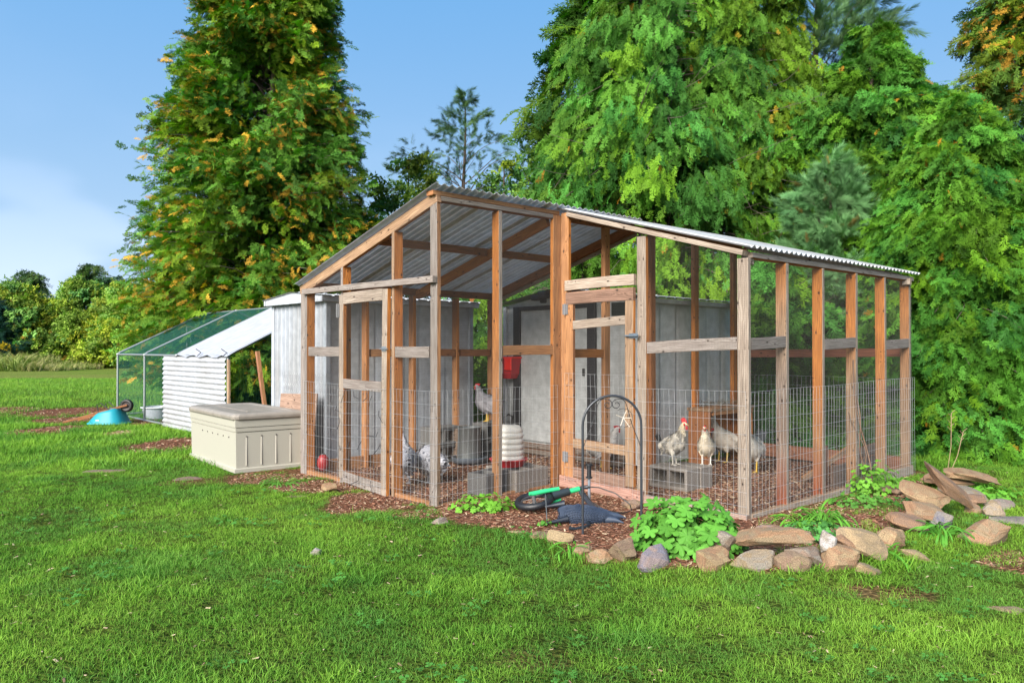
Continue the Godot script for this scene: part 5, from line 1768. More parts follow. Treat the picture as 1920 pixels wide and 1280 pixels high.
func objects() -> void:
	# storage box on the lawn
	var b := thing("storage_box", "cream plastic storage box with taupe lid on the grass by the run's left corner", "storage box", W(-2.70, 7.60), 0.6685)
	var mb := MB.new()
	var cream := Color(0.345, 0.33, 0.285)
	mb.col = cream
	var L := 1.48
	var D := 0.69
	var ring := func(m: MB, y0: float, y1: float, i0: float, i1: float) -> void:
		# four walls between two inset rectangles
		var q := [Vector3(0, 0, 0), Vector3(D, 0, 0), Vector3(D, 0, -L), Vector3(0, 0, -L)]
		var s := [Vector3(1, 0, -1), Vector3(-1, 0, -1), Vector3(-1, 0, 1), Vector3(1, 0, 1)]
		for k in 4:
			var k2 := (k + 1) % 4
			var nn: Vector3 = ((q[k] as Vector3) + q[k2]) * 0.5 - Vector3(D / 2, 0, -L / 2)
			m.quad(q[k] + s[k] * i0 + Vector3(0, y0, 0), q[k2] + s[k2] * i0 + Vector3(0, y0, 0), q[k2] + s[k2] * i1 + Vector3(0, y1, 0), q[k] + s[k] * i1 + Vector3(0, y1, 0), nn if absf(y1 - y0) > 0.001 else Vector3.UP)
	ring.call(mb, 0.0, 0.035, -0.012, -0.012)
	ring.call(mb, 0.035, 0.042, -0.012, 0.008)
	ring.call(mb, 0.042, 0.385, 0.008, 0.0)
	ring.call(mb, 0.385, 0.390, 0.0, 0.010)
	ring.call(mb, 0.390, 0.396, 0.010, 0.010)
	ring.call(mb, 0.396, 0.400, 0.010, -0.004)
	ring.call(mb, 0.400, 0.432, -0.004, -0.006)
	ring.call(mb, 0.432, 0.436, -0.006, 0.004)
	ring.call(mb, 0.436, 0.440, 0.004, 0.004)
	ring.call(mb, 0.440, 0.444, 0.004, -0.008)
	ring.call(mb, 0.444, 0.520, -0.008, -0.010)
	ring.call(mb, 0.520, 0.5205, -0.010, 0.03)
	part(b, "body", mb.done(), M.plastic)
	for k in 4:
		mb = MB.new()
		mb.col = cream * 1.08
		mb.bbox(Vector3(0.10 + k * 0.15, 0.06, -0.006), Vector3(0.112 + k * 0.15, 0.345, 0.002), 0.003)
		part(b, "rib", mb.done(), M.plastic)
	for k in 10:
		mb = MB.new()
		mb.col = Color(0.05, 0.045, 0.04)
		mb.ball(Vector3(0.106 + k * 0.15, 0.35, 0.0) if k < 4 else Vector3(0.0, 0.335, -0.20 - (k - 4) * 0.17), Vector3.ONE * 0.008, 8, 5)
		part(b, "rivet", mb.done(), M.plain)
	# lid: rounded edge, raised border, sunken middle
	mb = MB.new()
	mb.col = Color(0.265, 0.238, 0.205)
	var prof := [[-0.022, 0.515], [-0.030, 0.525], [-0.032, 0.548], [-0.024, 0.566], [-0.008, 0.577], [0.015, 0.581], [0.070, 0.580], [0.085, 0.572], [0.12, 0.572]]
	for i in prof.size() - 1:
		var p: Array = prof[i]
		var q: Array = prof[i + 1]
		var c4 := [Vector3(1, 0, -1), Vector3(-1, 0, -1), Vector3(-1, 0, 1), Vector3(1, 0, 1)]
		var base := [Vector3(0, 0, 0), Vector3(D, 0, 0), Vector3(D, 0, -L), Vector3(0, 0, -L)]
		for k in 4:
			var k2 := (k + 1) % 4
			var rp := 0.05
			# straight side
			var dirn: Vector3 = ((base[k2] as Vector3) - base[k]).normalized()
			var a0: Vector3 = base[k] + c4[k] * p[0] + dirn * rp + Vector3(0, p[1], 0)
			var a1: Vector3 = base[k2] + c4[k2] * p[0] - dirn * rp + Vector3(0, p[1], 0)
			var b0: Vector3 = base[k] + c4[k] * q[0] + dirn * rp + Vector3(0, q[1], 0)
			var b1: Vector3 = base[k2] + c4[k2] * q[0] - dirn * rp + Vector3(0, q[1], 0)
			var outw: Vector3 = ((base[k] as Vector3) + base[k2]) * 0.5 - Vector3(D / 2, 0, -L / 2)
			var tw := outw.normalized() * absf(float(q[1]) - float(p[1])) + Vector3.UP * absf(float(q[0]) - float(p[0])) * (1.0 if i > 0 else -1.0)
			mb.quad(a0, a1, b1, b0, tw)
			# corner
			var k0 := (k + 3) % 4
			var dprev: Vector3 = ((base[k] as Vector3) - base[k0]).normalized()
			var e0: Vector3 = base[k] + c4[k] * p[0] - dprev * rp + Vector3(0, p[1], 0)
			var f0: Vector3 = base[k] + c4[k] * q[0] - dprev * rp + Vector3(0, q[1], 0)
			var ctr: Vector3 = base[k] + c4[k] * rp
			var mid0: Vector3 = (a0 + e0) * 0.5
			mid0 += (mid0 - Vector3(ctr.x, mid0.y, ctr.z)).normalized() * rp * 0.29
			var mid1: Vector3 = (b0 + f0) * 0.5
			mid1 += (mid1 - Vector3(ctr.x, mid1.y, ctr.z)).normalized() * rp * 0.29
			mb.quad(e0, mid0, mid1, f0, tw - dprev * 0.0)
			mb.quad(mid0, a0, b0, mid1, tw)
	mb.quad(Vector3(0.12, 0.572, -0.12), Vector3(D - 0.12, 0.572, -0.12), Vector3(D - 0.12, 0.572, -L + 0.12), Vector3(0.12, 0.572, -L + 0.12), Vector3.UP)
	mb.bbox(Vector3(0.20, 0.572, -L + 0.25), Vector3(0.24, 0.579, -0.25), 0.004)
	part(b, "lid", mb.done(), M.plastic_lid)
	# concrete blocks
	var tone := Color(0.54, 0.48, 0.42)
	var bm := block_mesh(0.40, 0.19, 0.185, tone)
	var bm2 := block_mesh(0.40, 0.19, 0.185, Color(0.34, 0.33, 0.32))
	var blk := func(mesh: Mesh, s: float, t: float, h: float, turn: float, label: String, lay := false) -> void:
		var o := top_mesh("concrete_block", mesh, M.block, label, "concrete block", cw(s, t, h), YAW + turn, "concrete blocks in the run")
		if lay:
			o.rotation_order = EULER_ORDER_YXZ
			o.rotation.x = PI / 2
			o.position += Vector3.UP * 0.0925
	blk.call(bm, 2.03, 0.74, 0.0, PI / 2, "pale concrete block with open holes under the speckled rooster")
	blk.call(bm, 2.222, 0.745, 0.0, PI / 2 + 0.02, "pale concrete block behind the holed one, under the buff hen")
	blk.call(bm2, 0.68, -0.27, 0.0, 0.25, "grey concrete block beside the waterer's stand, left of the middle post", true)
	blk.call(bm, 1.03, -0.20, 0.0, 0.04, "brownish concrete block carrying the white waterer, nearest the wire", true)
	blk.call(bm, 1.05, -0.43, 0.0, 0.06, "concrete block behind the waterer's front block", true)
	blk.call(bm2, 1.42, -1.86, 0.0, 0.1, "lower block of the stack by the shed wall, left of the plywood nest box")
	blk.call(bm2, 1.44, -1.87, 0.195, 0.02, "upper block of the stack by the shed wall, left of the plywood nest box")
	blk.call(bm2, 2.14, -1.92, 0.0, 0.5, "lower dark block of the stack behind the metal feeder")
	blk.call(bm2, 2.15, -1.93, 0.195, 0.42, "upper dark block of the stack under the grey perched hen")
	# waterer
	var w := thing("poultry_waterer", "white ribbed poultry waterer with a red drinking tray on concrete blocks", "waterer", cw(0.99, -0.27, 0.187), YAW)
	mb = MB.new()
	mb.col = Color(0.72, 0.69, 0.62)
	var pf := []
	var y := 0.045
	for i in 5:
		pf.append(Vector2(0.121, y)); pf.append(Vector2(0.131, y + 0.006)); pf.append(Vector2(0.134, y + 0.024)); pf.append(Vector2(0.131, y + 0.042)); pf.append(Vector2(0.121, y + 0.048))
		y += 0.050
	pf.append(Vector2(0.128, y + 0.008)); pf.append(Vector2(0.120, y + 0.035)); pf.append(Vector2(0.095, y + 0.058)); pf.append(Vector2(0.05, y + 0.068)); pf.append(Vector2(0.0, y + 0.070))
	mb.lathe(pf, 36)
	part(w, "jug", mb.done(), M.plastic)
	mb = MB.new()
	mb.col = Color(0.55, 0.012, 0.02)
	mb.lathe([Vector2(0.0, 0.0), Vector2(0.13, 0.0), Vector2(0.165, 0.055), Vector2(0.172, 0.06), Vector2(0.168, 0.064), Vector2(0.158, 0.055), Vector2(0.135, 0.02), Vector2(0.0, 0.02)], 36)
	part(w, "tray", mb.done(), M.plastic)
	mb = MB.new()
	mb.col = Color(0.03, 0.03, 0.03)
	mb.lathe([Vector2(0.045, 0.36), Vector2(0.045, 0.385), Vector2(0.0, 0.39)], 16)
	mb.tube([Vector3(-0.04, 0.37, 0), Vector3(-0.045, 0.43, 0), Vector3(0.0, 0.45, 0), Vector3(0.045, 0.43, 0), Vector3(0.04, 0.37, 0)], 0.008, 8)
	part(w, "handle", mb.done(), M.plain)
	# feeder
	var f := thing("poultry_feeder", "galvanised cylinder feeder standing in its round pan on the run floor", "feeder", cw(1.62, -1.60, 0.01), YAW)
	mb = MB.new()
	mb.col = Color(0.42, 0.45, 0.45)
	mb.lathe([Vector2(0.128, 0.05), Vector2(0.118, 0.36), Vector2(0.124, 0.365), Vector2(0.124, 0.375), Vector2(0.114, 0.372), Vector2(0.11, 0.06)], 30)
	part(f, "hopper", mb.done(), M.steel)
	mb = MB.new()
	mb.col = Color(0.36, 0.42, 0.50)
	mb.lathe([Vector2(0.0, 0.0), Vector2(0.17, 0.0), Vector2(0.19, 0.02), Vector2(0.192, 0.055), Vector2(0.182, 0.062), Vector2(0.17, 0.05), Vector2(0.165, 0.015), Vector2(0.0, 0.012)], 34)
	part(f, "pan", mb.done(), M.steel)
	mb = MB.new()
	mb.col = Color(0.5, 0.5, 0.5)
	mb.tube([Vector3(-0.11, 0.37, 0), Vector3(-0.06, 0.33, 0.09), Vector3(0.05, 0.30, 0.13), Vector3(0.11, 0.37, 0.02)], 0.003, 5)
	part(f, "handle", mb.done(), M.steel)
	# plywood nest box by the shed wall
	var nb := thing("nest_box", "small plywood nest box beside the block stack on the shed wall", "nest box", cw(1.74, -1.88, 0.0), YAW)
	board(nb, "front_board", Vector3(-0.16, 0.17, 0.13), Vector3(0.16, 0.17, 0.13), Vector3.UP, 0.34, 0.012, Vector3.BACK, Color(0.36, 0.27, 0.2), TAN)
	board(nb, "side_board", Vector3(-0.155, 0.17, -0.12), Vector3(-0.155, 0.17, 0.12), Vector3.UP, 0.34, 0.012, Vector3.LEFT, Color(0.38, 0.29, 0.22), TAN)
	board(nb, "side_board", Vector3(0.155, 0.17, -0.12), Vector3(0.155, 0.17, 0.12), Vector3.UP, 0.34, 0.012, Vector3.RIGHT, Color(0.3, 0.2, 0.14), TAN)
	board(nb, "top_board", Vector3(-0.17, 0.348, 0), Vector3(0.17, 0.348, 0), Vector3.BACK, 0.29, 0.012, Vector3.UP, Color(0.4, 0.3, 0.22), TAN)
	# nest shelf with straw on the grey shed's side
	var ns := thing("nest_shelf", "orange brown wooden nest shelf with straw on top against the grey shed wall", "shelf", cw(3.63, 0.18, 0.0), YAW)
	board(ns, "top_board", Vector3(-0.40, 0.585, 0.0), Vector3(0.42, 0.585, 0.0), Vector3.BACK, 0.30, 0.03, Vector3.BACK, TAN, PINK)
	board(ns, "front_rail", Vector3(-0.36, 0.55, 0.135), Vector3(0.40, 0.55, 0.135), Vector3.UP, 0.04, 0.02, Vector3.BACK, PINK, PINK)
	board(ns, "side_board", Vector3(-0.39, 0.0, 0.0), Vector3(-0.39, 0.568, 0.0), Vector3.BACK, 0.26, 0.03, Vector3.LEFT, BROWN, BROWN)
	board(ns, "side_board", Vector3(0.40, 0.0, 0.0), Vector3(0.40, 0.568, 0.0), Vector3.BACK, 0.26, 0.03, Vector3.LEFT, ORANGE, ORANGE)
	board(ns, "back_board", Vector3(-0.18, 0.0, -0.10), Vector3(-0.18, 0.53, -0.10), Vector3.RIGHT, 0.14, 0.02, Vector3.BACK, Color(0.40, 0.05, 0.02), BROWN)
	board(ns, "back_board", Vector3(0.22, 0.2, -0.10), Vector3(0.22, 0.53, -0.10), Vector3.RIGHT, 0.30, 0.02, Vector3.BACK, ORANGE, ORANGE)
	mb = MB.new()
	for i in 90:
		mb.col = Color(0.22, 0.17, 0.10).lerp(Color(0.05, 0.04, 0.03), rr(0, 1))
		var p := Vector3(rr(-0.3, 0.36), 0.605 + rr(0, 0.04), rr(-0.1, 0.1))
		var dd := Vector3(rr(-1, 1), rr(-0.15, 0.5), rr(-1, 1)).normalized() * rr(0.04, 0.09)
		mb.tube([p, p + dd * 0.5 + Vector3.UP * 0.01, p + dd], 0.002, 3, false)
	part(ns, "straw", mb.done(), M.plain).set_meta("kind", "stuff")
	var rf := thing("red_feeder", "small red feeder with a black grille beneath the nest shelf", "feeder", cw(3.36, 0.12, 0.0), YAW)
	mb = MB.new()
	mb.col = Color(0.50, 0.012, 0.02)
	mb.bbox(Vector3(-0.08, 0.26, -0.07), Vector3(0.10, 0.37, 0.07), 0.012)
	mb.bbox(Vector3(-0.09, 0.355, -0.08), Vector3(0.12, 0.38, 0.08), 0.008)
	part(rf, "hopper", mb.done(), M.plastic)
	mb = MB.new()
	mb.col = Color(0.025, 0.02, 0.02)
	mb.bbox(Vector3(-0.075, 0.0, -0.06), Vector3(0.08, 0.257, 0.06), 0.006)
	mb.bbox(Vector3(-0.06, 0.29, 0.068), Vector3(0.08, 0.34, 0.076), 0.003)
	part(rf, "grille", mb.done(), M.plain)
	# loose boards by the far wall
	var lb := thing("scrap_boards", "grey brown scrap boards leaning inside the right wall near the far corner", "boards", cw(3.5, 1.62, 0.0), YAW)
	board(lb, "plank", Vector3(-0.45, 0.08, 0.05), Vector3(0.65, 0.10, 0.04), Vector3.UP, 0.22, 0.025, Vector3.BACK, Color(0.28, 0.2, 0.16), BROWN)
	board(lb, "plank", Vector3(-0.40, 0.03, -0.25), Vector3(0.15, 0.30, -0.05), Vector3.UP, 0.05, 0.03, Vector3.BACK, TAN, PINK)
	board(lb, "plank", Vector3(0.0, 0.20, -0.02), Vector3(0.75, 0.23, -0.05), Vector3.UP, 0.14, 0.02, Vector3.BACK, Color(0.33, 0.24, 0.19), BROWN)
	board(lb, "plank", Vector3(-0.3, 0.0, -0.1), Vector3(-0.28, 0.34, -0.1), Vector3.RIGHT, 0.10, 0.02, Vector3.BACK, Color(0.33, 0.2, 0.14), BROWN)
	trellis()
	bike()

func arc(c: Vector3, r: float, a0: float, a1: float, k: int, u := Vector3.RIGHT, v := Vector3.UP) -> Array:
	var o := []
	for i in k + 1:
		var a := lerpf(a0, a1, float(i) / k)
		o.append(c + u * cos(a) * r + v * sin(a) * r)
	return o

func trellis() -> void:
	# feet at (0.463, 5.09) and (0.854, 5.13): 0.39 m apart
	var t := thing("garden_arch", "small black metal garden arch with scroll ornament standing in the mulch", "trellis", W(0.658, 5.11), 0.10)
	var h := 0.712
	var r := 0.196
	var mb := MB.new()
	mb.col = Color(0.028, 0.034, 0.042)
	var path := [Vector3(-r, -0.10, 0), Vector3(-r, h * 0.5, 0)]
	path.append_array(arc(Vector3(0, h, 0), r, PI, 0, 22))
	path.append_array([Vector3(r, h * 0.5, 0), Vector3(r, -0.10, 0)])
	mb.tube(path, 0.0085, 10)
	part(t, "arch_tube", mb.done(), M.paint)
	for s in [-1.0, 1.0]:
		mb = MB.new()
		mb.col = Color(0.02, 0.022, 0.025)
		var sp := []
		for i in 26:
			var f := i / 25.0
			var a := PI * 0.5 + f * TAU * 1.2
			var rr2 := 0.034 * (1.0 - 0.72 * f)
			sp.append(Vector3(s * (0.030 + cos(a) * rr2), h + r - 0.058 + sin(a) * rr2, 0))
		mb.tube(sp, 0.0026, 6)
		part(t, "scroll", mb.done(), M.paint)
		mb = MB.new()
		mb.col = Color(0.02, 0.022, 0.025)
		var cv := []
		for i in 17:
			var f := i / 16.0
			cv.append(Vector3(s * lerpf(0.036, r - 0.006, f + 0.10 * sin(f * TAU) * (1.0 - f)), h + r - 0.022 - 0.31 * pow(f, 1.7) + 0.012 * sin(f * TAU), 0))
		mb.tube(cv, 0.0026, 6)
		part(t, "inner_rod", mb.done(), M.paint)
	# little fan of pale straws caught on the wire
	mb = MB.new()
	mb.col = Color(0.62, 0.55, 0.46)
	for q in [[-0.05, 0.02], [0.02, 0.05], [0.05, 0.0], [-0.02, -0.05], [0.04, -0.06]]:
		mb.tube([Vector3(0.075, h + 0.05, 0.0), Vector3(0.075 + q[0], h + 0.05 + q[1], 0.01)], 0.0022, 4)
	mb.col = Color(0.02, 0.02, 0.02)
	mb.tube(arc(Vector3(0.075, h + 0.05, 0), 0.062, -1.5, 2.2, 12), 0.0018, 5)
	part(t, "fan_ornament", mb.done(), M.paint)

func torus_mesh(R: float, r: float, col: Color, segs := 36, sides := 12, lug := 0.0) -> ArrayMesh:
	var mb := MB.new()
	mb.col = col
	var pts := []
	var ns := []
	for i in segs + 1:
		var a := TAU * i / segs
		for j in sides:
			var b := TAU * j / sides
			var k := r + (lug if (i + j) % 2 == 0 and cos(b) > 0.2 else 0.0)
			var d := Vector3(cos(a) * cos(b), sin(b), sin(a) * cos(b))
			pts.append(Vector3(cos(a), 0, sin(a)) * R + d * k)
			ns.append(d)
	mb.grid(pts, ns, [], segs + 1, sides, true)
	return mb.done()

func bike() -> void:
	# child's bicycle lying on its side: front wheel left, handlebar upright, back end under a dark net
	var b := thing("child_bicycle", "small green and black child's bicycle lying on its side in the mulch", "bicycle", W(0.15, 5.80, 0.0), 0.0)
	var wheel := Node3D.new()
	wheel.name = "wheel"
	wheel.position = Vector3(0.015, 0.085, 0.0)
	wheel.rotation = Vector3(0.12, 0.3, 0.20)
	b.add_child(wheel)
	var blackc := Color(0.022, 0.025, 0.035)
	part(wheel, "tyre", torus_mesh(0.122, 0.025, blackc, 48, 12, 0.003), M.black)
	part(wheel, "rim", torus_mesh(0.096, 0.010, Color(0.04, 0.04, 0.045)), M.paint)
	var mb := MB.new()
	mb.col = Color(0.4, 0.4, 0.42)
	for i in 12:
		var a := TAU * i / 12
		mb.tube([Vector3(0, 0.02 * (1 if i % 2 else -1), 0), Vector3(cos(a) * 0.105, 0, sin(a) * 0.105)], 0.0015, 4, false)
	mb.tube([Vector3(0, -0.05, 0), Vector3(0, 0.05, 0)], 0.015, 10)
	part(wheel, "spokes", mb.done(), M.steel)
	var green := Color(0.03, 0.42, 0.16)
	# fork blades on both sides of the wheel, crown to the right
	var crown := Vector3(0.21, 0.125, -0.06)
	for s in [-1.0, 1.0]:
		mb = MB.new()
		mb.col = green
		var ax := Vector3(0.015, 0.085, 0.0) + wheel.basis * Vector3(0, 0.055 * s, 0)
		var off := wheel.basis * Vector3(0, 0.045 * s, 0)
		mb.tube([ax + (ax - crown).normalized() * 0.03, ax, ax.lerp(crown + off, 0.5), crown + off * 0.9], [0.014, 0.019, 0.017, 0.015], 10)
		part(b, "fork_blade", mb.done(), M.paint)
	mb = MB.new()
	mb.col = Color(0.02, 0.03, 0.035)
	mb.tube([crown + Vector3(-0.06, -0.012, 0.02), crown + Vector3(0.07, 0.015, -0.022)], [0.036, 0.030], 12)
	part(b, "fork_crown", mb.done(), M.paint)
	mb = MB.new()
	mb.col = green
	mb.tube([crown + Vector3(0.05, 0.01, -0.015), Vector3(0.36, 0.155, -0.10)], 0.020, 12)
	part(b, "head_tube", mb.done(), M.paint)
	mb = MB.new()
	mb.col = blackc
	mb.tube([Vector3(0.355, 0.155, -0.10), Vector3(0.40, 0.165, -0.11), Vector3(0.44, 0.17, -0.10)], 0.016, 10)
	part(b, "stem", mb.done(), M.paint)
	mb = MB.new()
	mb.col = Color(0.16, 0.18, 0.21)
	mb.tube([Vector3(0.435, -0.02, -0.10), Vector3(0.435, 0.17, -0.10), Vector3(0.435, 0.27, -0.10)], 0.011, 10)
	part(b, "handlebar", mb.done(), M.paint)
	mb = MB.new()
	mb.col = blackc
	mb.tube([Vector3(0.435, 0.24, -0.10), Vector3(0.435, 0.33, -0.10)], 0.016, 10)
	mb.lathe([Vector2(0.0, 0.33), Vector2(0.028, 0.33), Vector2(0.028, 0.345), Vector2(0.0, 0.348)], 16, Vector3(0.435, 0, -0.10))
	mb.lathe([Vector2(0.0, 0.235), Vector2(0.026, 0.236), Vector2(0.026, 0.246), Vector2(0.0, 0.247)], 16, Vector3(0.435, 0, -0.10))
	part(b, "grip", mb.done(), M.black)
	mb = MB.new()
	mb.col = blackc
	mb.tube([Vector3(0.04, 0.09, -0.20), Vector3(0.12, 0.12, -0.19), Vector3(0.19, 0.125, -0.17), Vector3(0.22, 0.10, -0.13), Vector3(0.22, 0.11, -0.08)], [0.018, 0.02, 0.018, 0.015, 0.014], 10)
	part(b, "bar_end", mb.done(), M.black)
	mb = MB.new()
	mb.col = Color(0.012, 0.012, 0.014)
	mb.tube([Vector3(0.41, 0.17, -0.10), Vector3(0.5, 0.175, -0.05), Vector3(0.62, 0.14, 0.0), Vector3(0.72, 0.07, 0.05), Vector3(0.73, 0.03, 0.08), Vector3(0.66, 0.015, 0.11), Vector3(0.54, 0.03, 0.10), Vector3(0.44, 0.08, 0.03), Vector3(0.39, 0.14, -0.06)], 0.005, 6)
	part(b, "brake_cable", mb.done(), M.paint)
	mb = MB.new()
	mb.col = Color(0.03, 0.035, 0.045)
	mb.tube([Vector3(0.37, 0.13, -0.09), Vector3(0.42, 0.08, 0.08), Vector3(0.46, 0.06, 0.22)], 0.018, 10)
	part(b, "frame_tube", mb.done(), M.paint)
	# bundle of dark mesh
	var m := thing("mesh_bundle", "bundle of dark blue plastic mesh lying beside the green bicycle", "netting", W(0.50, 5.46, 0.0), 0.05)
	mb = MB.new()
	mb.col = Color(0.028, 0.045, 0.08)
	var body := func(x: float, a: float) -> Vector3:
		# a slack sack, narrow to the right
		var f := (x + 0.17) / 0.42
		var rr3 := 0.105 * pow(maxf(sin(PI * clampf(f * 0.9 + 0.08, 0, 1)), 0.0), 0.7) * (1.0 - 0.35 * f) + 0.012
		rr3 *= 1.0 + 0.16 * nz.get_noise_2d(x * 1200.0, a * 40.0)
		return Vector3(x, maxf(0.002, 0.062 * (1.0 - 0.5 * f) + sin(a) * rr3 * 0.70), cos(a) * rr3 * 1.05)
	for i in 40:
		var x := lerpf(-0.17, 0.25, i / 39.0)
		var ln := []
		for j in 21:
			ln.append(body.call(x + 0.006 * sin(j * 1.3), TAU * j / 20))
		mb.tube(ln, 0.0030, 4, false)
	for j in 34:
		var ln := []
		for i in 22:
			ln.append(body.call(lerpf(-0.17, 0.25, i / 21.0), TAU * j / 34 + 0.08 * sin(i * 0.9)))
		mb.tube(ln, 0.0030, 4, false)
	part(m, "mesh_sack", mb.done(), M.plain)
	mb = MB.new()
	mb.col = Color(0.014, 0.02, 0.034)
	var pts := []
	var nn := []
	for i in 16:
		for j in 16:
			var p: Vector3 = body.call(lerpf(-0.15, 0.23, i / 15.0), TAU * j / 16)
			var q := Vector3(p.x, (p.y - 0.05) * 0.8 + 0.045, p.z * 0.82)
			pts.append(q)
			nn.append((q - Vector3(q.x, 0.045, 0)).normalized())
	mb.grid(pts, nn, [], 16, 16, true)
	part(m, "lining", mb.done(), M.plain)
	for s in [-1.0, 1.0]:
		mb = MB.new()
		mb.col = Color(0.02, 0.032, 0.055)
		var sp := []
		for i in 5:
			sp.append(Vector3(-0.12 - 0.035 * i, 0.045 + (0.07 if s < 0 else 0.0) * (1.0 - 0.0 * i) - 0.006 * i, 0.085 * s + 0.004 * s * i))
		mb.tube(sp, [0.026, 0.02, 0.016, 0.011, 0.008], 8)
		part(m, "strap", mb.done(), M.black)
	mb = MB.new()
	mb.col = Color(0.03, 0.04, 0.055)
	mb.tube([Vector3(0.02, 0.02, 0.10), Vector3(0.015, 0.015, 0.17), Vector3(-0.03, 0.012, 0.21), Vector3(-0.10, 0.012, 0.25), Vector3(-0.13, 0.02, 0.25)], [0.014, 0.013, 0.012, 0.012, 0.014], 8)
	part(m, "strap", mb.done(), M.black)
	for q in [[Vector3(0.17, 0.05, 0.02), Vector3(0.30, 0.03, 0.01)], [Vector3(0.15, 0.03, 0.05), Vector3(0.27, 0.012, 0.08)]]:
		mb = MB.new()
		mb.col = Color(0.03, 0.045, 0.075)
		mb.tube([q[0], (q[0] + q[1]) * 0.5 + Vector3(0, 0.008, 0), q[1]], [0.03, 0.02, 0.004], 8)
		part(m, "flap", mb.done(), M.plain)
	mb = MB.new()
	mb.col = Color(0.05, 0.055, 0.06)
	mb.tube([Vector3(-0.262, -0.02, 0.10), Vector3(-0.262, 0.14, 0.0), Vector3(-0.262, 0.19, -0.04)], 0.0045, 6)
	part(m, "rod", mb.done(), M.paint)

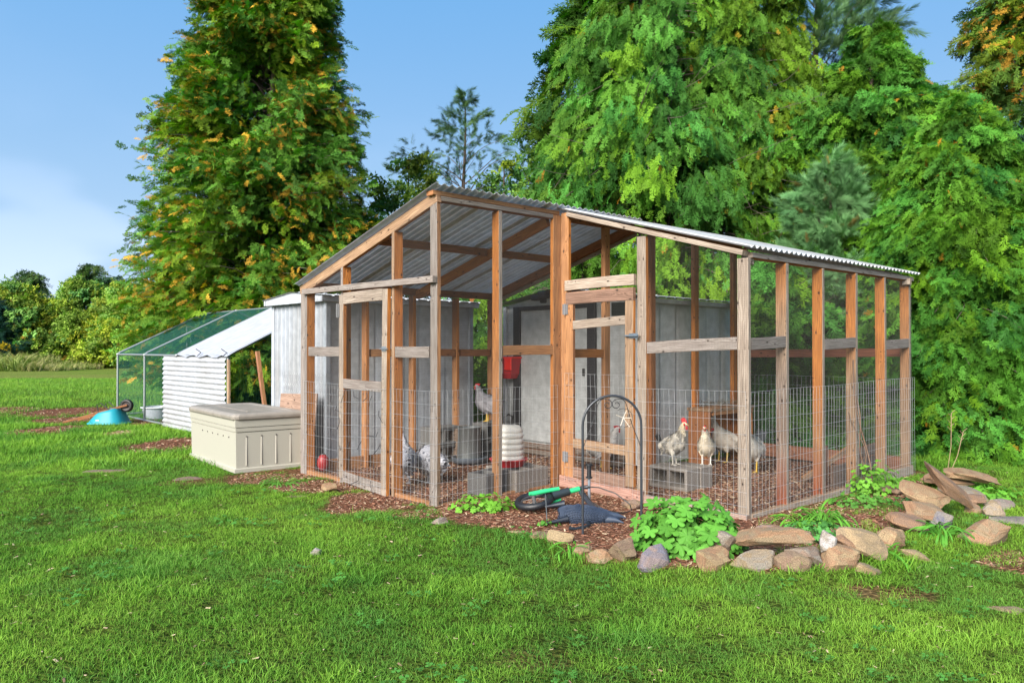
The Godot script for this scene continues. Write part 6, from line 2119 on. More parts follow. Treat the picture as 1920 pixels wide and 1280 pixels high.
# ------------------------------------------------------------------ stones
func stones() -> void:
	var R1 := Color(0.47, 0.27, 0.15)      # reddish tan
	var R2 := Color(0.34, 0.22, 0.15)
	var Y1 := Color(0.54, 0.39, 0.22)       # ochre
	var Y2 := Color(0.42, 0.31, 0.19)
	var G1 := Color(0.42, 0.365, 0.30)       # grey
	var G2 := Color(0.22, 0.20, 0.19)
	var W1 := Color(0.62, 0.58, 0.57)
	var V1 := Color(0.25, 0.24, 0.30)       # violet blue
	var V2 := Color(0.40, 0.29, 0.25)
	# x, depth, lift of the centre, size, turn (yaw, pitch, roll), colours, boxiness, label
	var list := [
		[1.49, 4.52, 0.125, Vector3(0.44, 0.105, 0.20), Vector3(-0.04, 0.08, 0.03), R1, Y2, 0.55, "long flat reddish slab capping the low stone edge right of the leafy mound"],
		[1.13, 4.43, 0.02, Vector3(0.22, 0.15, 0.17), Vector3(0.1, 0.1, 0.02), Y1, R1, 0.45, "squarish ochre stone below the left end of the long reddish slab"],
		[1.24, 4.52, 0.11, Vector3(0.13, 0.09, 0.10), Vector3(0.5, 0.2, -0.4), R2, G1, 0.6, "small dark tilted stone wedged between the squarish stone and the slab"],
		[1.37, 4.42, 0.0, Vector3(0.26, 0.14, 0.18), Vector3(0, 0, 0.02), G1, Y2, 0.55, "rough grey brown stone beneath the long reddish slab"],
		[1.56, 4.40, 0.0, Vector3(0.18, 0.15, 0.16), Vector3(0.3, 0.1, -0.3), Y2, R2, 0.55, "brown angular stone under the right end of the long slab"],
		[1.69, 4.46, 0.03, Vector3(0.20, 0.14, 0.20), Vector3(0.7, 0.15, -0.25), G1, R2, 0.4, "grey pointed stone just left of the white stone"],
		[1.815, 4.46, 0.105, Vector3(0.105, 0.13, 0.10), Vector3(0.3, 0.1, 0.1), W1, G1, 0.6, "small whitish stone perched on the stone edge"],
		[1.86, 4.42, 0.02, Vector3(0.22, 0.14, 0.18), Vector3(0.2, 0.15, -0.15), Y1, R1, 0.6, "rounded tan stone below the small white stone"],
		[1.95, 4.55, 0.09, Vector3(0.14, 0.06, 0.10), Vector3(0.1, 0.1, -0.35), R1, R2, 0.55, "thin reddish sliver of stone between the white stone and the big tan slab"],
		[2.05, 4.60, 0.06, Vector3(0.29, 0.17, 0.22), Vector3(-0.2, 0.45, -0.3), Y2, Y1, 0.5, "large tan slab tilted towards the lawn right of the white stone"],
		[2.00, 4.40, -0.03, Vector3(0.17, 0.09, 0.12), Vector3(0.5, 0.1, -0.2), Y1, Y2, 0.6, "low tan stone sunk in the grass in front of the large tilted slab"],
		[2.34, 4.83, 0.05, Vector3(0.20, 0.13, 0.16), Vector3(0.3, 0.35, -0.2), Y1, R1, 0.6, "pale tan stone right of the large tilted slab"],
		[2.44, 4.72, -0.02, Vector3(0.22, 0.07, 0.09), Vector3(-0.5, 0.2, -0.25), Y1, Y2, 0.55, "narrow tan stone trailing down into the lawn"],
		[2.64, 5.20, 0.06, Vector3(0.30, 0.09, 0.20), Vector3(-0.45, 0.3, -0.28), R1, R2, 0.5, "reddish brown slab sloping right at the bend of the stone edge"],
		[2.86, 5.40, 0.10, Vector3(0.32, 0.07, 0.24), Vector3(-0.4, 0.35, -0.25), R1, Y2, 0.5, "broad smooth brown slab above the sloping reddish one"],
		[3.00, 5.62, 0.16, Vector3(0.34, 0.08, 0.26), Vector3(-0.5, 0.35, -0.35), Y1, R1, 0.5, "broad tan slab leaning behind the smooth brown slab"],
		[3.18, 5.66, 0.22, Vector3(0.50, 0.085, 0.17), Vector3(-0.35, 0.5, -0.80), R1, R2, 0.5, "long narrow slab standing diagonally at the corner of the bed"],
		[3.18, 6.50, 0.04, Vector3(0.27, 0.08, 0.16), Vector3(0, 0.05, 0), Y2, R2, 0.55, "flat brown stone lying alone in the weeds inside the bed"],
		[3.98, 6.75, 0.12, Vector3(0.42, 0.07, 0.28), Vector3(-0.25, 0.1, -0.1), R1, Y1, 0.5, "large flat reddish slab on top of the pile at far right"],
		[3.83, 6.85, 0.07, Vector3(0.36, 0.06, 0.24), Vector3(0.1, 0.05, -0.03), Y2, R1, 0.5, "flat slab under the top slab of the far right pile"],
		[3.62, 6.72, 0.10, Vector3(0.18, 0.07, 0.14), Vector3(0.3, 0.1, 0.1), R1, R2, 0.6, "small reddish stone left of the far right pile"],
		[3.60, 6.25, 0.06, Vector3(0.34, 0.12, 0.24), Vector3(0.1, 0.1, 0), G1, Y2, 0.55, "weathered grey brown stone below the far right pile"],
		[3.50, 5.92, 0.07, Vector3(0.24, 0.07, 0.14), Vector3(-0.1, 0.1, -0.12), R1, R2, 0.55, "small reddish slab right of the diagonal slab"],
		[3.43, 5.78, 0.02, Vector3(0.16, 0.08, 0.13), Vector3(0.2, 0.1, 0.1), Y2, R1, 0.5, "stubby tan stone under the small reddish slab"],
		[3.48, 5.62, 0.05, Vector3(0.17, 0.11, 0.15), Vector3(0.5, 0.1, 0.2), Y1, G1, 0.4, "angular light brown stone at the foot of the diagonal slab"],
		[3.06, 5.02, 0.02, Vector3(0.30, 0.20, 0.22), Vector3(0.25, 0.15, 0.08), Y2, R1, 0.4, "big block of layered brown stone at the right end of the edge"],
		[3.55, 5.45, 0.0, Vector3(0.32, 0.07, 0.18), Vector3(0.05, 0.1, 0.03), G1, G2, 0.5, "dark flat slab at the right border of the picture"],
		[3.75, 5.95, 0.03, Vector3(0.22, 0.08, 0.16), Vector3(0.2, 0.1, -0.1), V2, G1, 0.55, "purplish stone in the grass behind the dark flat slab"],
		[2.93, 5.30, 0.04, Vector3(0.16, 0.08, 0.14), Vector3(0.3, 0.5, 0.2), G1, V1, 0.5, "grey green stone half hidden by grass under the leaning slabs"],
		[0.83, 4.43, 0.02, Vector3(0.22, 0.21, 0.085), Vector3(0.25, -0.55, -0.42), V1, V2, 0.32, "violet blue slab leaning in front of the leafy mound"],
		[0.655, 4.55, 0.03, Vector3(0.18, 0.17, 0.18), Vector3(0.4, 0.1, 0.2), R2, Y2, 0.55, "craggy brown stone left of the violet slab"],
		[0.53, 4.58, -0.01, Vector3(0.18, 0.13, 0.17), Vector3(0.1, 0.1, 0), R1, Y2, 0.55, "brown stone at the front of the bed under the garden arch"],
		[0.42, 4.70, 0.0, Vector3(0.16, 0.07, 0.13), Vector3(0.7, 0.2, 0), Y1, R1, 0.6, "tan stone lying flat between the grass and the front of the bed"],
		[0.30, 4.90, 0.02, Vector3(0.20, 0.10, 0.13), Vector3(-0.3, 0.1, -0.1), Color(0.55, 0.40, 0.22), Y1, 0.55, "yellowish stone at the edge of the mulch left of the arch foot"],
		[0.17, 5.04, 0.0, Vector3(0.20, 0.06, 0.14), Vector3(0.1, 0.05, 0), Y2, R1, 0.6, "flat tan stone left of the yellowish stone at the mulch edge"],
		[0.02, 5.18, -0.01, Vector3(0.13, 0.05, 0.10), Vector3(0.1, 0.05, 0), Y2, Y1, 0.6, "small flat stone at the left end of the mulch edge"],
		[-1.56, 6.62, 0.03, Vector3(0.14, 0.10, 0.13), Vector3(0.4, 0, 0), R1, Y1, 0.6, "tan stone resting on the red soil in front of the gate"],
		[-0.51, 5.45, 0.0, Vector3(0.15, 0.07, 0.11), Vector3(0.1, 0, 0.05), G1, V2, 0.6, "flat grey pink stone in the grass below the front corner post"],
		[0.93, 5.95, 0.03, Vector3(0.19, 0.08, 0.13), Vector3(0.2, 0.1, 0.1), Color(0.48, 0.32, 0.24), Y1, 0.65, "smooth pinkish stone in the mulch before the mesh door"],
		[2.46, 3.85, -0.055, Vector3(0.24, 0.05, 0.16), Vector3(-0.3, 0, 0), R2, Y2, 0.6, "flat worn stone sunk in the lawn at lower right"],
		[1.73, 5.22, 0.01, Vector3(0.22, 0.06, 0.13), Vector3(-0.3, 0.05, 0), V2, R1, 0.6, "flat reddish stone at the foot of the right corner post"],
		[2.12, 4.98, 0.0, Vector3(0.15, 0.05, 0.11), Vector3(0.2, 0, 0), Y1, R1, 0.6, "thin tan stone in the mulch behind the large tilted slab"],
		[-4.08, 7.72, -0.012, Vector3(0.56, 0.05, 0.16), Vector3(0.12, 0, 0), Color(0.30, 0.19, 0.17), R2, 0.5, "flat purplish stepping stone in the left lawn"],
		[-3.05, 7.30, -0.012, Vector3(0.46, 0.05, 0.22), Vector3(0.25, 0, 0), Color(0.34, 0.21, 0.17), R2, 0.5, "flat reddish stepping stone in front of the storage box"],
		[-1.75, 6.42, -0.012, Vector3(0.26, 0.04, 0.13), Vector3(0.1, 0, 0), Color(0.36, 0.22, 0.17), R2, 0.55, "flat red stone level with the bare soil left of the gate"],
		[-1.16, 4.60, 0.012, Vector3(0.075, 0.06, 0.06), Vector3(0.4, 0, 0), W1, G1, 0.8, "small pale pebble alone in the middle of the lawn"],
	]
	var k := 0
	for q in list:
		k += 1
		var m := rock_mesh((q[3] as Vector3) * (1.32 if k <= 29 else 1.1), k, q[5], q[6], (q[7] as float) * 0.72, 15, 0.055)
		var o := top_mesh("stone", m, M.rock, q[8], "stone", W(q[0], q[1], (q[2] as float) + minf(0.0, gh(q[0], q[1])) * 0.4), 0.0, "stones round the planting bed" if k <= 36 else "")
		o.rotation_order = EULER_ORDER_YXZ
		o.rotation = Vector3(q[4].y, q[4].x, q[4].z)

# ------------------------------------------------------------------ plants
func palm_leaf(sd: int, lobes := 5, deep := 0.45) -> ArrayMesh:
	# lobed leaf, stalk end at the origin, lying in xz and pointing along +z, about one unit across
	var r := RandomNumberGenerator.new()
	r.seed = sd
	var mb := MB.new()
	var c := Vector3(0, 0.0, 0.25)
	var ol := []
	var k := lobes * 6
	for i in k + 1:
		var f := float(i) / k
		var a := lerpf(-2.45, 2.45, f)
		var lb := absf(sin(f * PI * lobes))
		var rad := 0.52 * (1.0 - deep + deep * pow(lb, 0.8)) * (1.0 + 0.10 * sin(f * PI * lobes * 6.0)) * (0.82 + 0.2 * cos(a * 0.6))
		ol.append(c + Vector3(sin(a) * rad, 0.10 * lb - 0.55 * rad * rad + r.randf_range(-0.03, 0.03), cos(a) * rad))
	for i in k:
		var lbm := absf(sin((i + 0.5) / k * PI * lobes))
		var c0 := Color(1.15, 1.12, 1.0)
		var c1 := Color(0.85, 0.9, 0.85).lerp(Color(1.05, 1.05, 0.95), lbm)
		var a: Vector3 = ol[i]
		var b: Vector3 = ol[i + 1]
		var nn := (b - c).cross(a - c).normalized()
		if nn.y < 0: nn = -nn
		mb.tri_n(c, a, b, (nn + Vector3.UP).normalized(), nn, nn, c0, c1, c1)
	return mb.done()

func strap_leaf(sd: int) -> ArrayMesh:
	var r := RandomNumberGenerator.new()
	r.seed = sd
	var mb := MB.new()
	var prev := [Vector3(-0.025, 0, 0), Vector3(0.025, 0, 0)]
	var ws := [0.035, 0.055, 0.06, 0.04, 0.0]
	for i in 5:
		var f := (i + 1) / 5.0
		var c := Vector3(0, 0.55 * f - 0.55 * f * f, f)
		var w: float = ws[i]
		var a := c + Vector3(-w, w * 0.4, 0)
		var b := c + Vector3(w, w * 0.4, 0)
		mb.col = Color(1, 1, 1) * (0.85 + 0.3 * f)
		mb.quad(prev[0], prev[1], b, a, Vector3.UP)
		prev = [a, b]
	return mb.done()

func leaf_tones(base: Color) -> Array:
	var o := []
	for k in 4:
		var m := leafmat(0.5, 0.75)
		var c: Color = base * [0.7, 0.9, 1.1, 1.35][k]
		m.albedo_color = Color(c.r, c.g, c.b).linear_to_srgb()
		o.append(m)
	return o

func leafy_plant(called: String, label: String, category: String, at: Vector3, rad: Vector3, n: int, size: float, base: Color, meshes: Array, sd: int, group := "") -> void:
	var root := thing(called, label, category, at, 0.0, group)
	var r := RandomNumberGenerator.new()
	r.seed = sd
	var tones := leaf_tones(base)
	var st := MB.new()
	st.col = base * 1.2
	for i in n:
		var f := pow(r.randf(), 0.6)
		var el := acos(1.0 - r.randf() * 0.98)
		var az := r.randf() * TAU
		var d := Vector3(sin(el) * cos(az), cos(el), sin(el) * sin(az))
		var sh := lerpf(0.55, 1.0, f)
		var p := Vector3(d.x * rad.x, d.y * rad.y * 0.9 + 0.02, d.z * rad.z) * sh
		p += Vector3(r.randf_range(-1, 1), r.randf_range(-0.5, 0.5), r.randf_range(-1, 1)) * size * 0.3
		p.y = maxf(p.y, 0.02)
		var up := (d * Vector3(1, 0.6, 1) + Vector3(r.randf_range(-0.4, 0.4), 0.55, r.randf_range(-0.4, 0.4) + 0.25)).normalized()
		var fw := Vector3(d.x, -0.25, d.z) + Vector3(r.randf_range(-0.4, 0.4), 0, r.randf_range(-0.4, 0.4))
		fw = (fw - up * fw.dot(up)).normalized()
		var x := up.cross(fw)
		var s := size * r.randf_range(0.65, 1.2)
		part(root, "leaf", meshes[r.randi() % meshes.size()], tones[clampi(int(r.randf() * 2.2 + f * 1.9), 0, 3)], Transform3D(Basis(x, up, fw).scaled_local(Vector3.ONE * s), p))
		if i % 2 == 0:
			var g := Vector3(p.x * 0.25, 0, p.z * 0.25)
			st.tube([g, g.lerp(p, 0.55) + Vector3(0, rad.y * 0.12, 0), p], size * 0.03, 4, false)
	part(root, "stems", st.done(), M.grass).set_meta("kind", "stuff")

func plants() -> void:
	var palm := [palm_leaf(1), palm_leaf(2), palm_leaf(3, 5, 0.5)]
	var small := [palm_leaf(11, 3, 0.3), palm_leaf(12, 5, 0.35)]
	var strap := [strap_leaf(1), strap_leaf(2)]
	leafy_plant("leafy_mound", "big mound of lobed bright green leaves at the front corner of the bed", "plant", W(1.06, 4.72, -0.01), Vector3(0.315, 0.375, 0.26), 285, 0.115, Color(0.085, 0.245, 0.035), palm, 41)
	leafy_plant("leafy_weed", "light green leafy weed growing at the wire left of the bicycle", "plant", W(-0.22, 5.86, 0.0), Vector3(0.24, 0.13, 0.15), 95, 0.055, Color(0.12, 0.30, 0.03), small, 42)
	leafy_plant("leafy_weed", "low lobed plant in the bed right of the big leafy mound", "plant", W(1.95, 4.98, 0.0), Vector3(0.26, 0.12, 0.17), 110, 0.06, Color(0.07, 0.22, 0.05), palm, 43)
	leafy_plant("strap_plant", "tuft of long grassy leaves in the bed right of the corner post", "plant", W(2.18, 5.45, 0.0), Vector3(0.16, 0.10, 0.13), 90, 0.14, Color(0.09, 0.25, 0.03), strap, 44)
	leafy_plant("strap_plant", "small rosette of bright broad leaves near the right corner post's foot", "plant", W(1.98, 5.33, 0.0), Vector3(0.15, 0.07, 0.12), 36, 0.13, Color(0.11, 0.30, 0.03), strap, 45)
	leafy_plant("leafy_weed", "weedy clump climbing the wire at the third right wall post", "plant", W(3.05, 6.55, 0.0), Vector3(0.22, 0.28, 0.16), 120, 0.055, Color(0.11, 0.27, 0.03), small, 46)
	leafy_plant("strap_plant", "long bladed grass clump by the far end of the right wall", "plant", W(3.30, 6.80, 0.0), Vector3(0.2, 0.12, 0.15), 90, 0.15, Color(0.12, 0.29, 0.04), strap, 47)
	leafy_plant("leafy_weed", "sprawling green weeds between the bed's flat stone and the wire", "plant", W(2.75, 6.05, 0.0), Vector3(0.28, 0.09, 0.18), 90, 0.05, Color(0.08, 0.22, 0.035), small, 48)
	leafy_plant("strap_plant", "upright green blades in front of the leaning slabs", "plant", W(2.80, 5.08, -0.02), Vector3(0.14, 0.09, 0.10), 70, 0.12, Color(0.08, 0.25, 0.03), strap, 49)
	leafy_plant("strap_plant", "bright blades growing at the right foot of the large tilted slab", "plant", W(2.24, 4.62, -0.05), Vector3(0.09, 0.07, 0.08), 34, 0.14, Color(0.10, 0.29, 0.03), strap, 50)
	leafy_plant("strap_plant", "broad leaved weed tuft at the stones under the garden arch", "plant", W(0.36, 4.72, -0.03), Vector3(0.10, 0.05, 0.07), 30, 0.09, Color(0.09, 0.27, 0.03), strap, 51)
	leafy_plant("leafy_weed", "tiny weed in the mulch left of the dark mesh bundle", "plant", W(0.25, 5.33, 0.0), Vector3(0.07, 0.03, 0.05), 16, 0.04, Color(0.07, 0.2, 0.03), small, 52)
	leafy_plant("leafy_weed", "low weeds in the grass by the storage box and the left corner post", "plant", W(-2.05, 6.95, 0.0), Vector3(0.22, 0.06, 0.13), 60, 0.07, Color(0.08, 0.22, 0.03), strap, 53)
	leafy_plant("leafy_weed", "dark small leaved weed beside the diagonal slab in the bed", "plant", W(3.08, 5.95, 0.0), Vector3(0.14, 0.10, 0.12), 50, 0.05, Color(0.05, 0.16, 0.05), small, 54)
	leafy_plant("leafy_weed", "green weeds around the pile of slabs at far right", "plant", W(3.9, 6.35, 0.0), Vector3(0.34, 0.10, 0.2), 90, 0.06, Color(0.10, 0.28, 0.03), small, 55)
	# dead creeper on the third post, dry stem by the cedar
	var mb := MB.new()
	mb.col = Color(0.16, 0.10, 0.07)
	var a := cw(1.375 + 1.75, 1.895, 0.0)
	for k in 3:
		var p := []
		for i in 12:
			var f := i / 11.0
			p.append(a + Vector3(0.16 * (0.5 - f) + 0.03 * sin(f * 7 + k * 2), 1.12 * f * (1.0 - 0.2 * k), 0.02 * cos(f * 9 + k)))
		mb.tube(p, 0.006 - 0.0012 * k, 5)
	top_mesh("dead_creeper", mb.done(), M.plain, "dry brown creeper stem twined up the third post of the right wall", "creeper")
	mb = MB.new()
	mb.col = Color(0.26, 0.19, 0.11)
	for k in 2:
		var b := W(4.05 + k * 0.01, 7.25, 0)
		var e := b + Vector3([0.02, 0.12, -0.10, 0.2, 0.03][k], [0.62, 0.45, 0.36, 0.28, 0.5][k], 0.05)
		mb.tube([b, b.lerp(e, 0.5) + Vector3(0.02, 0, 0), e], 0.004, 4)
		for q in 6:
			mb.tube([b.lerp(e, 0.75 + q * 0.05), b.lerp(e, 0.75 + q * 0.05) + Vector3(0.03 * (1 if q % 2 else -1), 0.03, 0.01)], 0.0025, 4)
	top_mesh("dry_stems", mb.done(), M.plain, "dry tan weed stems standing before the low cedar at far right", "weeds")

# ------------------------------------------------------------------ birds
func hen(called: String, label: String, at: Vector3, heading: float, sc: float, o: Dictionary) -> void:
	var root := thing(called, label, "chicken", at, heading, "chickens in the run")
	var c_body: Color = o.body
	var c_neck: Color = o.get("neck", c_body)
	var c_wing: Color = o.get("wing", c_body)
	var c_tail: Color = o.get("tail", c_body)
	var bar: float = o.get("bar", 0.0)
	var dark: Color = o.get("dark", Color(0.08, 0.08, 0.08))
	var fluff: float = o.get("fluff", 0.0)
	var comb: float = o.get("comb", 0.4)
	var bow: float = o.get("bow", 0.0)       # head lowered
	var turn: float = o.get("turn", 0.0)     # head turned
	var r := RandomNumberGenerator.new()
	r.seed = hash(label)
	# spine: x, y, half width, half height
	var st := [[-0.20, 0.262, 0.010, 0.012], [-0.175, 0.262, 0.040, 0.035], [-0.13, 0.245, 0.068, 0.066], [-0.07, 0.222, 0.090, 0.092], [-0.01, 0.210, 0.099, 0.102], [0.05, 0.215, 0.094, 0.100], [0.095, 0.240, 0.074, 0.082], [0.118, 0.280, 0.053, 0.060], [0.130, 0.318, 0.040, 0.044], [0.140, 0.350, 0.032, 0.033], [0.152, 0.376, 0.027, 0.028], [0.172, 0.388, 0.022, 0.023], [0.190, 0.387, 0.013, 0.014], [0.197, 0.386, 0.004, 0.005]]
	# raise the body about the hips, carry the neck along
	var pitch: float = o.get("pitch", 0.30)
	var hip := Vector2(-0.01, 0.20)
	var tip_up := func(x: float, y: float) -> Vector2:
		return (Vector2(x, y) - hip).rotated(pitch) + hip
	var moved: Vector2 = (tip_up.call(st[6][0], st[6][1]) as Vector2) - Vector2(st[6][0], st[6][1])
	for i in st.size():
		var pv: Vector2 = tip_up.call(st[i][0], st[i][1]) if i < 7 else Vector2(st[i][0], st[i][1]) + moved
		st[i][0] = pv.x
		st[i][1] = pv.y
	if bow > 0.0:
		for i in range(6, 14):
			var k: float = (i - 5) / 8.0
			st[i][1] -= bow * 0.30 * k
			st[i][0] += bow * 0.07 * k
	var head_turn := func(p: Vector3) -> Vector3:
		if p.y < 0.25 and bow <= 0.0: return p
		var k := smoothstep(0.10, 0.15, p.x) 
		var piv := Vector3(0.14, 0, 0)
		return piv + (p - piv).rotated(Vector3.UP, turn * k)
	var cm := []
	for s in st:
		cm.append(Vector3(s[0], s[1], 0))
	var mb := MB.new()
	var pts := []
	var ns := []
	var cc := []
	var seg := 18
	var fine := 40
	var rows := []
	for i in fine + 1:
		var f := float(i) / fine * (st.size() - 1)
		var i0 := mini(int(f), st.size() - 2)
		var t := f - i0
		var row := []
		for k in 4:
			var p0: float = st[maxi(i0 - 1, 0)][k]
			var p1: float = st[i0][k]
			var p2: float = st[i0 + 1][k]
			var p3: float = st[mini(i0 + 2, st.size() - 1)][k]
			row.append(0.5 * (2 * p1 + (p2 - p0) * t + (2 * p0 - 5 * p1 + 4 * p2 - p3) * t * t + (3 * p1 - p0 - 3 * p2 + p3) * t * t * t))
		rows.append(row)
	for i in fine + 1:
		var q: Array = rows[i]
		var qa: Array = rows[maxi(i - 1, 0)]
		var qb: Array = rows[mini(i + 1, fine)]
		var d := Vector3(qb[0] - qa[0], qb[1] - qa[1], 0).normalized()
		var up := Vector3(-d.y, d.x, 0)
		var f := float(i) / fine
		var grow := 1.0 + fluff * 0.28 * (1.0 - smoothstep(0.5, 0.75, f))
		for j in seg:
			var a := TAU * j / seg
			var nn := (up * sin(a) / maxf(q[3], 0.01) + Vector3(0, 0, cos(a)) / maxf(q[2], 0.01)).normalized()
			var p: Vector3 = Vector3(q[0], q[1], 0) + up * sin(a) * float(q[3]) * grow + Vector3(0, 0, cos(a)) * float(q[2]) * grow
			var nv := nz.get_noise_3d(p.x * 700.0, p.y * 700.0, p.z * 700.0 + sc * 99.0)
			p += nn * nv * (0.006 + 0.010 * fluff) * (1.0 - smoothstep(0.75, 0.9, f))
			pts.append(head_turn.call(p))
			ns.append(nn.rotated(Vector3.UP, turn * smoothstep(0.10, 0.15, p.x)))
			var c := c_body.lerp(c_neck, smoothstep(0.5, 0.68, f))
			if bar > 0.0:
				var m := nz2.get_noise_3d(p.x * 900.0 + 33.0, p.y * 900.0, p.z * 900.0)
				c = c.lerp(dark, bar * smoothstep(-0.05, 0.18, m) * (1.0 - 0.7 * smoothstep(0.6, 0.8, f)))
			c *= 1.0 + 0.25 * nv
			cc.append(c)
	mb.grid(pts, ns, cc, fine + 1, seg, true)
	part(root, "body", mb.done(), M.feather)
	# overlapping feathers on the back, breast and neck
	var fm := MB.new()
	var nf := 340
	for k in nf:
		var i := int(lerpf(3, fine - 8, r.randf()))
		var j := r.randi() % seg
		var p: Vector3 = pts[i * seg + j]
		var nn: Vector3 = ns[i * seg + j]
		var b4: Vector3 = pts[maxi(i - 2, 0) * seg + j]
		var d := (b4 - p).normalized()
		d = (d + nn * r.randf_range(0.12, 0.35 + 0.6 * fluff) + Vector3(0, -0.25, 0)).normalized()
		var ln := r.randf_range(0.022, 0.038) * (1.0 + fluff * 0.5)
		var sv := d.cross(nn).normalized()
		var c: Color = cc[i * seg + j]
		c = c * r.randf_range(0.78, 1.22)
		var e := p + d * ln
		var m := p + d * ln * 0.6 + nn * 0.002
		var tipc := c
		if bar > 0.0 and r.randf() < bar: tipc = dark
		fm.tri_n(p - sv * ln * 0.22, m + sv * ln * 0.32, m - sv * ln * 0.32, nn, nn, nn, c, c, c)
		fm.tri_n(m + sv * ln * 0.32, m - sv * ln * 0.32, e, nn, nn, nn, c, c, tipc)
	part(root, "feathers", fm.done(), M.feather).set_meta("kind", "stuff")
	# wings: a flattened, layered shell on each side
	for s in [-1.0, 1.0]:
		var wm := MB.new()
		for q in 3:
			for k in 7:
				var f := k / 6.0
				var wp: Vector2 = tip_up.call(lerpf(0.055, -0.06, f) - q * 0.012, 0.255 - q * 0.026 - 0.02 * f)
				var p := Vector3(wp.x, wp.y, s * (0.088 + 0.012 * sin(PI * f) - 0.004 * q) * (1.0 + 0.25 * fluff))
				var d := Vector3(-1.0, -0.25 - 0.12 * q - pitch, -s * 0.18 * f).normalized()
				var ln := lerpf(0.055, 0.085, f)
				var up := Vector3(0, 1, 0)
				var nn := Vector3(0, 0.25, s).normalized()
				var c := c_wing * r.randf_range(0.82, 1.15)
				if bar > 0.0 and r.randf() < bar * 0.8: c = c.lerp(dark, 0.75)
				var m := p + d * ln * 0.55
				wm.tri_n(p + up * 0.014, p - up * 0.014, m - up * 0.016, nn, nn, nn, c, c, c)
				wm.tri_n(p + up * 0.014, m - up * 0.016, m + up * 0.014, nn, nn, nn, c, c, c)
				wm.tri_n(m + up * 0.014, m - up * 0.016, p + d * ln, nn, nn, nn, c, c, c * 0.85)
		part(root, "wing", wm.done(), M.feather)
	# tail
	var tm := MB.new()
	var nt: int = o.get("tails", 9)
	var tl: float = o.get("tail_len", 0.085)
	for k in nt:
		var a := lerpf(-0.55, 0.55, float(k) / maxf(nt - 1, 1))
		var p := Vector3(st[1][0] + 0.012, st[1][1] + 0.004, 0.022 * sin(a))
		var d := Vector3(-0.75, 0.62 + 0.25 * cos(a * 2.0), 0.55 * sin(a)).normalized()
		var prev := p
		var wv := 0.014
		var side := Vector3(0, 0.5, 1).normalized()
		var c := c_tail * r.randf_range(0.8, 1.2)
		var sg := 5
		for i in sg:
			var q := prev + d * tl / sg * r.randf_range(0.9, 1.1)
			var w2 := 0.016 * (1.0 - pow((i + 1.0) / sg, 3.0))
			var nn := d.cross(side).normalized()
			tm.tri_n(prev - side * wv, prev + side * wv, q + side * w2, nn, nn, nn, c, c, c)
			tm.tri_n(prev - side * wv, q + side * w2, q - side * w2, nn, nn, nn, c, c, c)
			prev = q
			wv = w2
			d = (d + Vector3(-0.05, (o.get("curl", -0.05) as float) * 2.0, 0)).normalized()
	part(root, "tail", tm.done(), M.feather)
	# legs
	for s in [-1.0, 1.0]:
		var lm := MB.new()
		lm.col = c_body * 0.95
		var fwd: float = 0.018 * s * o.get("step", 1.0)
		lm.tube([Vector3(-0.005, 0.20, 0.05 * s), Vector3(0.008 + fwd * 0.4, 0.155, 0.052 * s), Vector3(0.0 + fwd * 0.8, 0.118, 0.048 * s), Vector3(-0.006 + fwd, 0.10, 0.046 * s)], [0.045, 0.038, 0.022, 0.010], 10)
		lm.col = o.get("leg", Color(0.62, 0.40, 0.06))
		lm.tube([Vector3(-0.006 + fwd, 0.105, 0.046 * s), Vector3(-0.002 + fwd, 0.05, 0.045 * s), Vector3(0.0 + fwd, 0.008, 0.045 * s)], [0.0085, 0.007, 0.008], 8)
		for t in [-0.5, 0.0, 0.5, PI]:
			var l := 0.042 if t != PI else 0.02
			var e := Vector3(fwd + cos(t) * l, 0.004, 0.045 * s + sin(t) * l)
			lm.tube([Vector3(fwd, 0.009, 0.045 * s), Vector3(fwd + cos(t) * l * 0.6, 0.009, 0.045 * s + sin(t) * l * 0.6), e], [0.006, 0.005, 0.0025], 6)
		part(root, "leg", lm.done(), M.feather)
	# head furniture
	var hd := Vector3(st[11][0], st[11][1], 0)
	var put := func(m: MB) -> ArrayMesh:
		for i in m.v.size():
			m.v[i] = head_turn.call(m.v[i])
		return m.done()
	var bk := MB.new()
	bk.col = Color(0.45, 0.33, 0.15)
	bk.tube([hd + Vector3(0.014, 0.0, 0), hd + Vector3(0.034, -0.004, 0), hd + Vector3(0.043, -0.011, 0)], [0.010, 0.007, 0.001], 8)
	part(root, "beak", put.call(bk), M.plain)
	var cb := MB.new()
	cb.col = Color(0.55, 0.012, 0.02)
	for k in 5:
		var f := k / 4.0
		var hgt: float = comb * 0.045 * (0.6 + 0.5 * sin(PI * (0.15 + 0.75 * f)))
		cb.tube([hd + Vector3(0.014 - 0.048 * f, 0.012, 0), hd + Vector3(0.010 - 0.055 * f, 0.02 + hgt * 0.6, 0), hd + Vector3(0.004 - 0.062 * f, 0.02 + hgt, 0.002)], [0.008, 0.0075, 0.002], 6)
	part(root, "comb", put.call(cb), M.paint)
	var wt := MB.new()
	wt.col = Color(0.52, 0.014, 0.02)
	for s in [-1.0, 1.0]:
		wt.ball(hd + Vector3(0.016, -0.024 - 0.012 * comb, 0.008 * s), Vector3(0.009, 0.010 + 0.016 * comb, 0.004), 8, 6)
		wt.ball(hd + Vector3(0.004, -0.002, 0.0195 * s), Vector3(0.014, 0.010 + 0.004 * comb, 0.005), 8, 6)
	part(root, "wattles", put.call(wt), M.paint)
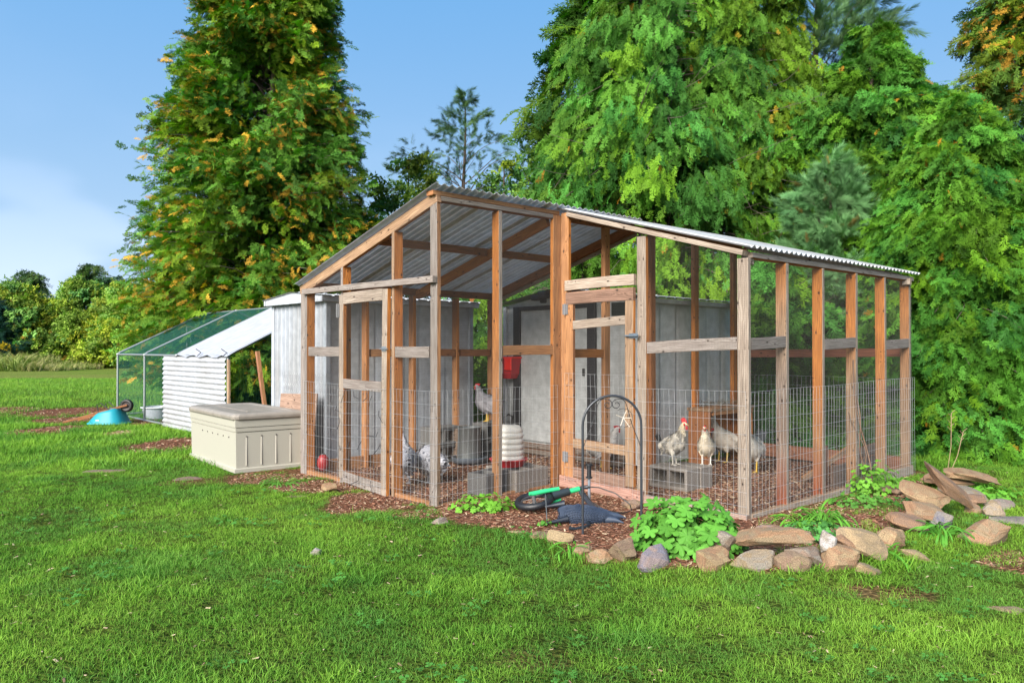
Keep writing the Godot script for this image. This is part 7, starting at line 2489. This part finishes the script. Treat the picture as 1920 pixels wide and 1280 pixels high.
	for s in [-1.0, 1.0]:
		var em := MB.new()
		em.col = Color(0.35, 0.12, 0.02)
		em.ball(hd + Vector3(0.006, 0.004, 0.0225 * s), Vector3(0.0048, 0.0048, 0.003), 8, 6)
		em.col = Color(0.01, 0.01, 0.01)
		em.ball(hd + Vector3(0.0065, 0.004, 0.0245 * s), Vector3(0.0026, 0.0026, 0.0022), 6, 5)
		part(root, "eye", put.call(em), M.paint)
	root.scale = Vector3.ONE * sc

func hens() -> void:
	var buff := Color(0.56, 0.47, 0.34)
	var lav := Color(0.46, 0.46, 0.50)
	hen("rooster", "speckled grey and cream rooster with a red comb standing on the concrete blocks", cw(2.08, 0.71, 0.19), -0.95, 0.86, {body = Color(0.60, 0.56, 0.48), neck = Color(0.66, 0.56, 0.38), wing = Color(0.50, 0.45, 0.36), tail = Color(0.03, 0.03, 0.03), bar = 0.7, comb = 1.0, pitch = 0.45, tail_len = 0.14, curl = 0.14, leg = Color(0.5, 0.47, 0.4)})
	hen("hen", "pale buff hen on the concrete blocks facing the viewer", cw(2.30, 0.89, 0.19), -1.95, 0.76, {body = Color(0.66, 0.58, 0.45), neck = Color(0.72, 0.65, 0.50), pitch = 0.55, wing = Color(0.52, 0.42, 0.32), tail = Color(0.05, 0.05, 0.06), comb = 0.15, tail_len = 0.11, leg = Color(0.6, 0.58, 0.52), fluff = 0.15, turn = 0.2})
	hen("hen", "grey buff hen with yellow legs on the run floor behind the block pair", cw(3.68, 0.17, 0.0), PI + 0.25, 1.12, {body = Color(0.52, 0.46, 0.38), neck = Color(0.56, 0.48, 0.37), wing = Color(0.42, 0.35, 0.28), tail = Color(0.45, 0.40, 0.34), comb = 0.6, turn = 0.3, pitch = 0.45})
	hen("rooster", "cream white rooster with a red face half hidden by the right corner post", cw(3.28, 0.74, 0.0), PI + 0.9, 1.14, {body = Color(0.70, 0.65, 0.56), neck = Color(0.58, 0.47, 0.30), wing = Color(0.58, 0.52, 0.44), tail = Color(0.025, 0.03, 0.035), comb = 1.0, tail_len = 0.17, curl = 0.1, fluff = 0.2})
	hen("hen", "fluffy lavender grey hen pecking the ground behind the front corner post", cw(0.60, -0.90, 0.0), 2.4, 0.95, {body = lav, wing = lav * 0.9, tail = lav, fluff = 0.9, bow = 0.8, comb = 0.3, tail_len = 0.06, bar = 0.12, dark = Color(0.30, 0.30, 0.33), leg = Color(0.3, 0.3, 0.32)})
	hen("hen", "lavender grey hen partly behind the gate's right post", cw(0.36, -0.96, 0.0), 1.9, 1.05, {body = lav * 0.95, wing = lav * 0.85, tail = lav, fluff = 0.5, comb = 0.3, tail_len = 0.06, bar = 0.12, dark = Color(0.28, 0.28, 0.31), leg = Color(0.3, 0.3, 0.32)})
	hen("hen", "grey hen perched on the dark block stack at the back of the run", cw(2.15, -1.93, 0.385), 2.6, 0.95, {body = Color(0.27, 0.26, 0.28), wing = Color(0.25, 0.24, 0.26), tail = Color(0.24, 0.23, 0.26), fluff = 0.4, comb = 0.3, bar = 0.3, dark = Color(0.12, 0.12, 0.13)})
	hen("hen", "white hen glimpsed through the mesh door below its lower rail", cw(2.42, -0.40, 0.0), 0.3, 0.95, {body = Color(0.55, 0.53, 0.50), wing = Color(0.5, 0.48, 0.46), tail = Color(0.5, 0.5, 0.48), comb = 0.3, bar = 0.2, dark = Color(0.25, 0.25, 0.25)})

# ------------------------------------------------------------------ wood chips, litter and fallen bits
func chips() -> void:
	var r := RandomNumberGenerator.new()
	r.seed = 4242
	var ms := []
	for k in 3:
		var mb := MB.new()
		mb.bbox(Vector3(-0.5, 0, -0.16), Vector3(0.5, 0.12, 0.16), 0.04)
		for i in mb.v.size():
			mb.v[i].z *= 1.0 - 0.4 * (mb.v[i].x + 0.5) * k * 0.5
			mb.v[i].y += 0.10 * mb.v[i].x * mb.v[i].x * (k - 1)
		ms.append(mb.done())
	var xf := [[], [], []]
	var cl := [[], [], []]
	var tones := [Color(0.31, 0.135, 0.08), Color(0.20, 0.09, 0.055), Color(0.34, 0.20, 0.12), Color(0.50, 0.38, 0.25), Color(0.12, 0.07, 0.05), Color(0.28, 0.17, 0.11)]
	var put := func(x: float, z: float, size: float, k: int) -> void:
		var b := Basis.from_euler(Vector3(r.randf_range(-0.35, 0.35), r.randf() * TAU, r.randf_range(-0.35, 0.35))).scaled_local(Vector3(size, size * 0.7, size * r.randf_range(0.6, 1.3)))
		var j := r.randi() % 3
		xf[j].append(Transform3D(b, W(x, z, gh(x, z) + r.randf_range(-0.002, 0.006))))
		cl[j].append((tones[k] as Color) * r.randf_range(0.7, 1.25))
	# bed and patches near the viewer
	for i in 30000:
		var x := r.randf_range(-2.6, 4.0)
		var z := r.randf_range(4.2, 7.6)
		if soil(x, z) < 0.6: continue
		var q := W(x, z)
		put.call(x, z, r.randf_range(0.010, 0.032), [0, 0, 1, 1, 2, 2, 4, 5, 3][r.randi() % 9])
	for i in 15000:
		var s := r.randf_range(-0.02, 4.35)
		var t := r.randf_range(-2.15, 1.85)
		if t > 0.0 and s < 1.38: continue
		if t < -0.1 and s > 2.66: continue
		var p := cw(s, t)
		put.call(p.x, -p.z, r.randf_range(0.012, 0.045), [0, 1, 1, 4, 4, 2, 2, 3, 5][r.randi() % 9])
	for e in dirt:
		if e[1] < 8.0 or e[4] < 0.85: continue
		for i in 320:
			var a := r.randf() * TAU
			var q := sqrt(r.randf()) * 1.05
			put.call(e[0] + cos(a) * q * e[2], e[1] + sin(a) * q * e[3], r.randf_range(0.02, 0.05), [0, 0, 2, 5, 3][r.randi() % 5])
	# dry bits and fallen leaves on the mown grass
	for i in 800:
		var z := r.randf_range(2.4, 8.5)
		var x := r.randf_range(-0.72 * z, 0.72 * z)
		if soil(x, z) > 0.3: continue
		put.call(x, z, r.randf_range(0.012, 0.03), 3 if r.randf() < 0.6 else 5)
	var root := thing("wood_chips", "reddish brown wood chips and litter on the run floor, bed and bare patches", "wood chips")
	root.set_meta("kind", "stuff")
	for j in 3:
		multi(root, "chips", ms[j], M.chip, xf[j], cl[j])
